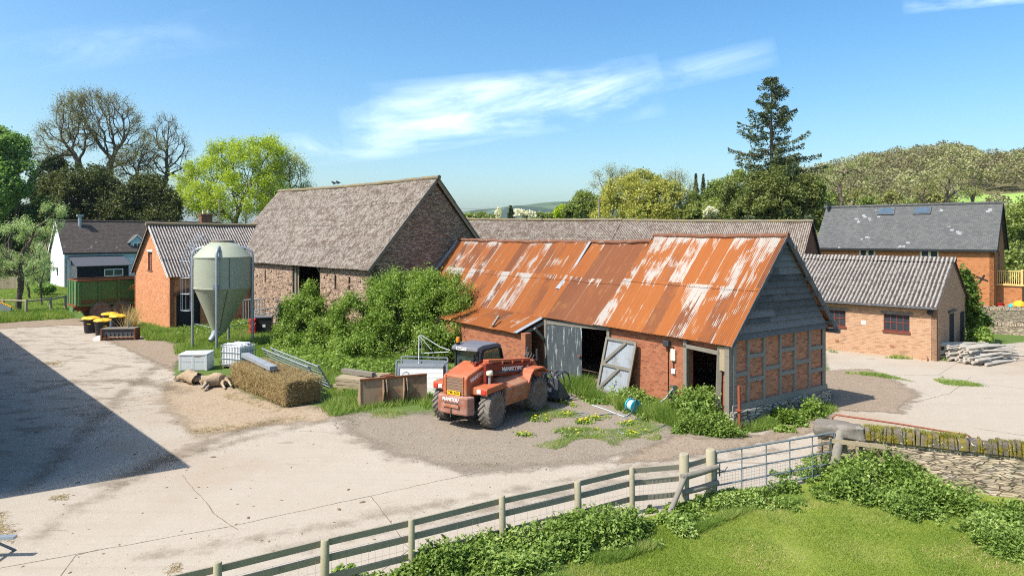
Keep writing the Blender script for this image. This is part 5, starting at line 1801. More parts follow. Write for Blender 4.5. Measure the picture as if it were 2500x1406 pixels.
# planks and timber heap
pk = thing('plank_stack', 'stack of pale sawn planks with one thick timber on top beside the brown bucket', 'timber stack', G(893, 952), -.42)
rr = random.Random(3)
for k in range(10):
    lay = k // 4
    MB().box((rr.uniform(-.12, .12), -.55 + (k % 4) * .37, .22 + .15 * lay), (rr.uniform(1.9, 2.4), .35, .135), rz=rr.uniform(-.05, .05)).build('plank', M['wood_pale'], pk, bevel=.008)
MB().b2((-.9, -.75, 0), (-.65, .65, .15)).b2((.65, -.75, 0), (.9, .65, .15)).build('bearer', M['wood_pale'], pk)
MB().box((-.35, -.05, .72), (1.75, .24, .18), rz=-.12).build('timber', M['wood'], pk, bevel=.01)
MB().box((.25, .35, .64), (1.2, .24, .05), rz=.35).build('offcut', M['wood_pale'], pk)
MB().box((.5, .05, .645), (1.0, .22, .05), rz=.22).build('offcut', M['wood_pale'], pk)

# brown loader bucket standing on its lip
k0, k1 = G(880, 995), G(1044, 970)
bk = thing('loader_bucket', 'brown rusty steel loader bucket with two ribs standing on the grass', 'bucket', k0, math.radians(24))
Lb = 2.62
pr = [(0, 0), (.10, 1.0), (.16, 1.02), (.62, .08), (.58, 0)]
MB().prism(pr, lambda a, b, t: (t, a, b), .02, Lb - .02).build('shell', M['bucket'], bk, bevel=.01)
for x in (0, Lb - .03):
    MB().prism([(-.02, -.01), (.08, 1.03), (.18, 1.05), (.66, .06), (.6, -.01)], lambda a, b, t: (t, a, b), x, x + .03).build('end_plate', M['bucket'], bk)
MB().beam((0, .09, 1.03), (Lb, .09, 1.03), .10, .06).build('lip', M['rust'], bk)
for x in (Lb * .36, Lb * .665):
    for dx in (-.09, .03):
        MB().prism([(.012, .04), (-.12, .35), (-.17, .55), (-.04, .98), (.09, .98)], lambda a, b, t: (t, a, b), x + dx, x + dx + .03).build('bracket', M['bucket'], bk)
MB().tube([(Lb * .68 + .13 * math.cos(t_), .1, 1.05 + .13 * math.sin(t_)) for t_ in [math.pi * k / 10 for k in range(11)]], .014, 6).build('lifting_ring', M['steel_dark'], bk)
MB().b2((Lb * .37, .05, 1.05), (Lb * .5, .35, 1.1)).tube([(Lb * .3, .2, 1.08), (Lb * .52, .3, 1.12)], .03, 6).build('hitch', M['rust'], bk)

# white slatted panels leaning together
def panel(nm, lab, px0, px1, yb, yt, dback, mat, slat, tilt, group=None):
    d0, d1 = dback
    a, b = D(px0, d0), D(px1, d1)
    o = thing(nm, lab, 'panel', a, math.atan2(b[1] - a[1], b[0] - a[0]), group)
    L = math.hypot(b[0] - a[0], b[1] - a[1])
    Ht = zat(yt, (d0 + d1) / 2)
    f = lambda x, z: (x, tilt * z, z)
    mb = MB()
    n_ = slat
    for k in range(n_):
        z0, z1 = .05 + (Ht - .1) * k / n_, .05 + (Ht - .1) * (k + .93) / n_
        mb.beam(f(L / 2, z0), f(L / 2, z1), L, .03, up=(0, 1, 0))
    mb.build('slats', mat, o)
    fr = MB()
    for x in (0, L):
        fr.beam((x, -.02, 0), (x, tilt * Ht - .02, Ht), .05, .05)
    fr.beam((0, tilt * Ht - .02, Ht), (L, tilt * Ht - .02, Ht), .05, .05).beam((0, -.02, .02), (L, -.02, .02), .05, .05)
    fr.build('frame', M['galv'], o)
    return o
panel('slatted_panel', 'white slatted gate panel leaning in front, between brown bucket and orange handler', 972, 1084, 950, 897, (27.6, 27.6), M['white_paint'], 5, .12)
panel('sheeted_gate', 'pale grey sheeted gate with three bays standing behind the white slatted panel', 966, 1086, 950, 881, (28.6, 28.4), M['zinc'], 1, .1)
panel('sheeted_gate', 'plain grey metal sheet at the back of the leaning gates under the bush', 980, 1092, 930, 872, (30.0, 29.6), M['galv'], 1, .06)
fr_ = thing('bent_stand', 'bent white tubular steel frame sticking up behind the grey gates', 'frame', D(1022, 29.8))
q = MB()
q.tube([(0, 0, .3), (.02, 0, 2.05), (.05, .1, 2.12), (.9, .3, 1.55), (1.35, .35, 1.38)], .022, 6).tube([(.05, 0, 2.08), (.55, .1, 1.45)], .02, 6).tube([(.12, .05, 2.0), (.12, .1, 1.3), (1.3, .3, 1.32)], .02, 6)
q.build('tubes', M['white_paint'], fr_, smooth=True)

# feed barriers by the shed wall
fb = thing('feed_barrier', 'galvanised barred cattle barrier standing against the shaded shed wall', 'barrier', D(594, 48.6), math.atan2(.45, .9))
q = MB()
for k in range(16):
    q.tube([(.18 * k, -.02 * k, .05), (.18 * k, .15 - .02 * k, 1.85)], .03, 6)
q.build('bars', M['galv'], fb, smooth=True)
MB().tube([(0, 0, .05), (2.7, -.3, .05)], .04, 8).tube([(0, .15, 1.85), (2.7, -.15, 1.9)], .045, 8).build('rails', M['zinc'], fb, smooth=True)
hb = thing('tubular_gate', 'low galvanised tubular gate propped over the black bin', 'gate', D(622, 45.6), math.atan2(.35, .95))
q = MB()
for z, o_ in ((.4, 0), (.75, .05), (1.1, .1), (1.42, .15)):
    q.tube([(0, o_, z), (1.9, o_ + .1, z + .25)], .035, 8)
q.tube([(0, 0, .1), (0, .16, 1.45)], .035, 8).tube([(1.9, .1, .4), (1.9, .26, 1.7)], .035, 8).tube([(1.3, .2, 2.1), (1.9, .3, 1.9), (2.05, .3, 1.5)], .04, 8)
q.build('tubes', M['zinc'], hb, smooth=True)
bb = thing('black_bin', 'black plastic bin with a small white label beside the red canisters', 'bin', D(645, 44.6), .2)
MB().prism([(-.45, 0), (.45, 0), (.52, 1.1), (-.52, 1.1)], lambda a, b, t: (a, t, b), -.35, .35).build('body', M['black'], bb, bevel=.03)
MB().b2((-.56, -.4, 1.1), (.56, .4, 1.18)).build('lid', M['cab_grey'], bb, bevel=.02)
MB().b2((-.05, -.36, .5), (.13, -.352, .68)).build('label_sticker', M['white_paint'], bb)
rc = thing('red_canister', 'stack of bright red plastic canisters beside the silo leg', 'canister', D(617, 44.0), .1)
for k in range(3):
    MB().b2((-.2, -.17, .02 + .36 * k), (.2, .17, .36 + .36 * k)).build('canister', M['red_plastic'], rc, bevel=.05)
ps = MB().beam(G(580, 822, .1) + (.08,), G(625, 789, .9) + (.9,), .07, .05).build('leaning_plank', M['wood_pale'], None)
tag(ps, 'thin pale plank propped between grass and the black bin', 'plank')

# dead sheep beside the box
def skin_body(name, pts, edges, rad, mat, parent, levels=2, noise=None):
    me = bpy.data.meshes.new(name)
    me.from_pydata(pts, edges, [])
    o = bpy.data.objects.new(name, me)
    COL.objects.link(o)
    o.modifiers.new('skin', 'SKIN').use_smooth_shade = True
    sk = me.skin_vertices[0].data if me.skin_vertices else None
    if sk is None:
        me.skin_vertices.new() if hasattr(me.skin_vertices, 'new') else None
        sk = me.skin_vertices[0].data
    for i, r in enumerate(rad):
        sk[i].radius = r if isinstance(r, tuple) else (r, r)
    sk[0].use_root = True
    sb = o.modifiers.new('sub', 'SUBSURF')
    sb.levels = sb.render_levels = levels
    bpy.context.view_layer.update()
    m2 = bpy.data.meshes.new_from_object(o.evaluated_get(bpy.context.evaluated_depsgraph_get()))
    bpy.data.objects.remove(o)
    m2.name = name
    if noise:
        co = np.empty(len(m2.vertices) * 3)
        m2.vertices.foreach_get('co', co)
        co = co.reshape(-1, 3)
        w = noise(co)
        d = np.stack([vnoise(co, 9, s) + .6 * vnoise(co, 22, s + 4) - .8 for s in (1, 2, 3)], 1)
        co = co + d * w[:, None]
        m2.vertices.foreach_set('co', co.astype(np.float32).ravel())
    m2.polygons.foreach_set('use_smooth', np.ones(len(m2.polygons), bool))
    m2.materials.clear()
    return link(name, m2, mat, parent)


def sheep(lab, loc, rz, flip=1):
    s = thing('sheep', lab, 'sheep', loc, rz, 'dead sheep on the yard')
    s.scale = (1.08, 1.0, 1.1)
    f = flip
    pts = [(0, 0, .27), (.32, 0, .30), (.58, .02, .25), (.80, .05, .19), (1.00, .10, .14), (1.12, .16, .10),      # rump -> shoulder -> neck -> head
           (-.24, 0, .22), (-.36, 0, .16),
           (.48, -.22 * f, .20), (.50, -.50 * f, .14), (.58, -.74 * f, .08), (.60, -.80 * f, .06),               # fore legs
           (.60, -.20 * f, .30), (.72, -.46 * f, .26), (.80, -.70 * f, .16), (.82, -.76 * f, .13),
           (-.12, -.22 * f, .18), (-.02, -.46 * f, .13), (-.14, -.70 * f, .08), (-.12, -.82 * f, .06),           # hind legs with the hock turned back
           (-.18, -.20 * f, .28), (-.10, -.42 * f, .24), (-.24, -.64 * f, .16), (-.22, -.76 * f, .12)]
    ed = [(0, 1), (1, 2), (2, 3), (3, 4), (4, 5), (0, 6), (6, 7), (2, 8), (8, 9), (9, 10), (10, 11), (2, 12), (12, 13), (13, 14), (14, 15),
          (6, 16), (16, 17), (17, 18), (18, 19), (6, 20), (20, 21), (21, 22), (22, 23)]
    rad = [(.30, .27), (.29, .28), (.21, .22), .12, .085, .05, .20, .09, .09, .045, .03, .028, .09, .045, .03, .028, .11, .06, .03, .028, .11, .06, .03, .028]
    skin_body('body', pts, ed, rad, M['wool'], s, 2, lambda c: np.where((np.abs(c[:, 1]) < .36) & (c[:, 0] < .85), .085, .006))
    for dy in (-.05, .10):
        MB().lathe([(.012, 0), (.035, .04), (.03, .10), (.005, .15)], 8, (.98, .10 + dy, .20), Matrix.Rotation(1.1 if dy > 0 else -.9, 3, 'X')).build('ear', M['sheepskin'], s, smooth=True)
    lg = MB()
    for a, b in ((9, 11), (13, 15), (17, 19), (21, 23)):
        p, q = Vector(pts[a]), Vector(pts[b])
        lg.tube([p.lerp(q, .1), p.lerp(q, .6), p.lerp(q, 1.02)], [.05, .036, .036], 8)
    lg.build('lower_legs', M['sheepskin'], s, smooth=True)
    MB().lathe([(.05, 0), (.075, .06), (.07, .14), (.045, .24), (.01, .27)], 10, (1.0, .10, .14), Matrix.Rotation(math.radians(100), 3, 'Y') @ Matrix.Rotation(.3, 3, 'X')).build('face', M['sheepskin'], s, smooth=True)
    return s


sheep('woolly sheep lying on its side nearest the white pallet box', G(472, 937), 2.6, 1)
sheep('woolly sheep lying on its side with stiff legs towards the straw bale', G(512, 945), .35, 1)

# ------------------------------------------------------------------ hose, reel, post, rail
hr = thing('hose_reel', 'turquoise plastic hose reel standing in the weeds by the barn', 'hose reel', G(1545, 1010), .5)
for y in (-.16, .16):
    MB().lathe([(.23, -.02), (.24, 0), (.23, .02), (.1, .03)], 24, (0, y, .30), Matrix.Rotation(math.pi / 2, 3, 'X')).build('flange', M['hose_blue'], hr, smooth=True)
MB().lathe([(.17, -.14), (.19, -.1), (.19, .1), (.17, .14)], 20, (0, 0, .30), Matrix.Rotation(math.pi / 2, 3, 'X')).build('coiled_hose', M['hose'], hr, smooth=True)
MB().tube([(-.32, -.2, 0), (-.1, -.2, .30), (0, -.2, .58), (0, .2, .58), (-.1, .2, .30), (-.32, .2, 0)], .02, 6).tube([(.32, -.2, 0), (.1, -.2, .30), (0, -.2, .58)], .02, 6).tube([(.32, .2, 0), (.1, .2, .30), (0, .2, .58)], .02, 6).build('stand', M['steel_dark'], hr)


def hose(nm, lab, pts, r, mat):
    P = [Vector(G(*q) + (.03,)) for q in pts]
    Q = []
    for i in range(len(P) - 1):
        a, b, c, d = P[max(i - 1, 0)], P[i], P[i + 1], P[min(i + 2, len(P) - 1)]
        for k in range(6):
            t = k / 6
            Q.append(.5 * ((2 * b) + (c - a) * t + (2 * a - 5 * b + 4 * c - d) * t * t + (3 * b - a - 3 * c + d) * t ** 3))
    Q.append(P[-1])
    return tag(MB().tube(Q, r, 6).build(nm, mat, None, smooth=True), lab, 'hose')
hose('water_hose', 'pale hose trailing from the reel and looping over the gravel', [(1540, 1003), (1525, 1018), (1480, 1002), (1445, 990)], .02, M['hose'])
hose('water_hose', 'thin blue grey hose coiled on the gravel in front of the handler', [(1364, 1001), (1400, 1008), (1430, 1010), (1437, 1018), (1420, 1024), (1404, 1018), (1412, 1012), (1440, 1021), (1470, 1014), (1500, 1012), (1528, 1020), (1535, 1034), (1520, 1042)], .018, M['galv_blue'])
hose('water_hose', 'dark hose end curving across bare ground towards the red post', [(1512, 1048), (1512, 1056), (1530, 1062), (1560, 1062), (1595, 1052), (1624, 1038)], .02, M['galv'])
o = MB().beam(G(1466, 975) + (.05,), G(1526, 1000) + (.05,), .12, .08).build('loose_board', M['wood'], None)
tag(o, 'short weathered board lying in the grass left of the turquoise reel', 'board')
gp_ = G(1806, 1052)
o = MB().b2((-.04, -.04, -.2), (.04, .04, 1.5)).b2((-.1, -.1, .68), (.02, .1, .72)).build('steel_post', M['red_post'], None)
o.location = gp_ + (0,)
o.rotation_euler = (.0, -.02, .6)
tag(o, 'red oxide painted steel post standing at the barn corner', 'post')
RG = thing('red_hurdle', 'thin rusty red tubular hurdle leaning behind the mossy wall top', 'hurdle', (8.42, 18.50, 0), math.atan2(-.412, .911))
MB().tube([(.30, .85, .05), (.33, .66, 1.40), (.42, .63, 1.49), (1.9, .62, 1.42), (3.52, .62, 1.30), (3.63, .66, 1.20), (3.68, .85, .05)], .024, 8).build('rail', M['red_post'], RG, smooth=True)
MB().tube([(.33, .74, .8), (3.65, .74, .75)], .02, 6).tube([(.31, .82, .3), (3.67, .82, .3)], .02, 6).build('lower_rails', M['red_post'], RG, smooth=True)

# ------------------------------------------------------------------ trailer, bins, drill, left edge
TR = thing('grain_trailer', 'green twin axle farm tipping trailer with faded tailboard behind the brick shed', 'trailer', (-32.6, 50.7), lz)
TLn, TWd = 5.6, 2.6
mb = MB()
mb.prism([(0, 1.2), (0.0, 3.1), (TLn, 3.1), (TLn, 1.2)], lambda a, b, t: (a, t, b), 0, .06)
mb.prism([(0, 1.2), (0.0, 3.1), (TLn, 3.1), (TLn, 1.2)], lambda a, b, t: (a, t, b), TWd - .06, TWd)
mb.b2((TLn - .06, .06, 1.2), (TLn, TWd - .06, 3.1)).b2((0, .06, 1.2), (TLn - .06, TWd - .06, 1.28))
for k in range(5):
    mb.b2((.05 + k * 1.32, -.09, 1.15), (.2 + k * 1.32, 0, 3.05))
mb.b2((0, -.07, 1.15), (TLn, 0, 1.3))
TB = mb.build('body', M['trailer'], TR, bevel=.01)
MB().b2((-.03, -.1, 3.05), (TLn, .08, 3.16)).b2((-.03, TWd - .08, 3.05), (TLn, TWd + .1, 3.16)).b2((-.03, .08, 3.05), (.05, TWd - .08, 3.16)).build('top_rail', M['rust'], TB)
tb = MB().b2((-.05, .06, 1.25), (.0, TWd - .06, 3.05))
for y in (.1, .9, 1.3, 1.7, 2.45):
    tb.b2((-.1, y - .05, 1.25), (-.05, y + .05, 3.05))
tb = tb.build('tailboard', M['trailer_end'], TR)
MB().b2((-.075, .98, 1.35), (-.052, 1.22, 2.2)).b2((-.13, .0, 1.12), (-.0, TWd, 1.27)).build('slide_door', M['rust'], tb)
MB().b2((-.3, .05, .75), (-.2, 1.0, 1.08)).build('light_board', M['trailer_end'], TR)
MB().b2((.1, .7, .75), (TLn, .9, 1.2)).b2((.1, 1.7, .75), (TLn, 1.9, 1.2)).b2((1.3, .3, .5), (1.5, 2.3, .7)).b2((2.8, .3, .5), (3.0, 2.3, .7)).build('chassis', M['rust'], TR)
for x in (1.55, 3.0):
    for y, s in ((.10, -1), (TWd - .10, 1)):
        wheel(TR, (x, y, .72), .72, .46, s, 22)
MB().b2((.02, -.012, 1.3), (TLn, -.004, 1.62)).build('rusty_skirt', M['trailer_rust'], TB)
# yellow scrawl of the worn transfer on the side
gx = MB()
rr = random.Random(9)
for k in range(7):
    gx.b2((3.55 + k * .17, -.012, 2.35 + rr.uniform(-.04, .04)), (3.55 + k * .17 + .12, -.003, 2.62 + rr.uniform(-.05, .05)))
gx.b2((3.4, -.012, 2.24), (4.85, -.003, 2.29))
gx.build('worn_transfer', m_plain('worn_yellow', rgb('b98a3a'), .7, .2, 8), TB)


def bin_(lab, px_, py_, rz=.3):
    o = thing('feed_bin', lab, 'bin', G(px_, py_), rz, 'yellow lidded bins')
    MB().lathe([(.34, 0), (.38, .04), (.45, .88), (.47, .92), (.45, .94)], 20).build('body', M['black'], o, smooth=True)
    l_ = MB()
    vs, fs = [], []
    n = 28
    for r_, z in ((.49, .90), (.53, .95), (.46, 1.02), (.28, 1.07), (.02, 1.09)):
        for k in range(n):
            t_ = 2 * math.pi * k / n
            rr_ = r_ * (1 + .07 * math.cos(6 * t_))
            vs.append((rr_ * math.cos(t_), rr_ * math.sin(t_), z + .02 * math.cos(6 * t_)))
    for i in range(4):
        for k in range(n):
            fs.append((i * n + k, i * n + (k + 1) % n, (i + 1) * n + (k + 1) % n, (i + 1) * n + k))
    l_.add(vs, fs).build('lid', M['yellow'], o, smooth=True, fix=False)
    MB().b2((-.1, -.455, .6), (.1, -.43, .67)).build('sticker', M['plate'], o)
    return o
bin_('black bin with wavy yellow lid, leftmost of the group near the trailer wheels', 222, 812)
bin_('black bin with wavy yellow lid standing right behind the old seed drill', 250, 818, .9)
bin_('black bin with wavy yellow lid at the back of the group, under the trailer', 268, 800, 1.5)
bin_('black bin with wavy yellow lid at the right end of the group, by dry stalks', 287, 806, 2.0)
SD = thing('seed_drill', 'old wooden seed drill box with pale top and row of spouts on the yard edge', 'seed drill', G(294, 829), .12)
MB().b2((-.95, -.3, .25), (.95, .3, .68)).build('hopper', M['boards'], SD, bevel=.01)
MB().b2((-1.0, -.36, .68), (1.0, .36, .75)).build('lid', M['wood'], SD, bevel=.01)
MB().b2((-1.02, -.36, 0), (-.93, .36, .72)).b2((.93, -.36, 0), (1.02, .36, .72)).b2((-.95, -.34, .12), (.95, -.28, .2)).build('end_frame', M['rust'], SD)
q = MB()
for k in range(7):
    q.tube([(-.75 + k * .25, -.32, .46), (-.72 + k * .25, -.36, .22)], .03, 6)
q.build('spouts', M['steel_dark'], SD)
for x in (-.62, .42):
    MB().tube([(x, .1, .75), (x, .1, 1.18)], .05, 8).build('post', M['galv'], SD, smooth=True)
sk_ = tag(MB().lathe([(.5, 0), (.42, .12), (.25, .24), (.05, .28)], 14, G(248, 829) + (0,)).build('crumpled_sack', M['chimney_pot'], None, smooth=True), 'crumpled cream sack on the ground left of the seed drill', 'sack')

hz = thing('hazard_board', 'pale blue board with black and yellow striped edge at the left frame edge', 'board', D(6, 55.5), -.3)
MB().box((.3, 0, .5), (1.3, .08, .62), M=Matrix.Rotation(.3, 3, 'Y')).build('board', M['galv_blue'], hz)
q = MB()
for k in range(7):
    q.box(Vector((.3, 0, .5)) + Matrix.Rotation(.3, 3, 'Y') @ Vector((-.56 + k * .187, 0, .36)), (.1, .1, .1), M=Matrix.Rotation(.3, 3, 'Y') @ Matrix.Rotation(.4, 3, 'Y'))
q.build('striped_edge', M['yellow'], hz)

# low trestle at the lower left edge
ts = thing('feed_trestle', 'low grey steel trestle at the lower left corner of the yard', 'trestle', G(10, 1362), .05)
MB().beam((-2.2, 0, .42), (.22, 0, .42), .12, .06).build('top_bar', M['galv'], ts)
for x in (-1.2, -.3):
    MB().beam((x, 0, .4), (x + .28, -.35, 0), .05, .05).beam((x, 0, .4), (x + .28, .35, 0), .05, .05).build('leg', M['galv_blue'], ts)

# ------------------------------------------------------------------ log pile
rr = random.Random(12)
lp = Vector(G(2388, 893) + (0,))
lgx = Vector((.93, .36, 0))
n_ = 0
proto = []
for k in range(74):
    L = rr.uniform(2.6, 3.8)
    r = rr.uniform(.04, .085)
    me_o = None
    row = 0 if k < 21 else (1 if k < 39 else (2 if k < 54 else (3 if k < 65 else 4)))
    idx = k - (0, 21, 39, 54, 65)[row]
    cnt = (21, 18, 15, 11, 9)[row]
    c = lp + Vector((-lgx.y, lgx.x, 0)) * (idx - .2) * .17 + lgx * (L / 2 + rr.uniform(-.35, .35)) + Vector((-lgx.y, lgx.x, 0)) * row * .18
    z = .08 + row * .16 + rr.uniform(-.02, .03)
    a = rr.gauss(0, .17)
    d = Matrix.Rotation(a, 3, 'Z') @ lgx
    d = (d + Vector((0, 0, rr.uniform(-.06, .06)))).normalized()
    p0, p1 = c - d * L / 2 + Vector((0, 0, z)), c + d * L / 2 + Vector((0, 0, z))
    md = (p0 + p1) / 2 + Vector((rr.uniform(-.05, .05), rr.uniform(-.05, .05), rr.uniform(-.03, .05)))
    o = MB().tube([p0, p0.lerp(md, .5), md, md.lerp(p1, .5), p1], [r, r * .98, r * .92, r * .88, r * .8], 8).build('log', M['log'], None, smooth=True)
    tag(o, 'bleached pole in the log pile beside the tan workshop', 'log', 'poles in the log pile')

# ------------------------------------------------------------------ crows
def crow(lab, x, y, z, rz):
    c = thing('crow', lab, 'bird', (x, y, z), rz, 'crows on the roofs')
    pts = [(0, 0, .16), (.10, 0, .19), (.17, 0, .25), (.22, 0, .27), (.27, 0, .26), (-.12, 0, .13), (-.28, 0, .09), (0, .03, .08), (0, .03, 0), (0, -.03, .08), (0, -.03, 0)]
    skin_body('body', pts, [(0, 1), (1, 2), (2, 3), (3, 4), (0, 5), (5, 6), (0, 7), (7, 8), (0, 9), (9, 10)], [(.085, .08), .075, .05, .045, .012, .06, (.04, .012), .02, .008, .02, .008], M['crow'], c, 2)
    for s in (-1, 1):
        MB().prism([(.10, .21), (-.02, .22), (-.30, .10), (-.10, .11), (.06, .13)], lambda a, b, t: (a, t, b), s * .065, s * .085).build('wing', M['crow'], c)
    return c
def on_ridge(o, x, y, z):
    a = o.rotation_euler.z
    return (o.location.x + x * math.cos(a) - y * math.sin(a), o.location.y + x * math.sin(a) + y * math.cos(a), z)
crow('black crow on the stone barn ridge, the left one of the pair', *on_ridge(C_, CW / 2, 12.6, CR + .22), 2.6)
crow('black crow on the stone barn ridge, the right one of the pair', *on_ridge(C_, CW / 2, 12.0, CR + .22), 2.4)
crow('black crow on the long cowshed ridge, nearer the stone barn', *on_ridge(B_, BW / 2, 24.2, 8.04), 1.0)
crow('black crow on the long cowshed ridge, the more central one', *on_ridge(B_, BW / 2, 22.5, 8.02), 1.0)
# ------------------------------------------------------------------ fences, gate, walls
FP = [(-6.45, 10.2), (-4.86, 11.14), (-3.35, 12.08), (-1.92, 12.90), (-.20, 14.0), (1.46, 14.94), (2.80, 15.77)]
FE = thing('post_and_rail_fence', 'weathered three rail timber fence between lawn and concrete yard in the foreground', 'fence')
for i, (x, y) in enumerate(FP):
    r = .062 + .008 * (i % 3)
    h = 1.10 + .03 * math.sin(i * 2.1)
    MB().tube([(x, y, -.2), (x + .004, y, .5), (x + .01 * math.sin(i), y, h - .02), (x + .01 * math.sin(i), y, h)], [r, r, r * .97, r * .82], 12).build('post', M['post'], FE, smooth=True)
ends = FP + [(4.10, 16.10)]
fd = Vector((.866, .5, 0))
fnr = Vector((-.5, .866, 0)) * .085
rr = random.Random(7)
for i in range(len(ends) - 1):
    a, b = Vector(ends[i] + (0,)), Vector(ends[i + 1] + (0,))
    for z in (.98, .70, .33):
        MB().beam(a + fnr + Vector((0, 0, z + rr.uniform(-.012, .012))), b + fnr + Vector((0, 0, z + rr.uniform(-.012, .012))), .035, .125).build('rail', M['rail'], FE, bevel=.006)
wm = MB()
for i in range(len(ends) - 1):
    a, b = Vector(ends[i] + (0,)) + fnr * .6, Vector(ends[i + 1] + (0,)) + fnr * .6
    for k in range(12):
        p = a.lerp(b, k / 12)
        wm.tube([(p.x, p.y, 0), (p.x, p.y, .8)], .0022, 3)
    for z in (.15, .5, .8):
        wm.tube([(a.x, a.y, z), (b.x, b.y, z)], .0022, 3)
wm.build('wire_mesh', M['galv'], FE)
mb = MB()
mb.tube([(4.10, 16.10, -.2), (4.10, 16.10, 1.28), (4.10, 16.10, 1.31)], [.12, .115, .10], 14)
mb.build('strainer_post', M['post'], FE, smooth=True)
MB().beam((4.18, 16.22, .98), (4.80, 16.62, 1.0), .035, .125).build('rail', M['rail'], FE)
MB().beam((4.18, 16.22, .70), (4.80, 16.62, .72), .035, .125).build('rail', M['rail'], FE)
for z in (.82, .45):
    MB().tube([(4.0, 15.92, z), (4.5, 16.15, z + .02), (5.0, 16.45, z + .05)], [.07, .075, .07], 10).build('round_rail', M['wood'], FE, smooth=True)
MB().tube([(3.5, 15.35, .02), (4.12, 15.98, .86)], [.065, .06], 10).build('strut', M['wood'], FE, smooth=True)
MB().tube([(4.87, 16.56, -.2), (4.87, 16.56, 1.24), (4.87, 16.56, 1.27)], [.125, .12, .10], 14).build('strainer_post', M['post'], FE, smooth=True)

GT = thing('field_gate', 'blue grey galvanised field gate with wire mesh on its lower half', 'gate')
ga, gb_ = Vector((5.0, 16.55, 0)), Vector((8.68, 18.22, 0))
gz_ = (1.19, .93, .69, .38, .12)
for i, z in enumerate(gz_):
    MB().tube([ga + Vector((0, 0, z)), gb_ + Vector((0, 0, z))], .026 if i in (0, 4) else .02, 8).build('bar', M['galv_blue'], GT, smooth=True)
for k in range(6):
    p = ga.lerp(gb_, k / 5)
    MB().tube([p + Vector((0, -.015, .1)), p + Vector((0, -.015, 1.2))], .024 if k in (0, 5) else .016, 8).build('upright', M['galv_blue'], GT, smooth=True)
wm = MB()
for k in range(1, 46):
    p = ga.lerp(gb_, k / 46)
    wm.tube([p + Vector((0, .01, .12)), p + Vector((0, .01, .69))], .0028, 3)
for k in range(7):
    z = .16 + k * .08
    wm.tube([ga + Vector((0, .01, z)), gb_ + Vector((0, .01, z))], .0028, 3)
wm.build('wire_mesh', M['galv'], GT)
MB().tube([ga + Vector((.08, -.02, .92)), ga + Vector((.08, -.02, .62))], .015, 6).tube([ga + Vector((.05, -.02, .76)), ga + Vector((.2, -.03, .76)), ga + Vector((.26, -.05, .86))], .013, 6).build('latch', M['steel_dark'], GT)
GP = tag(MB().tube([(8.55, 18.02, -.2), (8.72, 18.16, .6), (8.86, 18.26, 1.2), (8.88, 18.28, 1.24)], [.14, .135, .125, .10], 14).build('gate_post', M['wood'], None, smooth=True),
         'leaning round timber gate post against the stone wall end', 'post')

# mossy field wall on the right
wd = Vector((.911, -.412, 0))
wnv = Vector((.412, .911, 0))
w0 = Vector((8.42, 18.50, 0))
WZ = math.atan2(-.412, .911)
FW_ = thing('field_wall', 'rough stone field wall with mossy upright coping stones behind the lawn', 'wall', w0, WZ)
LWAL = 8.5
rng = np.random.default_rng(5)
P, F = [], []
nx, nz = 180, 24
base = 0
for side, yy in ((0, 0.0), (1, .46)):
    X, Z = np.meshgrid(np.linspace(0, LWAL, nx), np.linspace(-.1, 1.04, nz), indexing='ij')
    Q = np.stack([X.ravel(), np.full(X.size, yy), Z.ravel()], 1)
    Q[:, 1] += (vnoise(Q, 3, 2) - .5) * .09 + (vnoise(Q * np.array([1, 1, 2.5]), 7, 4) - .5) * .05
    P.append(Q)
    i = (np.arange(nx - 1)[:, None] * nz + np.arange(nz - 1)[None]).ravel() + base
    F.append(np.stack([i, i + nz, i + nz + 1, i + 1], 1))
    base += nx * nz
Q = np.concatenate(P)
mesh_np('rubble', Q, np.concatenate(F), M['stone_wall'], FW_, uv=Q[:, [0, 2]], smooth=True)
MB().b2((-.05, -.03, -.1), (.06, .5, 1.02)).b2((0, .02, 1.0), (LWAL, .44, 1.05)).build('wall_core', M['stone_wall'], FW_, bevel=.02)
def rough_block(name, mat, par, lo, hi, seed, amp=.05):
    import bmesh
    bm = bmesh.new()
    bmesh.ops.create_cube(bm, size=1)
    bmesh.ops.subdivide_edges(bm, edges=bm.edges[:], cuts=9, use_grid_fill=True)
    lo, hi = np.array(lo), np.array(hi)
    P = np.array([v.co[:] for v in bm.verts])
    q = np.abs(P) * 2
    P *= (1 - .09 * np.clip((np.sort(q, 1)[:, 1:2] - .55) / .45, 0, 1) ** 2)
    P = (lo + hi) / 2 + P * (hi - lo)
    P += np.stack([vnoise(P, 4, seed + k) + .5 * vnoise(P, 11, seed + k + 5) - .75 for k in range(3)], 1) * amp * 2
    for v, p in zip(bm.verts, P):
        v.co = p
    me = bpy.data.meshes.new(name)
    bm.to_mesh(me)
    bm.free()
    auto_uv(me)
    me.polygons.foreach_set('use_smooth', np.ones(len(me.polygons), dtype=bool))
    return link(name, me, mat, par)


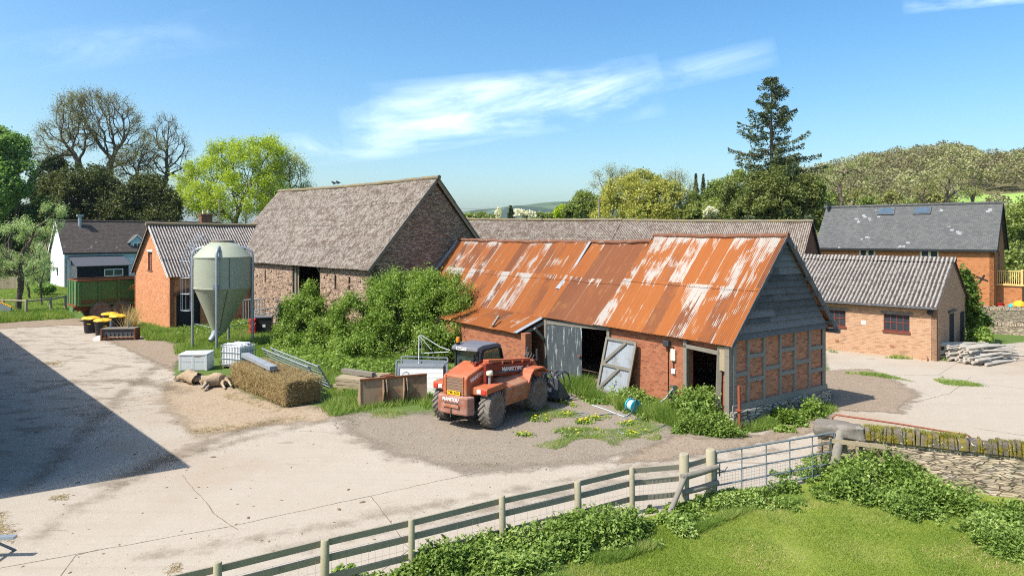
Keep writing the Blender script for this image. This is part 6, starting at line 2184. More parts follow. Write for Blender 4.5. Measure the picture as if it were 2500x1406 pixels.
sb = rough_block('end_slab', M['slab'], FW_, (-.14, -.12, 1.03), (1.12, .58, 1.36), 4)
rr = random.Random(21)
x = 1.12
while x < LWAL - .2:
    w = rr.choice((rr.uniform(.05, .09), rr.uniform(.09, .15), rr.uniform(.14, .26)))
    h = rr.choice((rr.uniform(.24, .30), rr.uniform(.27, .34), rr.uniform(.3, .37)))
    t_ = rr.uniform(-.10, .09)
    MB().prism([(-.05, 0), (.0, h * .8), (.08, h), (.40, h * rr.uniform(.85, 1.02)), (.50, h * .7), (.52, 0)], lambda a, b, t: (t + t_ * b, a - .02, b + 1.05), x, x + w - .012).build('coping_stone', M['moss_stone'], FW_, bevel=.022)
    x += w
n = 22000                                   # moss and short grass on the coping
S = np.stack([rng.uniform(1.1, LWAL, n), rng.uniform(-.06, .42, n), rng.uniform(1.22, 1.36, n)], 1)
S[:, 2] -= np.clip(.06 - S[:, 1], 0, 1) * 1.6
S = S[vnoise(S, 2.2, 8) > .33]
V, F = blades_np(S, .085, .008, rng, .7)
mesh_np('moss', V, F, M['mossy'], FW_)['kind'] = 'stuff'

pa_ = thing('wooden_pallet', 'pale wooden pallet standing against the stone wall beside the gate post', 'pallet', w0 + wd * .25 - wnv * .18, WZ)
for z in (.98, .62, .25):
    MB().beam((0, -.03, z), (1.35, -.03, z), .022, .12).build('slat', M['wood_pale'], pa_)
for x in (.02, .66, 1.3):
    MB().beam((x, .02, .1), (x, .02, 1.04), .09, .07).build('block', M['wood_pale'], pa_)

# garden fence far left
fl_ = thing('garden_rail_fence', 'low single rail fence with round posts along the garden at far left', 'fence')
pp = [D(-90, 57), D(8, 56.4), D(64, 56.0), D(124, 57.5), D(160, 60)]
for x, y in pp:
    MB().tube([(x, y, -.2), (x, y, 1.18), (x, y, 1.22)], [.11, .10, .08], 10).build('post', M['post'], fl_, smooth=True)
for a, b in zip(pp, pp[1:]):
    MB().tube([a + (1.08,), b + (1.08,)], .075, 8).build('rail', M['post'], fl_, smooth=True)
gf_ = thing('board_fence', 'brown close boarded garden fence behind the apple tree at far left', 'fence', D(-40, 82))
b = MB()
for k in range(24):
    b.b2((k * .17, 0, 0), (k * .17 + .155, .03 + .004 * (k % 2), 1.5))
b.build('boards', M['wood_pale'], gf_)

# retaining walls in front of the slate roofed house
def drywall(lab, a, b, h, seed, th=.45):
    a, b = Vector(a + (0,)), Vector(b + (0,))
    L = (b - a).length
    o = thing('dry_stone_wall', lab, 'wall', a, math.atan2((b - a).y, (b - a).x), 'stone walls by the brick house')
    MB().b2((0, 0, -.2), (L, th, h)).build('rubble', M['stone_wall'], o)
    r_ = random.Random(seed)
    x = 0
    while x < L - .1:
        w = r_.uniform(.09, .17)
        hh = r_.uniform(.2, .34)
        t_ = r_.uniform(-.15, .15)
        MB().prism([(-.03, 0), (.05, hh), (th - .05, hh * .95), (th + .03, 0)], lambda p, q, t: (t + t_ * q, p, q + h), x, x + w - .015).build('coping_stone', M['stone_wall'], o, bevel=.02)
        x += w
drywall('higher stone retaining wall with upright copings below the red brick house', D(2368, 50.0), D(2640, 48.5), 1.0, 3)
drywall('lower stone wall with ragged copings behind the log pile', D(2385, 45.2), D(2640, 42.5), .55, 6)
for k, (px_, z_, m_, nm) in enumerate(((2488, 1.35, 'yellow', 'yellow'), (2484, 1.1, 'hose_blue', 'blue'), (2497, 1.05, 'white_paint', 'white'))):
    x, y = D(px_, 51.5)
    tag(MB().lathe([(.3, 0), (.42, .15), (.36, .4), (.1, .55)], 12, (x, y + .4 * k, z_ - .35)).build('heaped_sack', M[m_], None, smooth=True), nm + ' sack heaped at the foot of the brick stair', 'sack')
tag(MB().lathe([(.18, 0), (.24, .35), (.25, .36), (.2, .36)], 14, D(2444, 51.2) + (1.0,)).build('red_bucket', M['red_plastic'], None, smooth=True), 'small red bucket in front of the brick stair block', 'bucket')

# poles and wires
def pole(lab, px_, ytop, d):
    x, y = D(px_, d)
    h = zat(ytop, d)
    o = thing('utility_pole', lab, 'pole', (x, y, 0), 0, 'utility poles')
    MB().tube([(0, 0, -.3), (0, 0, h)], [.15, .11], 10).build('shaft', M['pole'], o, smooth=True)
    MB().beam((-.5, 0, h - .4), (.5, 0, h - .4), .1, .12).build('cross_arm', M['pole'], o)
    return Vector((x, y, h))
q1 = pole('wooden pole rising just right of the cottage chimney', 536, 485, 104)
q2 = pole('shorter wooden pole against the yellow green tree, by the stone barn roof', 600, 508, 112)
q3 = pole('wooden pole in front of the pale willow behind the long cowshed', 1463, 484, 92)
def cable(lab, a, b, sag, n=24):
    P = [a.lerp(b, k / n) - Vector((0, 0, sag * 4 * (k / n) * (1 - k / n))) for k in range(n + 1)]
    tag(MB().tube(P, .018, 4).build('overhead_cable', M['wire'], None), lab, 'cable')
cable('overhead cable running from the willow pole down to behind the stone barn', q3, Vector(D(1080, 100) + (zat(509, 100),)), .5)
cable('overhead cable crossing in front of the dark yew trees', q1, Vector(D(-60, 96) + (zat(492, 96),)), .6)
# ------------------------------------------------------------------ trees and plants
def skeleton(seed, h, r0, spread=.55, levels=4, split=3, up=.25, trunk=.3, wob=.18, droop=0.0, lean=(0, 0), shrink=.62, kids_p=None):
    """branching skeleton -> list of (p0, p1, r0, r1) and the twig tips"""
    rg = random.Random(seed)
    segs, tips = [], []

    def grow(p, d, L, r, lv):
        n = 4 if lv < 2 else 3
        q = p
        kids = []
        for k in range(n):
            d2 = (d + Vector((rg.gauss(0, wob), rg.gauss(0, wob), rg.gauss(0, wob * .6))) + Vector((0, 0, up * .25 - droop * .25 * lv))).normalized()
            e = q + d2 * (L / n)
            ra, rb = r * (1 - .5 * k / n), r * (1 - .5 * (k + 1) / n)
            segs.append((tuple(q), tuple(e), ra, rb))
            if lv < levels and k >= (1 if lv else 2) - (1 if lv > 1 else 0):
                kids.append((e, d2, rb))
            q, d = e, d2
        if lv >= levels:
            tips.append(tuple(q))
            return
        for e, d2, rb in kids:
            nk = (rg.choice((1, 2)) if lv else 2) if kids_p is None else (2 if lv == 0 else (1 if rg.random() < kids_p else 0))
            for _ in range(nk):
                a = rg.uniform(0, 6.283)
                o = d2.orthogonal().normalized()
                o = Matrix.Rotation(a, 3, d2) @ o
                nd = (d2 * (1 - spread * .6) + o * spread * rg.uniform(.7, 1.3) + Vector((0, 0, up * .5))).normalized()
                grow(e, nd, L * shrink * rg.uniform(.75, 1.15), rb * .62, lv + 1)
        for _ in range(split - 1):
            o = Matrix.Rotation(rg.uniform(0, 6.283), 3, d) @ d.orthogonal().normalized()
            nd = (d + o * spread * rg.uniform(.3, .9)).normalized()
            grow(q, nd, L * shrink * rg.uniform(.9, 1.2), r * .5, lv + 1)

    grow(Vector((0, 0, 0)), Vector((lean[0], lean[1], 1)).normalized(), h * trunk, r0, 0)
    zt = max(s[1][2] for s in segs)
    k = h / zt
    segs = [(tuple(c * k for c in a), tuple(c * k for c in b), ra, rb) for a, b, ra, rb in segs]
    tips = [tuple(c * k for c in t) for t in tips]
    return segs, tips


def wood_mesh(segs, scale, name, mat, par, rmin=0.0, sides=5):
    A = np.array([s[0] for s in segs]) * scale
    B = np.array([s[1] for s in segs]) * scale
    ra = np.maximum(np.array([s[2] for s in segs]), rmin)
    rb = np.maximum(np.array([s[3] for s in segs]), rmin)
    V, F = tubes_np(A, B, ra, rb, sides)
    return mesh_np(name, V, F, mat, par, smooth=True)


def tree(name, label, cat, loc, h, wid, seed, leaf, lsize, nleaf, bark='bark', clump=1.0, r0=None, group=None, twig_r=.02, **kw):
    o = thing(name, label, cat, loc, 0, group)
    segs, tips = skeleton(seed, h, r0 or h * .022, **kw)
    xy = max(max(abs(t[0]), abs(t[1])) for t in tips)
    sc = np.array([wid / xy, wid / xy, 1.0])
    wood_mesh(segs, sc, 'trunk', M[bark], o, twig_r)
    if leaf:
        rng = np.random.default_rng(seed)
        T_ = np.array(tips) * sc
        i = rng.integers(0, len(T_), nleaf)
        P = T_[i] + rng.normal(size=(nleaf, 3)) * clump * np.array([1, 1, .75])
        P = P[P[:, 2] > h * .08]
        V, F = leaves_np(P, lsize, rng)
        mesh_np('crown', V, F, M[leaf], o)
    return o


def colonize(seed, base, trunk_z, lobes, n_attr, step, reach=5.0, kill=1.6, iters=140, lean=(0, 0), shell=.55):
    """grow branches towards points spread through the crown; returns segments with radii and the fine ends"""
    rng = np.random.default_rng(seed)
    w = np.array([l[1][0] * l[1][1] * l[1][2] for l in lobes]) ** .7
    k = rng.choice(len(lobes), size=n_attr, p=w / w.sum())
    c = np.array([l[0] for l in lobes])[k]
    r = np.array([l[1] for l in lobes])[k]
    d = rng.normal(size=(n_attr, 3))
    d /= np.linalg.norm(d, axis=1)[:, None]
    A = c + d * r * (rng.uniform(0, 1, n_attr) ** (1 / 3 * shell))[:, None]
    A = A[A[:, 2] > trunk_z * .8]
    N = [np.array(base, float)]
    par = [-1]
    nt = max(2, int(trunk_z / step))
    for t in range(nt):
        N.append(N[-1] + np.array([lean[0], lean[1], 1.0]) * step + rng.normal(size=3) * np.array([.12, .12, 0]) * step)
        par.append(len(N) - 2)
    N = np.array(N)
    par = list(par)
    start = 0
    near_i = np.zeros(len(A), int)
    near_d = np.full(len(A), 1e9)
    for it in range(iters):
        new = N[start:]
        if len(new) == 0:
            break
        D2 = np.linalg.norm(A[:, None, :] - new[None], axis=2)
        j = D2.argmin(1)
        dm = D2[np.arange(len(A)), j]
        b = dm < near_d
        near_d[b] = dm[b]
        near_i[b] = j[b] + start
        keep = near_d > kill
        A, near_d, near_i = A[keep], near_d[keep], near_i[keep]
        if len(A) == 0:
            break
        act = near_d < (reach if it > 12 else 1e6)
        if not act.any():
            break
        v = A[act] - N[near_i[act]]
        v /= np.linalg.norm(v, axis=1)[:, None]
        idx = near_i[act]
        S = np.zeros((len(N), 3))
        np.add.at(S, idx, v)
        u = np.unique(idx)
        g = S[u]
        g = g / (np.linalg.norm(g, axis=1)[:, None] + 1e-9) + rng.normal(size=g.shape) * .22
        prev = np.array([N[q] - N[par[q]] if par[q] >= 0 else np.array([0, 0, 1.]) for q in u])
        g = g / (np.linalg.norm(g, axis=1)[:, None] + 1e-9) + .55 * prev / (np.linalg.norm(prev, axis=1)[:, None] + 1e-9)
        g /= np.linalg.norm(g, axis=1)[:, None]
        start = len(N)
        N = np.concatenate([N, N[u] + g * step])
        par += list(u)
    par = np.array(par)
    R = np.zeros(len(N))
    kids = np.bincount(par[par >= 0], minlength=len(N))
    e = 1.95
    for q in range(len(N) - 1, 0, -1):
        if kids[q] == 0:
            R[q] += 1.0
        R[par[q]] += R[q]
    R = R ** (1 / e)
    P0, P1 = N[par[1:]], N[1:]
    return P0, P1, R[par[1:]], R[1:], N[kids == 0], N


def ctree(name, label, cat, base, lobes, seed, trunk_r, n_attr=700, step=.7, leaf=None, lsize=.2, nleaf=0, clump=.6, bark='bark_grey', twig=1.2, ntwig=5, trunk=.3, group=None, kill=1.5, twig_r=.014, lean=(0, 0), reach=6.0):
    """tree whose crown fills measured masses: trunk, limbs and twigs as one wood mesh, leaves as the crown"""
    o = thing(name, label, cat, tuple(base) + (0,), 0, group)
    b3 = np.array(tuple(base) + (0.0,))
    L2 = [(np.array(l[0]) - b3, l[1]) for l in lobes]
    top = max(l[0][2] + l[1][2] for l in L2)
    P0, P1, r0, r1, tips, N = colonize(seed, (0, 0, -.1), top * trunk, L2, n_attr, step, reach=reach, kill=kill, lean=lean)
    k = trunk_r / r0.max()
    V, F = tubes_np(P0, P1, np.maximum(r0 * k, twig_r * 1.3), np.maximum(r1 * k, twig_r), 5)
    VV, FF = [V], [F]
    rng = np.random.default_rng(seed + 1)
    ends = [tips]
    T_ = np.repeat(tips, ntwig, axis=0)
    if len(T_):
        cen = np.mean([l[0] for l in L2], 0)
        dr = T_ - cen
        dr /= np.linalg.norm(dr, axis=1)[:, None] + 1e-9
        a = T_
        for sgm in range(3):
            dd = dr + rng.normal(size=dr.shape) * .8 + np.array([0, 0, .25])
            dd /= np.linalg.norm(dd, axis=1)[:, None]
            q = a + dd * twig * rng.uniform(.25, .6, (len(a), 1))
            V, F2 = tubes_np(a, q, np.full(len(a), twig_r), np.full(len(a), twig_r * .6), 3)
            FF.append(np.array(F2) + sum(len(v) for v in VV))
            VV.append(V)
            a = q
            ends.append(q)
    mesh_np('trunk', np.concatenate(VV), np.concatenate(FF), M[bark], o, smooth=True)
    if leaf:
        E_ = np.concatenate(ends)
        P = E_[rng.integers(0, len(E_), nleaf)] + rng.normal(size=(nleaf, 3)) * clump
        V, F = leaves_np(P, lsize, rng)
        mesh_np('crown', V, F, M[leaf], o)
    return o


def lobes_pts(lobes, n, rng, thin=.42, nsc=.55, seed=1, shell=.35):
    """points in the outer shell of overlapping rounded masses, thinned by noise so that gaps open"""
    w = np.array([l[1][0] * l[1][1] + l[1][0] * l[1][2] for l in lobes])
    k = rng.choice(len(lobes), size=n * 3, p=w / w.sum())
    c = np.array([l[0] for l in lobes])[k]
    r = np.array([l[1] for l in lobes])[k]
    d = rng.normal(size=(n * 3, 3))
    d /= np.linalg.norm(d, axis=1)[:, None]
    bump = .62 + .76 * vnoise(c + d * r, 1.5 * nsc, seed + 2)
    P = c + d * r * ((1 - shell * rng.uniform(0, 1, n * 3) ** 1.5) * bump)[:, None]
    # each point carries a short sprig that reaches outwards and up
    m = 6
    sl = .10 * float(np.mean([l[1][2] for l in lobes])) ** .5 * 1.6
    ok = (P[:, 2] > .03) & (vnoise(P, nsc, seed) * .6 + vnoise(P, nsc * 2.7, seed + 1) * .4 > thin)
    P, d = P[ok], d[ok]
    k = n // m
    P, d = P[:k], d[:k]
    o = d + rng.normal(size=d.shape) * .6 + np.array([0, 0, .5])
    o /= np.linalg.norm(o, axis=1)[:, None]
    t = np.linspace(-.3, 1.0, m)
    Q = P[:, None, :] + o[:, None, :] * (t * sl * 2.2)[None, :, None] * rng.uniform(.4, 1.5, (len(P), 1, 1)) + rng.normal(size=(len(P), m, 3)) * sl * .42
    Q = Q.reshape(-1, 3)
    return Q[Q[:, 2] > .02]


def bush(name, label, cat, lobes, n, leaf, lsize, seed, group=None, stems=14, thin=.42, nsc=.55, shell=.35, stem_r=.03, bark='twig', base=None):
    """lobes in world metres; the thing sits at the middle of its foot"""
    rng = np.random.default_rng(seed)
    C0 = np.mean([l[0] for l in lobes], 0) * np.array([1, 1, 0])
    if base is not None:
        C0 = np.array(base)
    o = thing(name, label, cat, tuple(C0), 0, group)
    L2 = [(np.array(l[0]) - C0, l[1]) for l in lobes]
    P = lobes_pts(L2, n, rng, thin, nsc, seed, shell)
    V, F = leaves_np(P, lsize, rng)
    mesh_np('crown', V, F, M[leaf], o)
    A, B, ra, rb = [], [], [], []
    for k in range(stems):
        l = L2[rng.integers(0, len(L2))]
        e = l[0] + rng.normal(size=3) * np.array(l[1]) * .38
        p = np.array([rng.normal() * .12 * l[1][0], rng.normal() * .12 * l[1][1], 0])
        for s in range(5):
            q = p + (e - p) / (5 - s) + rng.normal(size=3) * .05 * l[1][0]
            A.append(p)
            B.append(q)
            ra.append(stem_r * (1 - s / 6))
            rb.append(stem_r * (1 - (s + 1) / 6))
            p = q
    V, F = tubes_np(np.array(A), np.array(B), np.array(ra), np.array(rb), 5)
    mesh_np('stems', V, F, M[bark], o, smooth=True)
    return o


def LB(px_, py_, d, rx, rz, ry=None):
    """rounded mass measured on the photograph: centre, depth, half width and half height in photo pixels"""
    s = d / FPX
    return ((*D(px_, d), zat(py_, d)), (rx * s, (ry or rx) * s, rz * s))


# elder thicket in front of the stone barn
bush('elder_bush', 'big leafy green elder bush between the stone barn and rusty lean-to', 'bush',
     [LB(960, 775, 37.5, 120, 95, 70), LB(1062, 762, 36.6, 85, 80, 50), LB(880, 805, 37.5, 65, 70, 50), LB(1005, 715, 38.5, 90, 48, 50), LB(1105, 792, 35.2, 45, 62, 30),
      LB(950, 852, 35.8, 110, 40, 45), LB(1040, 850, 35.0, 90, 42, 35), LB(872, 862, 36.4, 55, 30, 30)], 120000, 'elder', .062, 4, stems=40, thin=.45, nsc=1.0, stem_r=.035)
bush('hazel_bush', 'smaller green bush below the stone barn doorway', 'bush',
     [LB(745, 785, 40.5, 62, 62, 45), LB(757, 735, 41, 32, 34, 30), LB(703, 822, 39.8, 38, 30, 30), LB(790, 832, 38.8, 45, 40, 35), LB(740, 850, 38.4, 65, 26, 40), LB(720, 765, 41, 30, 30, 25)],
     48000, 'elder', .062, 9, stems=26, thin=.46, nsc=1.0)
# long shoots arching out of the top of the thicket
rg = random.Random(31)
sh = thing('elder_shoots', 'long arching bare shoots sticking up from the top of the big bush', 'bush', D(1000, 38.6))
mb = MB()
tipP = []
for k in range(16):
    x, y, z = rg.uniform(-2.2, 2.2), rg.uniform(-.8, .8), rg.uniform(2.6, 3.4)
    dx, dz = rg.uniform(-1.0, 1.3), rg.uniform(.8, 1.5)
    P = [(x + dx * t, y + .1 * t, z + dz * (t - .45 * t * t)) for t in (0, .3, .6, 1.0)]
    mb.tube(P, [.018, .014, .01, .005], 5)
    tipP += [P[2], P[3], ((P[1][0] + P[2][0]) / 2, P[2][1], (P[1][2] + P[2][2]) / 2)]
mb.build('stems', M['twig'], sh)
rng = np.random.default_rng(3)
T_ = np.array(tipP)[rng.integers(0, len(tipP), 900)] + rng.normal(size=(900, 3)) * .13
V, F = leaves_np(T_, .09, rng)
mesh_np('crown', V, F, M['elder'], sh)

# --- left hand trees
BT = 'bare trees behind the yews'
ctree('bare_tree', 'tall spreading bare tree at left with several dark limbs', 'tree', D(262, 122), [LB(265, 300, 122, 62, 62), LB(195, 295, 122, 45, 55), LB(320, 335, 122, 38, 45), LB(235, 265, 122, 60, 32), LB(300, 385, 122, 45, 30)], 5, .62, 1900, .7, 'bud', .09, 15000, .5, group=BT, trunk=.34, kill=1.1, twig=1.5, ntwig=9, twig_r=.03)
ctree('bare_tree', 'bare leafless tree spreading left beside the tallest one', 'tree', D(212, 119), [LB(145, 345, 119, 42, 40), LB(175, 290, 119, 40, 48), LB(120, 385, 119, 28, 22), LB(200, 330, 119, 35, 40)], 14, .5, 1200, .7, 'bud', .09, 13000, .5, group=BT, trunk=.38, kill=1.1, twig=1.5, ntwig=9, twig_r=.03)
ctree('bare_tree', 'slender bare tree right of the tallest one, next to the yellow green lime', 'tree', D(385, 124), [LB(405, 330, 124, 30, 42), LB(432, 365, 124, 30, 34), LB(395, 395, 124, 42, 36), LB(445, 420, 124, 26, 26)], 23, .48, 1200, .65, 'bud', .08, 4000, .5, group=BT, trunk=.36, kill=1.05, twig=1.4, ntwig=9, twig_r=.028)
ctree('bare_tree', 'low bare tree half hidden between the two yews', 'tree', D(325, 121), [LB(335, 395, 121, 36, 34), LB(365, 365, 121, 26, 30), LB(305, 415, 121, 24, 22)], 31, .34, 700, .65, 'bud', .09, 6500, .5, group=BT, trunk=.45, kill=1.1, twig=1.2, ntwig=6, twig_r=.028)
bush('yew_tree', 'dark rounded yew behind the white cottage, the left and larger one', 'tree',
     [LB(205, 475, 112, 75, 62), LB(150, 480, 113, 55, 60), LB(262, 490, 111, 50, 55), LB(215, 435, 113, 48, 32), LB(180, 530, 110, 90, 50), LB(270, 530, 110, 45, 50)], 60000, 'yew', .2, 6, 'yews behind the cottage', 30, .36, .25, .3, .12, 'bark')
bush('yew_tree', 'dark rounded yew behind the white cottage, right one beside the lime', 'tree',
     [LB(365, 492, 111, 58, 48), LB(330, 515, 110, 50, 45), LB(405, 515, 111, 44, 42), LB(360, 455, 112, 36, 26), LB(380, 540, 110, 65, 40)], 44000, 'yew', .2, 16, 'yews behind the cottage', 24, .36, .25, .3, .12, 'bark')
bush('evergreen_tree', 'grey green evergreen behind the left yew', 'tree', [LB(122, 440, 118, 32, 44), LB(112, 480, 117, 34, 50), LB(138, 415, 119, 18, 26)], 9000, 'spruce', .32, 26, None, 12, .4, .3, .35, .1, 'bark')
bush('broadleaf_tree', 'tall fresh green tree cut off by the left frame edge', 'tree',
     [LB(-20, 400, 96, 70, 75), LB(25, 380, 97, 42, 52), LB(40, 440, 96, 34, 46), LB(0, 470, 95, 65, 60), LB(-30, 350, 98, 60, 40)], 46000, 'green', .2, 36, None, 26, .45, .3, .35, .14, 'bark')
bush('laurel_hedge', 'dark hedge below the green tree at the far left', 'hedge', [LB(-10, 560, 98, 60, 60), LB(55, 565, 99, 45, 50), LB(90, 540, 102, 40, 50), LB(20, 530, 100, 60, 40)], 26000, 'ivy', .22, 46, None, 20, .38, .3, .3, .1, 'bark')
ctree('lime_tree', 'bright yellow green lime tree left of the stone barn roof', 'tree', D(580, 119), [LB(600, 420, 119, 78, 62), LB(530, 440, 119, 60, 58), LB(480, 455, 118, 40, 52), LB(640, 380, 119, 50, 36), LB(560, 385, 119, 45, 28), LB(560, 490, 117, 105, 45), LB(640, 470, 118, 60, 45)], 42, .5, 2000, .75, 'lime', .15, 50000, .45, trunk=.2, kill=1.1, twig=1.2, ntwig=4)
ctree('budding_tree', 'paler half bare tree right of the lime tree', 'tree', D(700, 123), [LB(700, 430, 123, 42, 40), LB(725, 455, 123, 26, 34), LB(672, 455, 123, 34, 50)], 52, .36, 800, .7, 'limepale', .12, 16000, .6, trunk=.3, kill=1.1, twig=1.2, ntwig=5)
ctree('apple_tree', 'old leaning apple tree in pale leaf at the left garden edge', 'tree', D(42, 57.6), [LB(45, 600, 57.6, 48, 55), LB(95, 575, 57.6, 36, 40), LB(130, 525, 57.6, 26, 26), LB(10, 640, 57.6, 40, 40), LB(70, 650, 57.6, 40, 30)], 61, .24, 420, .28, 'apple', .06, 15000, .17, 'bark', .5, 4, .2, None, .5, .008, (.10, 0), 3.0)
ctree('fruit_tree', 'small fruit tree on the lawn in front of the white gable', 'tree', D(101, 63), [LB(98, 670, 63, 22, 30), LB(112, 650, 63, 14, 18)], 62, .09, 130, .2, 'apple', .055, 4200, .14, 'bark', .35, 4, .35, None, .35, .007, (0, 0), 2.0)
ctree('fruit_tree', 'leafy young fruit tree just right of the old apple tree', 'tree', D(72, 70), [LB(75, 660, 70, 26, 38), LB(92, 625, 70, 18, 24)], 64, .12, 160, .24, 'apple', .06, 5200, .17, 'bark', .4, 4, .3, None, .4, .008, (0, 0), 2.5)
bush('garden_shrub', 'low green shrub mound on the lawn before the white gable', 'shrub', [LB(112, 706, 74, 26, 10)], 2200, 'green', .12, 63, None, 6, .3, .6)

# --- trees behind the long cowshed

SPR = thing('spruce_tree', 'tall dark ragged spruce rising above the roofs at right', 'tree', D(1884, 82))
HS = zat(190, 82)
rng = np.random.default_rng(77)
mb = MB()
mb.tube([(0, 0, -.2), (.1, 0, HS * .4), (-.05, 0, HS * .75), (0, 0, HS)], [.42, .3, .16, .03], 8)
A, B, NP = [], [], []
z = 5.0
while z < HS - .15:
    f = max(0.0, (z - 7.0) / (HS - 7.0))
    Lm = 6.8 * (1 - f) ** .7 * (.75 + .5 * vnoise(np.array([[z * .9, 3.3]]), 1.0, 4)[0]) + .7
    for k in range(6):
        a = rng.uniform(0, 2 * np.pi)
        L = Lm * rng.uniform(.4, 1.1)
        if rng.uniform() < .12 and f < .9:
            continue
        p = np.array([0, 0, z])
        d = np.array([np.cos(a), np.sin(a), -.05 - .12 * (1 - f)])
        n = max(3, int(L / .45))
        for s in range(n):
            t = (s + 1) / n
            q = np.array([0, 0, z]) + d * L * t + np.array([0, 0, .42 * L * t * t * (.6 if f < .5 else .9) - .10 * L * t])
            A.append(p)
            B.append(q)
            if s >= n * .25:
                m = int(24 * (.5 + .9 * t))
                c = p + (q - p) * rng.uniform(size=(m, 1))
                side = np.array([-d[1], d[0], 0])
                NP.append(c + side[None] * rng.normal(size=(m, 1)) * .30 * (1.2 - .5 * t) + np.array([0, 0, -1])[None] * np.abs(rng.normal(size=(m, 1))) * .28 + rng.normal(size=(m, 3)) * .06)
            p = q
    z += rng.uniform(.42, .8)
mb.build('trunk', M['bark'], SPR, smooth=True)
A, B = np.array(A), np.array(B)
V, F = tubes_np(A, B, np.full(len(A), .045), np.full(len(A), .03), 4)
mesh_np('limbs', V, F, M['bark'], SPR)
NP = np.concatenate(NP)
V, F = leaves_np(NP, .17, rng, .42, .2)
mesh_np('crown', V, F, M['spruce'], SPR)
bush('yew_tree', 'broad dark evergreen clump at the foot of the tall spruce', 'tree',
     [LB(1880, 480, 80, 75, 60, 60), LB(1950, 490, 79, 55, 58, 45), LB(1820, 485, 81, 60, 50, 45), LB(1900, 430, 82, 50, 40, 40), LB(1990, 520, 78, 30, 40, 30), LB(1845, 525, 79, 70, 40, 40)], 46000, 'olive', .15, 71, None, 30, .48, .5, .5, .1, 'bark')
bush('dark_yew', 'darker drooping yew right of the spruce, next to the slate roof', 'tree',
     [LB(1925, 500, 77, 50, 55, 35), LB(1970, 470, 78, 32, 45, 30), LB(1890, 520, 76.5, 40, 40, 30)], 30000, 'olive', .14, 72, None, 16, .5, .6, .5, .1, 'bark')
for lab, lb, n, lf, ls, sd, th in [
    ('large pale yellow willow behind the long cowshed', [LB(1560, 480, 104, 85, 48), LB(1510, 500, 104, 50, 36), LB(1620, 490, 105, 55, 42), LB(1570, 450, 105, 50, 28), LB(1560, 525, 103, 100, 30)], 34000, 'willow', .17, 81, .44),
    ('bright yellow low bush at the left end of the hedge row', [LB(1374, 518, 112, 24, 16), LB(1392, 524, 112, 18, 14)], 3000, 'lime', .22, 82, .4),
    ('green hedgerow tree left of the pole and willow', [LB(1425, 505, 112, 30, 32), LB(1450, 515, 111, 28, 26), LB(1418, 490, 113, 14, 20), LB(1400, 522, 110, 22, 18)], 14000, 'hedge', .18, 83, .42),
    ('olive hedgerow tree between the willow and the spruce', [LB(1720, 500, 104, 40, 38), LB(1700, 520, 103, 35, 24), LB(1745, 480, 105, 34, 36)], 15000, 'hedge', .18, 84, .42),
    ('rounded olive green tree touching the spruce on its left', [LB(1780, 480, 96, 44, 46), LB(1760, 515, 95, 44, 30), LB(1800, 450, 97, 28, 28)], 15000, 'hedge', .18, 85, .42),
    ('small white blossom tree in front of the hedge row', [LB(1733, 525, 92, 14, 14)], 900, 'blossom', .16, 86, .35),
    ('white blossom bush far off above the cowshed ridge', [LB(1280, 528, 150, 22, 10), LB(1262, 522, 150, 10, 9)], 1300, 'blossom', .26, 87, .4),
    ('pale blossom sapling far off, left of the lone conifer', [LB(1218, 524, 150, 6, 13)], 400, 'blossom', .26, 88, .3),
    ('low green scrub far off above the left end of the cowshed ridge', [LB(1165, 532, 170, 34, 10), LB(1200, 534, 168, 30, 8), LB(1320, 532, 165, 40, 10), LB(1355, 530, 165, 20, 12)], 6000, 'hedge', .36, 89, .4),
    ('leafy scrub bank beside the brick house at the right frame edge', [LB(2480, 600, 78, 30, 80), LB(2520, 580, 80, 40, 80), LB(2470, 660, 76, 25, 50), LB(2510, 690, 74, 40, 40)], 16000, 'hedge', .2, 90, .40),
    ('ivy climbing the back corner of the tan workshop', [LB(2362, 705, 40.6, 14, 40), LB(2368, 760, 40.2, 17, 38), LB(2355, 670, 40.8, 8, 26), LB(2388, 790, 41, 20, 18)], 7500, 'ivy', .10, 91, .3),
    ('bright green elder bush between the workshop and the log pile', [LB(2384, 838, 38, 22, 22), LB(2400, 822, 38.5, 14, 16)], 3200, 'elder', .11, 92, .36)]:
    bush('ivy' if 'ivy' in lab else ('scrub' if 'scrub' in lab else 'hedgerow_tree'), lab, 'ivy' if 'ivy' in lab else ('bush' if ('bush' in lab or 'scrub' in lab) else 'tree'), lb, n, lf, ls, sd, None, 14, th, .3 if lb[0][0][1] > 60 else 1.0, .35, .07 if lb[0][0][1] > 60 else .02, 'bark')
for k, (px_, yt, d, hw, lab) in enumerate([(1490, 415, 116, 40, 'thin bare tree rising left of the willow'), (1655, 428, 116, 34, 'thin bare tree rising right of the willow'), (1530, 428, 118, 30, 'bare treetop peeping over the willow')]):
    ctree('bare_tree', lab, 'tree', D(px_, d), [LB(px_, yt + 34, d, hw, 34), LB(px_ + 10, yt + 66, d, hw, 30)], 100 + k, .22, 500, .65, 'bud', .09, 4500, .5, trunk=.4, kill=1.1, twig=1.1, ntwig=6, twig_r=.02)
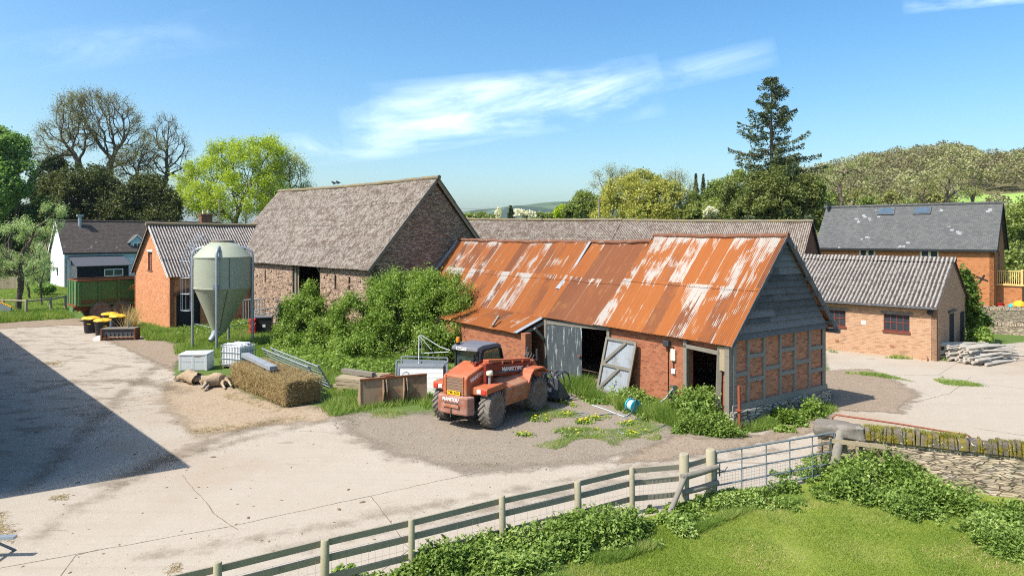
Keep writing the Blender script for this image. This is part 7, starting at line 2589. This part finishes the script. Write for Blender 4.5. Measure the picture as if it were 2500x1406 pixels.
for k, (px_, d, lb, lab) in enumerate([(2036, 104, [(2050, 425, 30, 26), (2085, 410, 26, 14), (2115, 432, 16, 14), (2020, 445, 26, 24)], 'gnarled bare tree with a long bent limb right of the spruce'),
                                       (2312, 118, [(2320, 440, 34, 24), (2345, 460, 26, 22), (2295, 455, 22, 24)], 'old bare orchard tree above the slate roof, the largest'),
                                       (2262, 120, [(2258, 468, 28, 18), (2240, 478, 18, 14)], 'old bare orchard tree above the left roof window'),
                                       (2372, 122, [(2375, 478, 22, 14)], 'small bare orchard tree above the right end of the slate roof')]):
    ctree('orchard_tree', lab, 'tree', D(px_, d), [LB(a_, b_, d, c_, e_) for a_, b_, c_, e_ in lb], 120 + k, .3, 170, .6, 'bud' if k else 'hedge', .11, 1500, .35, 'bark', 1.0, 5, .4, None, 1.3, .02)
for k, (px_, d) in enumerate(((1699, 230), (1717, 236), (1247, 158))):
    o = thing('far_conifer', ['small dark conifer on the skyline left of the spruce, the left one of two', 'small dark conifer on the skyline left of the spruce, the right one of two', 'lone small conifer in the far gap right of the stone barn'][k], 'tree', D(px_, d))
    h = zat((425, 426, 504)[k], d)
    zb = (8, 8, 2)[k]
    MB().tube([(0, 0, 0), (0, 0, h)], [.3, .03], 6).build('trunk', M['bark'], o)
    rng = np.random.default_rng(k + 5)
    t = rng.uniform(0, 1, 1500) ** 1.3
    a = rng.uniform(0, 6.283, 1500)
    rad = (1 - t) * 3.4 * rng.uniform(.3, 1.1, 1500)
    V, F = leaves_np(np.stack([rad * np.cos(a), rad * np.sin(a), zb + t * (h - zb)], 1), .5, rng, .5, .2)
    mesh_np('crown', V, F, M['spruce'], o)
# scrub trees in a row behind the slate roofed house
rg = random.Random(77)
for k in range(16):
    px_ = 2010 + k * 36 + rg.uniform(-10, 10)
    d = rg.uniform(128, 165)
    yt = rg.uniform(462, 492) if px_ < 2300 else rg.uniform(500, 514)
    hw = rg.uniform(26, 40)
    bush('scrub_tree', 'olive brown budding tree in the scrub row beyond the slate roof', 'tree', [LB(px_, yt + 32, d, hw, 32), LB(px_ + rg.uniform(-15, 15), yt + 14, d + 2, hw * .6, 16), LB(px_, yt + 62, d, hw, 34)], 2600, 'hedge' if k % 3 == 0 else 'bud', .36, 300 + k, 'scrub trees beyond the slate roof', 16, .45, .25, .5, .09, 'bark_grey')
# the wooded hill
rng = np.random.default_rng(99)
n = 2300
ang = np.radians(rng.uniform(12.5, 46, n))
r = 190 + (610 - 190) * rng.uniform(0, 1, n) ** .75
X, Y = r * np.sin(ang), r * np.cos(ang)
px_ = 1250 + FPX * X / Y
keep = ~((X / Y > .645) & (r > 205) & (r < 318) & ((r > 270) | (rng.uniform(size=n) < .85)))
keep &= (r > 260) | (np.degrees(ang) > 16)
X, Y, r = X[keep], Y[keep], r[keep]
Z = hill_h(X, Y)
VV, FF, TN = [], [], []
o_ = 0
m = 210
for x, y, z in zip(X, Y, Z):
    h = rng.uniform(7, 12)
    w = h * rng.uniform(.34, .5)
    d = rng.normal(size=(m, 3))
    d /= np.linalg.norm(d, axis=1)[:, None]
    d[:, 2] = np.abs(d[:, 2]) * 1.1 - .25
    P = np.array([x, y, z + h * .5]) + d * np.array([w, w, h * .5]) * (.8 + .28 * rng.uniform(0, 1, m))[:, None]
    V, F = leaves_np(P, .45, rng, .7, .5)
    VV.append(V)
    FF.append(F + o_)
    TN.append(np.full(len(V), rng.uniform(0, 1)))
    o_ += len(V)
o = mesh_np('hill_wood', np.concatenate(VV), np.concatenate(FF), M['forest'], attr={'tone': np.concatenate(TN)})
tag(o, 'budding brown and olive woodland covering the hill on the right', 'woodland', kind='stuff')

# ------------------------------------------------------------------ grass, nettles, flowers
def grass(name, label, poly, n, h, w, seed, mat='grass', lean=.45, avoid=(), patchy=0.0, nsc=.6):
    rng = np.random.default_rng(seed)
    P = scatter(poly, int(n * 1.25), rng)
    sd = poly_dist(P, poly)
    P = P[rng.uniform(size=len(P)) < np.clip((sd + (vnoise(P, 1.6, seed + 7) - .45) * .9) / .35, 0, 1)]
    for a in avoid:
        P = P[~in_poly(P, a)]
    k = vnoise(P, nsc, seed)
    if patchy:
        P = P[k > patchy]
    P3 = np.concatenate([P, np.full((len(P), 1), .0)], 1)
    hh = h * (.55 + .9 * vnoise(P, nsc * 1.7, seed + 3))
    V, F = blades_np(P3, hh, w, rng, lean)
    return tag(mesh_np(name, V, F, M[mat]), label, 'grass', kind='stuff')


def gp(*q):
    return [G(*p) for p in q]


BALE = gp((555, 935), (640, 880), (800, 960), (790, 985), (694, 1000))
grass('lawn_grass', 'short bright green lawn grass in the foreground', [(-3.0, 11.6), (1.5, 14.75), (4.9, 16.4), (9.0, 18.2), (12.4, 16.6), (13.5, 14.5), (10.5, 12.4), (-1.5, 11.2)], 170000, .055, .006, 1, 'grass_lawn', .6)
LW_ = [(-3.0, 11.6), (1.5, 14.75), (4.9, 16.4), (9.0, 18.2), (12.4, 16.6), (13.5, 14.5), (10.5, 12.4), (-1.5, 11.2)]
grass('lawn_tufts', 'longer darker tufts standing in the lawn', LW_, 26000, .085, .006, 61, 'grass', .6, (), .60, 1.3)
grass('lawn_thatch', 'dry straw coloured patches in the lawn', LW_, 30000, .05, .006, 62, 'dead_grass', .9, (), .62, .8)
grass('fence_foot_grass', 'long grass at the foot of the nettles on the lawn side', gp((840, 1430), (1350, 1420), (1480, 1352), (1620, 1322), (1740, 1275), (1800, 1242), (1930, 1215), (2030, 1200), (2040, 1218), (1940, 1232), (1800, 1262), (1700, 1305), (1480, 1385), (1400, 1440)), 24000, .17, .007, 63, 'grass', .55)
grass('bank_grass', 'rough grass bank round the silo, bale and bushes', gp((420, 850), (480, 830), (560, 815), (640, 800), (700, 800), (800, 830), (900, 870), (1060, 880), (1110, 930), (1110, 1005), (1000, 995), (880, 1008), (800, 1020), (770, 1005), (800, 970), (760, 930), (640, 870), (560, 880), (540, 905), (535, 875), (430, 868)), 62000, .26, .012, 2, 'grass', .5, (BALE,))
grass('shed_verge_grass', 'tall grass at the foot of the brick shed', gp((325, 788), (420, 808), (500, 800), (640, 780), (700, 800), (600, 822), (500, 838), (420, 838), (340, 830), (330, 805)), 22000, .34, .016, 3, 'grass', .4)
grass('verge_grass', 'rough verge grass left of the trailer', gp((-120, 765), (60, 764), (150, 762), (178, 770), (176, 778), (120, 782), (0, 790), (-120, 800)), 17000, .36, .02, 4, 'grass', .4)
grass('garden_grass', 'mown garden grass behind the rail fence at left', gp((-200, 692), (330, 695), (330, 765), (-200, 768)), 40000, .10, .03, 5, 'grass_lawn', .5)
grass('gravel_grass', 'thin tufts of grass over the gravel', gp((880, 1000), (1100, 990), (1440, 960), (1660, 1045), (1500, 1090), (1380, 1060), (1250, 1010), (1100, 1030), (900, 1020)), 26000, .10, .007, 6, 'grass', .7, (), .56, .9)
grass('gravel_grass', 'sparse grass along the inner edge of the concrete', gp((1380, 1060), (1500, 1060), (1660, 1060), (1600, 1090), (1440, 1110), (1300, 1090)), 9000, .08, .007, 16, 'grass', .7, (), .60, 1.1)
grass('barn_front_grass', 'long weeds and grass along the rusty barn front', gp((1380, 935), (1480, 940), (1600, 965), (1690, 990), (1800, 1025), (1800, 1060), (1700, 1062), (1620, 1035), (1500, 1000), (1430, 975), (1360, 955)), 30000, .42, .012, 7, 'grass', .4)
grass('plinth_grass', 'grass at the stone plinth by the lane', gp((1806, 1040), (2025, 985), (2050, 1005), (1960, 1035), (1830, 1058)), 9000, .25, .010, 8, 'grass', .5)
grass('crack_grass', 'grass strip growing in the concrete joint of the far yard', gp((2026, 905), (2100, 908), (2270, 925), (2300, 918), (2310, 926), (2420, 940), (2415, 946), (2280, 940), (2100, 916), (2026, 912)), 7000, .10, .01, 9, 'grass', .6, (), .4)
grass('workshop_weeds', 'weeds along the foot of the tan workshop', gp((2024, 854), (2160, 868), (2285, 884), (2330, 872), (2380, 850), (2400, 866), (2300, 889), (2150, 874), (2024, 860)), 6000, .22, .014, 10, 'grass', .5, (), .58, 1.2)
grass('dry_stalks', 'clump of dry brown stalks right of the yellow lidded bins', gp((292, 800), (330, 796), (334, 806), (300, 810)), 900, 1.25, .02, 11, 'dead_grass', .35)


def nettles(name, label, poly, n, hmax, size, seed, mat='nettle', cat='nettles', nsc=.9, edge=.6):
    """plants with whorled leaves up a stem; the outline of the bed is torn by noise"""
    rng = np.random.default_rng(seed)
    m = 16
    pl = np.array(poly)
    lo, hi = pl.min(0) - .6, pl.max(0) + .6
    k = n // m
    P = np.empty((0, 2))
    while len(P) < k:
        q = lo + rng.uniform(size=(k * 2, 2)) * (hi - lo)
        sd = poly_dist(q, poly) + (vnoise(q, 1.3, seed + 5) - .55) * 1.1 + (vnoise(q, 4.5, seed + 6) - .5) * .5
        q = q[(sd > 0) & (rng.uniform(size=len(q)) < np.clip(sd / .25, .25, 1))]
        P = np.concatenate([P, q])
    P = P[:k]
    sd = poly_dist(P, poly) + (vnoise(P, 1.3, seed + 5) - .55) * 1.1
    hh = hmax * (.30 + .85 * vnoise(P, nsc, seed)) * np.clip(sd / edge + .3, .25, 1) * rng.uniform(.55, 1.3, k)
    t = np.linspace(.12, 1, m)[None]
    lean = rng.normal(size=(k, 2)) * .18
    z = hh[:, None] * t
    rad = size * 1.5 * (1.15 - .7 * t) * rng.uniform(.4, 1.5, (k, m))
    a = rng.uniform(0, 6.283, (k, 1)) + t * 21
    X = P[:, :1] + lean[:, :1] * z + rad * np.cos(a)
    Y = P[:, 1:] + lean[:, 1:] * z + rad * np.sin(a)
    Q = np.stack([X, Y, z], -1).reshape(-1, 3)
    V, F = leaves_np(Q, size, rng, .5, .7)
    return tag(mesh_np(name, V, F, M[mat]), label, cat, kind='stuff')


nettles('nettle_bed', 'thick nettles along the timber fence in the foreground', gp((820, 1420), (1000, 1392), (1200, 1322), (1420, 1285), (1600, 1245), (1730, 1212), (1775, 1225), (1720, 1275), (1590, 1320), (1450, 1352), (1380, 1400), (1330, 1440), (820, 1440)), 66000, .54, .045, 21)
nettles('nettle_bed', 'nettles growing through the bottom of the field gate', gp((1740, 1228), (1900, 1180), (2005, 1140), (2025, 1190), (1930, 1215), (1830, 1238), (1750, 1262)), 20000, .5, .04, 22)
nettles('nettle_bed', 'dense nettles and ivy banked against the mossy stone wall', gp((2010, 1158), (2110, 1140), (2240, 1178), (2330, 1215), (2440, 1262), (2440, 1300), (2300, 1272), (2180, 1240), (2030, 1215)), 40000, .78, .05, 23, 'nettle')
nettles('nettle_patch', 'separate nettle patch out in the lawn before the wall', gp((2110, 1235), (2200, 1228), (2290, 1252), (2310, 1275), (2230, 1288), (2130, 1268)), 8000, .36, .036, 24)
nettles('nettle_patch', 'nettles spreading into the lawn at the right frame edge', gp((2300, 1278), (2420, 1275), (2560, 1250), (2700, 1350), (2520, 1392), (2400, 1345)), 26000, .46, .038, 25)
nettles('nettle_tuft', 'single small nettle tuft alone on the lawn', gp((1882, 1222), (1922, 1224), (1924, 1244), (1884, 1244)), 1400, .34, .034, 26)
nettles('nettle_bed', 'tall nettles massed at the near corner of the rusty barn', gp((1640, 1012), (1720, 1005), (1800, 1040), (1805, 1066), (1720, 1068), (1650, 1048), (1590, 1030)), 22000, .95, .06, 27)
nettles('nettle_bed', 'nettles below the leaning grey door and meter cables', gp((1440, 958), (1560, 975), (1670, 1005), (1640, 1022), (1540, 1008), (1450, 982)), 14000, .65, .06, 28)
nettles('nettle_bed', 'bushy weeds below the stone plinth of the gable', gp((1890, 1030), (1960, 1008), (2020, 995), (2030, 1012), (1960, 1042), (1905, 1050)), 8000, .75, .055, 29, 'elder')
nettles('weed_clump', 'leafy weeds in front of the elder thicket', gp((560, 845), (700, 830), (860, 890), (1000, 905), (1080, 900), (1090, 925), (960, 925), (850, 925), (740, 900), (640, 860)), 22000, .5, .07, 30, 'elder')
nettles('weed_clump', 'leafy weeds in the corner below the open end of the lean-to', gp((1290, 905), (1350, 915), (1350, 935), (1300, 930)), 2600, .6, .06, 31, 'elder')
nettles('weed_clump', 'broad leaved weeds along the shaded side of the brick shed', gp((420, 808), (560, 800), (650, 790), (640, 808), (520, 825), (430, 825)), 9000, .45, .08, 32, 'nettle')
nettles('climbing_weed', 'pale weed growing up in front of the leaning grey door', gp((1500, 968), (1528, 972), (1528, 980), (1502, 978)), 900, 1.25, .06, 33, 'apple', 'weed', .9, .1)

# dandelions on the gravel
rng = np.random.default_rng(41)
for px_, py_, nf, w, lab in [(1332, 1024, 5, .55, 'dandelions in a row on the gravel below the front wheel'), (1432, 1030, 10, .5, 'dense dandelion clump beside the coiled hose, the left one'), (1466, 1022, 7, .4, 'dense dandelion clump touching the coiled hose on its right'),
                             (1523, 1036, 5, .35, 'dandelion clump below the hose reel'), (1540, 1060, 6, .4, 'dandelion clump on the curved dark hose end'), (1382, 1060, 4, .75, 'dandelions beside a leafy green tuft nearest the concrete'),
                             (1286, 1062, 4, .25, 'lone small dandelion plant near the rear wheel'), (1395, 985, 7, .9, 'dandelions scattered in grass below the grab bucket'), (1388, 1014, 5, .3, 'small dandelion plant at the left end of the blue hose')]:
    x, y = G(px_, py_)
    o = thing('dandelion_clump', lab, 'dandelions', (x, y, 0), 0, 'dandelions on the gravel')
    c = rng.normal(size=(nf, 2)) * np.array([w * .5, w * .35])
    mb = MB()
    for k in range(nf):
        h = rng.uniform(.06, .16)
        mb.lathe([(.012, -.01), (.034, .004), (.03, .014), (.01, .02)], 7, (c[k, 0], c[k, 1], h))
    mb.build('flowers', M['dandelion'], o)
    n = 60 + nf * 22
    P = np.concatenate([c[rng.integers(0, nf, n)] + rng.normal(size=(n, 2)) * .10, rng.uniform(.01, .09, (n, 1))], 1)
    if 'leafy' in lab:
        P[:, 0] -= np.where(rng.uniform(size=n) < .6, .45, 0)
    V, F = leaves_np(P, .07, rng, .3, .8)
    mesh_np('leaves', V, F, M['grass'], o)

# clods, straw wisps and stones lying on the yard
rng = np.random.default_rng(51)
mb = MB()
rg = random.Random(51)
for k in range(420):
    px_, py_ = rg.uniform(0, 1300), 0
    t = rg.random()
    if t < .55:
        q = (rg.uniform(-30, 1250), rg.uniform(850, 1400))
    elif t < .8:
        q = (rg.gauss(480, 120), rg.gauss(1000, 40))
    else:
        q = (rg.gauss(200, 180), rg.gauss(1060, 90))
    if q[1] < 820:
        continue
    x, y = G(*q)
    if not in_poly(np.array([[x, y]]), YARD)[0]:
        continue
    s = rg.uniform(.008, .03) if rg.random() < .95 else rg.uniform(.03, .06)
    M3 = Matrix.Rotation(rg.uniform(0, 6.28), 3, 'Z')
    mb.lathe([(s * .8, -.005), (s, s * .15), (s * .55, s * .4), (s * .1, s * .5)], 7, (x, y, 0), M3 @ Matrix.Diagonal((1.5, .8, 1)))
tag(mb.build('yard_clods', m_plain('dung_clods', rgb('6d5844'), .95, .3, 9), None, fix=False), 'small brown clods and dung scattered over the concrete yard', 'dirt', kind='stuff')
def straw(label, polys, seed):
    rng = np.random.default_rng(seed)
    VV, FF, o_ = [], [], 0
    for pl, n in polys:
        P = scatter(pl, n, rng)
        sd = poly_dist(P, pl)
        P = P[rng.uniform(size=len(P)) < np.clip(sd / .5, .1, 1)]
        a = rng.uniform(0, 6.283, len(P))
        L = rng.uniform(.04, .14, len(P))
        d = np.stack([np.cos(a) * L, np.sin(a) * L, rng.normal(size=len(P)) * .02], 1)
        p = np.concatenate([P, rng.uniform(.012, .03, (len(P), 1))], 1)
        V, F = tubes_np(p - d, p + d, np.full(len(P), .004), np.full(len(P), .004), 3)
        VV.append(V)
        FF.append(F + o_)
        o_ += len(V)
    tag(mesh_np('straw_litter', np.concatenate(VV), np.concatenate(FF), M['dead_grass']), label, 'straw', kind='stuff')
straw('loose straw wisps strewn over the yard and earth', [(gp((120, 1215), (175, 1205), (165, 1222), (125, 1222)), 260), (gp((-60, 1240), (12, 1248), (50, 1300), (30, 1330), (-60, 1320)), 900), (gp((395, 1385), (440, 1370), (450, 1395), (410, 1410)), 160),
      (gp((100, 885), (170, 878), (165, 895), (110, 898)), 260), (gp((440, 1050), (620, 1030), (760, 1010), (740, 1025), (600, 1050), (450, 1068)), 800), (gp((560, 955), (700, 1005), (690, 1015), (540, 970)), 700)], 52)
VV = []
mb = MB()
for k in range(700):
    pl = GRAV
    P = scatter(pl, 1, rng)[0]
    s = rg.uniform(.012, .035)
    mb.lathe([(s, 0), (s * .9, s * .5), (s * .2, s * .7)], 5, (P[0], P[1], .004), Matrix.Rotation(rg.uniform(0, 6.28), 3, 'Z') @ Matrix.Diagonal((1.3, .8, 1)))
tag(mb.build('loose_stones', m_plain('loose_stone', ph('b8ac9e'), .95, .3, 6), None, fix=False), 'small loose stones scattered over the gravel', 'stones', kind='stuff')
# ------------------------------------------------------------------ the air itself
hb_ = MB().b2((-7000, -90, -3), (7000, 7500, 190)).build('haze', None, None)
hm = bpy.data.materials.new('air')
hm.use_nodes = True
hm.node_tree.nodes.clear()
pv = hm.node_tree.nodes.new('ShaderNodeVolumePrincipled')
pv.inputs['Color'].default_value = (.80, .88, 1.0, 1)
pv.inputs['Density'].default_value = .00011
pv.inputs['Anisotropy'].default_value = .6
ou = hm.node_tree.nodes.new('ShaderNodeOutputMaterial')
hm.node_tree.links.new(pv.outputs[0], ou.inputs['Volume'])
hb_.data.materials.append(hm)
hb_['kind'] = 'stuff'
hb_['label'] = 'thin blue haze in the distant air'
# ------------------------------------------------------------------ light, sky, camera
SUN = Vector((.865, .50, 0)).normalized()
EL_ = math.radians(52)
ld = bpy.data.lights.new('sun', 'SUN')
ld.energy = 4.0
ld.angle = math.radians(.55)
ld.color = (1, .955, .88)
so = bpy.data.objects.new('sun', ld)
COL.objects.link(so)
so.rotation_euler = Vector((SUN.x * math.cos(EL_), SUN.y * math.cos(EL_), -math.sin(EL_))).to_track_quat('-Z', 'Y').to_euler()
so.location = (-60, -40, 90)
W = bpy.data.worlds.new('World')
SC.world = W
W.use_nodes = True
nt = W.node_tree
nt.nodes.clear()


def wn(ty, ins=None, **at):
    nd = nt.nodes.new('ShaderNode' + ty)
    for k, v in at.items():
        setattr(nd, k, v)
    for k, v in (ins or {}).items():
        if isinstance(v, bpy.types.NodeSocket):
            nt.links.new(v, nd.inputs[k])
        else:
            nd.inputs[k].default_value = v
    return nd


def wmath(op, a, b=None, c=None):
    return wn('Math', {k: v for k, v in ((0, a), (1, b), (2, c)) if v is not None}, operation=op).outputs[0]


sky = wn('TexSky', sky_type='NISHITA', sun_disc=False, sun_elevation=EL_, sun_rotation=math.atan2(-SUN.x, -SUN.y),
         air_density=1.0, dust_density=2.0, ozone_density=1.0, altitude=100)
tc = wn('TexCoord').outputs['Generated']
hs = wn('HueSaturation', {'Hue': .5, 'Saturation': 1.36, 'Value': 1.0, 'Color': sky.outputs[0]}).outputs[0]
ez = wn('SeparateXYZ', {0: tc}).outputs[2]
low = wn('MapRange', {0: ez, 1: 0.0, 2: .30, 3: 1.0, 4: 1.0}, interpolation_type='SMOOTHSTEP').outputs[0]
tint = wn('CombineXYZ', {0: wmath('MULTIPLY', low, .86), 1: wmath('MULTIPLY', low, .95), 2: wmath('MULTIPLY', low, .93)}).outputs[0]
hs = wn('MixRGB', {0: 1.0, 1: hs, 2: tint}, blend_type='MULTIPLY').outputs[0]
# thin cirrus, placed by bearing and height in the sky
sx = wn('SeparateXYZ', {0: tc}).outputs
az = wmath('DIVIDE', sx[0], wmath('MAXIMUM', sx[1], .05))
el = wmath('DIVIDE', sx[2], wmath('MAXIMUM', sx[1], .05))


def streak(x0, y0, x1, y1, w):
    """0..1 band round the line between two sky bearings, torn by noise"""
    a0, e0, a1, e1 = (x0 - 1250) / FPX, (HZN - y0) / FPX, (x1 - 1250) / FPX, (HZN - y1) / FPX
    L = math.hypot(a1 - a0, e1 - e0)
    cx, cy = (a1 - a0) / L, (e1 - e0) / L
    u = wmath('ADD', wmath('MULTIPLY', wmath('SUBTRACT', az, a0), cx), wmath('MULTIPLY', wmath('SUBTRACT', el, e0), cy))
    v = wmath('ADD', wmath('MULTIPLY', wmath('SUBTRACT', az, a0), -cy), wmath('MULTIPLY', wmath('SUBTRACT', el, e0), cx))
    vec = wn('CombineXYZ', {0: wmath('MULTIPLY', u, 5.0), 1: wmath('MULTIPLY', v, 16.0), 2: x0 * .01}).outputs[0]
    ns = wn('TexNoise', {'Vector': vec, 'Scale': 1.0, 'Detail': 8, 'Roughness': .62, 'Distortion': .6}).outputs['Fac']
    m = wmath('SUBTRACT', 1.0, wmath('DIVIDE', wmath('ABSOLUTE', v), w / FPX))
    m2 = wmath('MULTIPLY', wmath('MULTIPLY', wmath('DIVIDE', u, L), wmath('SUBTRACT', 1.0, wmath('DIVIDE', u, L))), 4.0)
    m = wmath('MULTIPLY', wmath('MAXIMUM', m, 0.0), wmath('MAXIMUM', m2, 0.0))
    m = wmath('POWER', m, .6)
    return wmath('MULTIPLY', m, wn('MapRange', {0: ns, 1: .36, 2: .72}, interpolation_type='SMOOTHSTEP').outputs[0])


col = hs
SKYC = [(.02, .32)]
for s, amt in (((830, 325, 1620, 205, 80), .62), ((620, 375, 1020, 340, 45), .45), ((1540, 205, 1900, 125, 40), .22), ((-200, 170, 620, 60, 60), .10),
               ((900, 260, 1420, 215, 60), .35), ((2200, 10, 2600, -30, 30), .5), ((1000, 300, 1330, 310, 30), .3)):
    f = wmath('MULTIPLY', streak(*s), amt)
    mx = wn('Mix', data_type='RGBA')
    nt.links.new(f, mx.inputs[0])
    nt.links.new(col, mx.inputs[6])
    mx.inputs[7].default_value = (9.5, 10.2, 11.0, 1)
    col = mx.outputs[2]
bg = wn('Background', {'Color': col, 'Strength': .12})
nt.links.new(bg.outputs[0], wn('OutputWorld').inputs[0])

cd_ = bpy.data.cameras.new('camera')
cam = bpy.data.objects.new('camera', cd_)
COL.objects.link(cam)
cam.location = (0, 0, HCAM)
cam.rotation_euler = (math.pi / 2, 0, 0)
cd_.sensor_width = 36
cd_.lens = FPX / 2500 * 36
cd_.shift_y = -(703 - HZN) / 2500
cd_.clip_start = .1
cd_.clip_end = 9000
SC.camera = cam
SC.view_settings.view_transform = 'Standard'
SC.view_settings.look = 'None'
SC.view_settings.gamma = 1
SC.view_settings.exposure = 1.0
SC.cycles.use_denoising = False
SC.cycles.filter_width = 1.05
SC.cycles.sample_clamp_indirect = 4.0
SC.cycles.transparent_max_bounces = 24
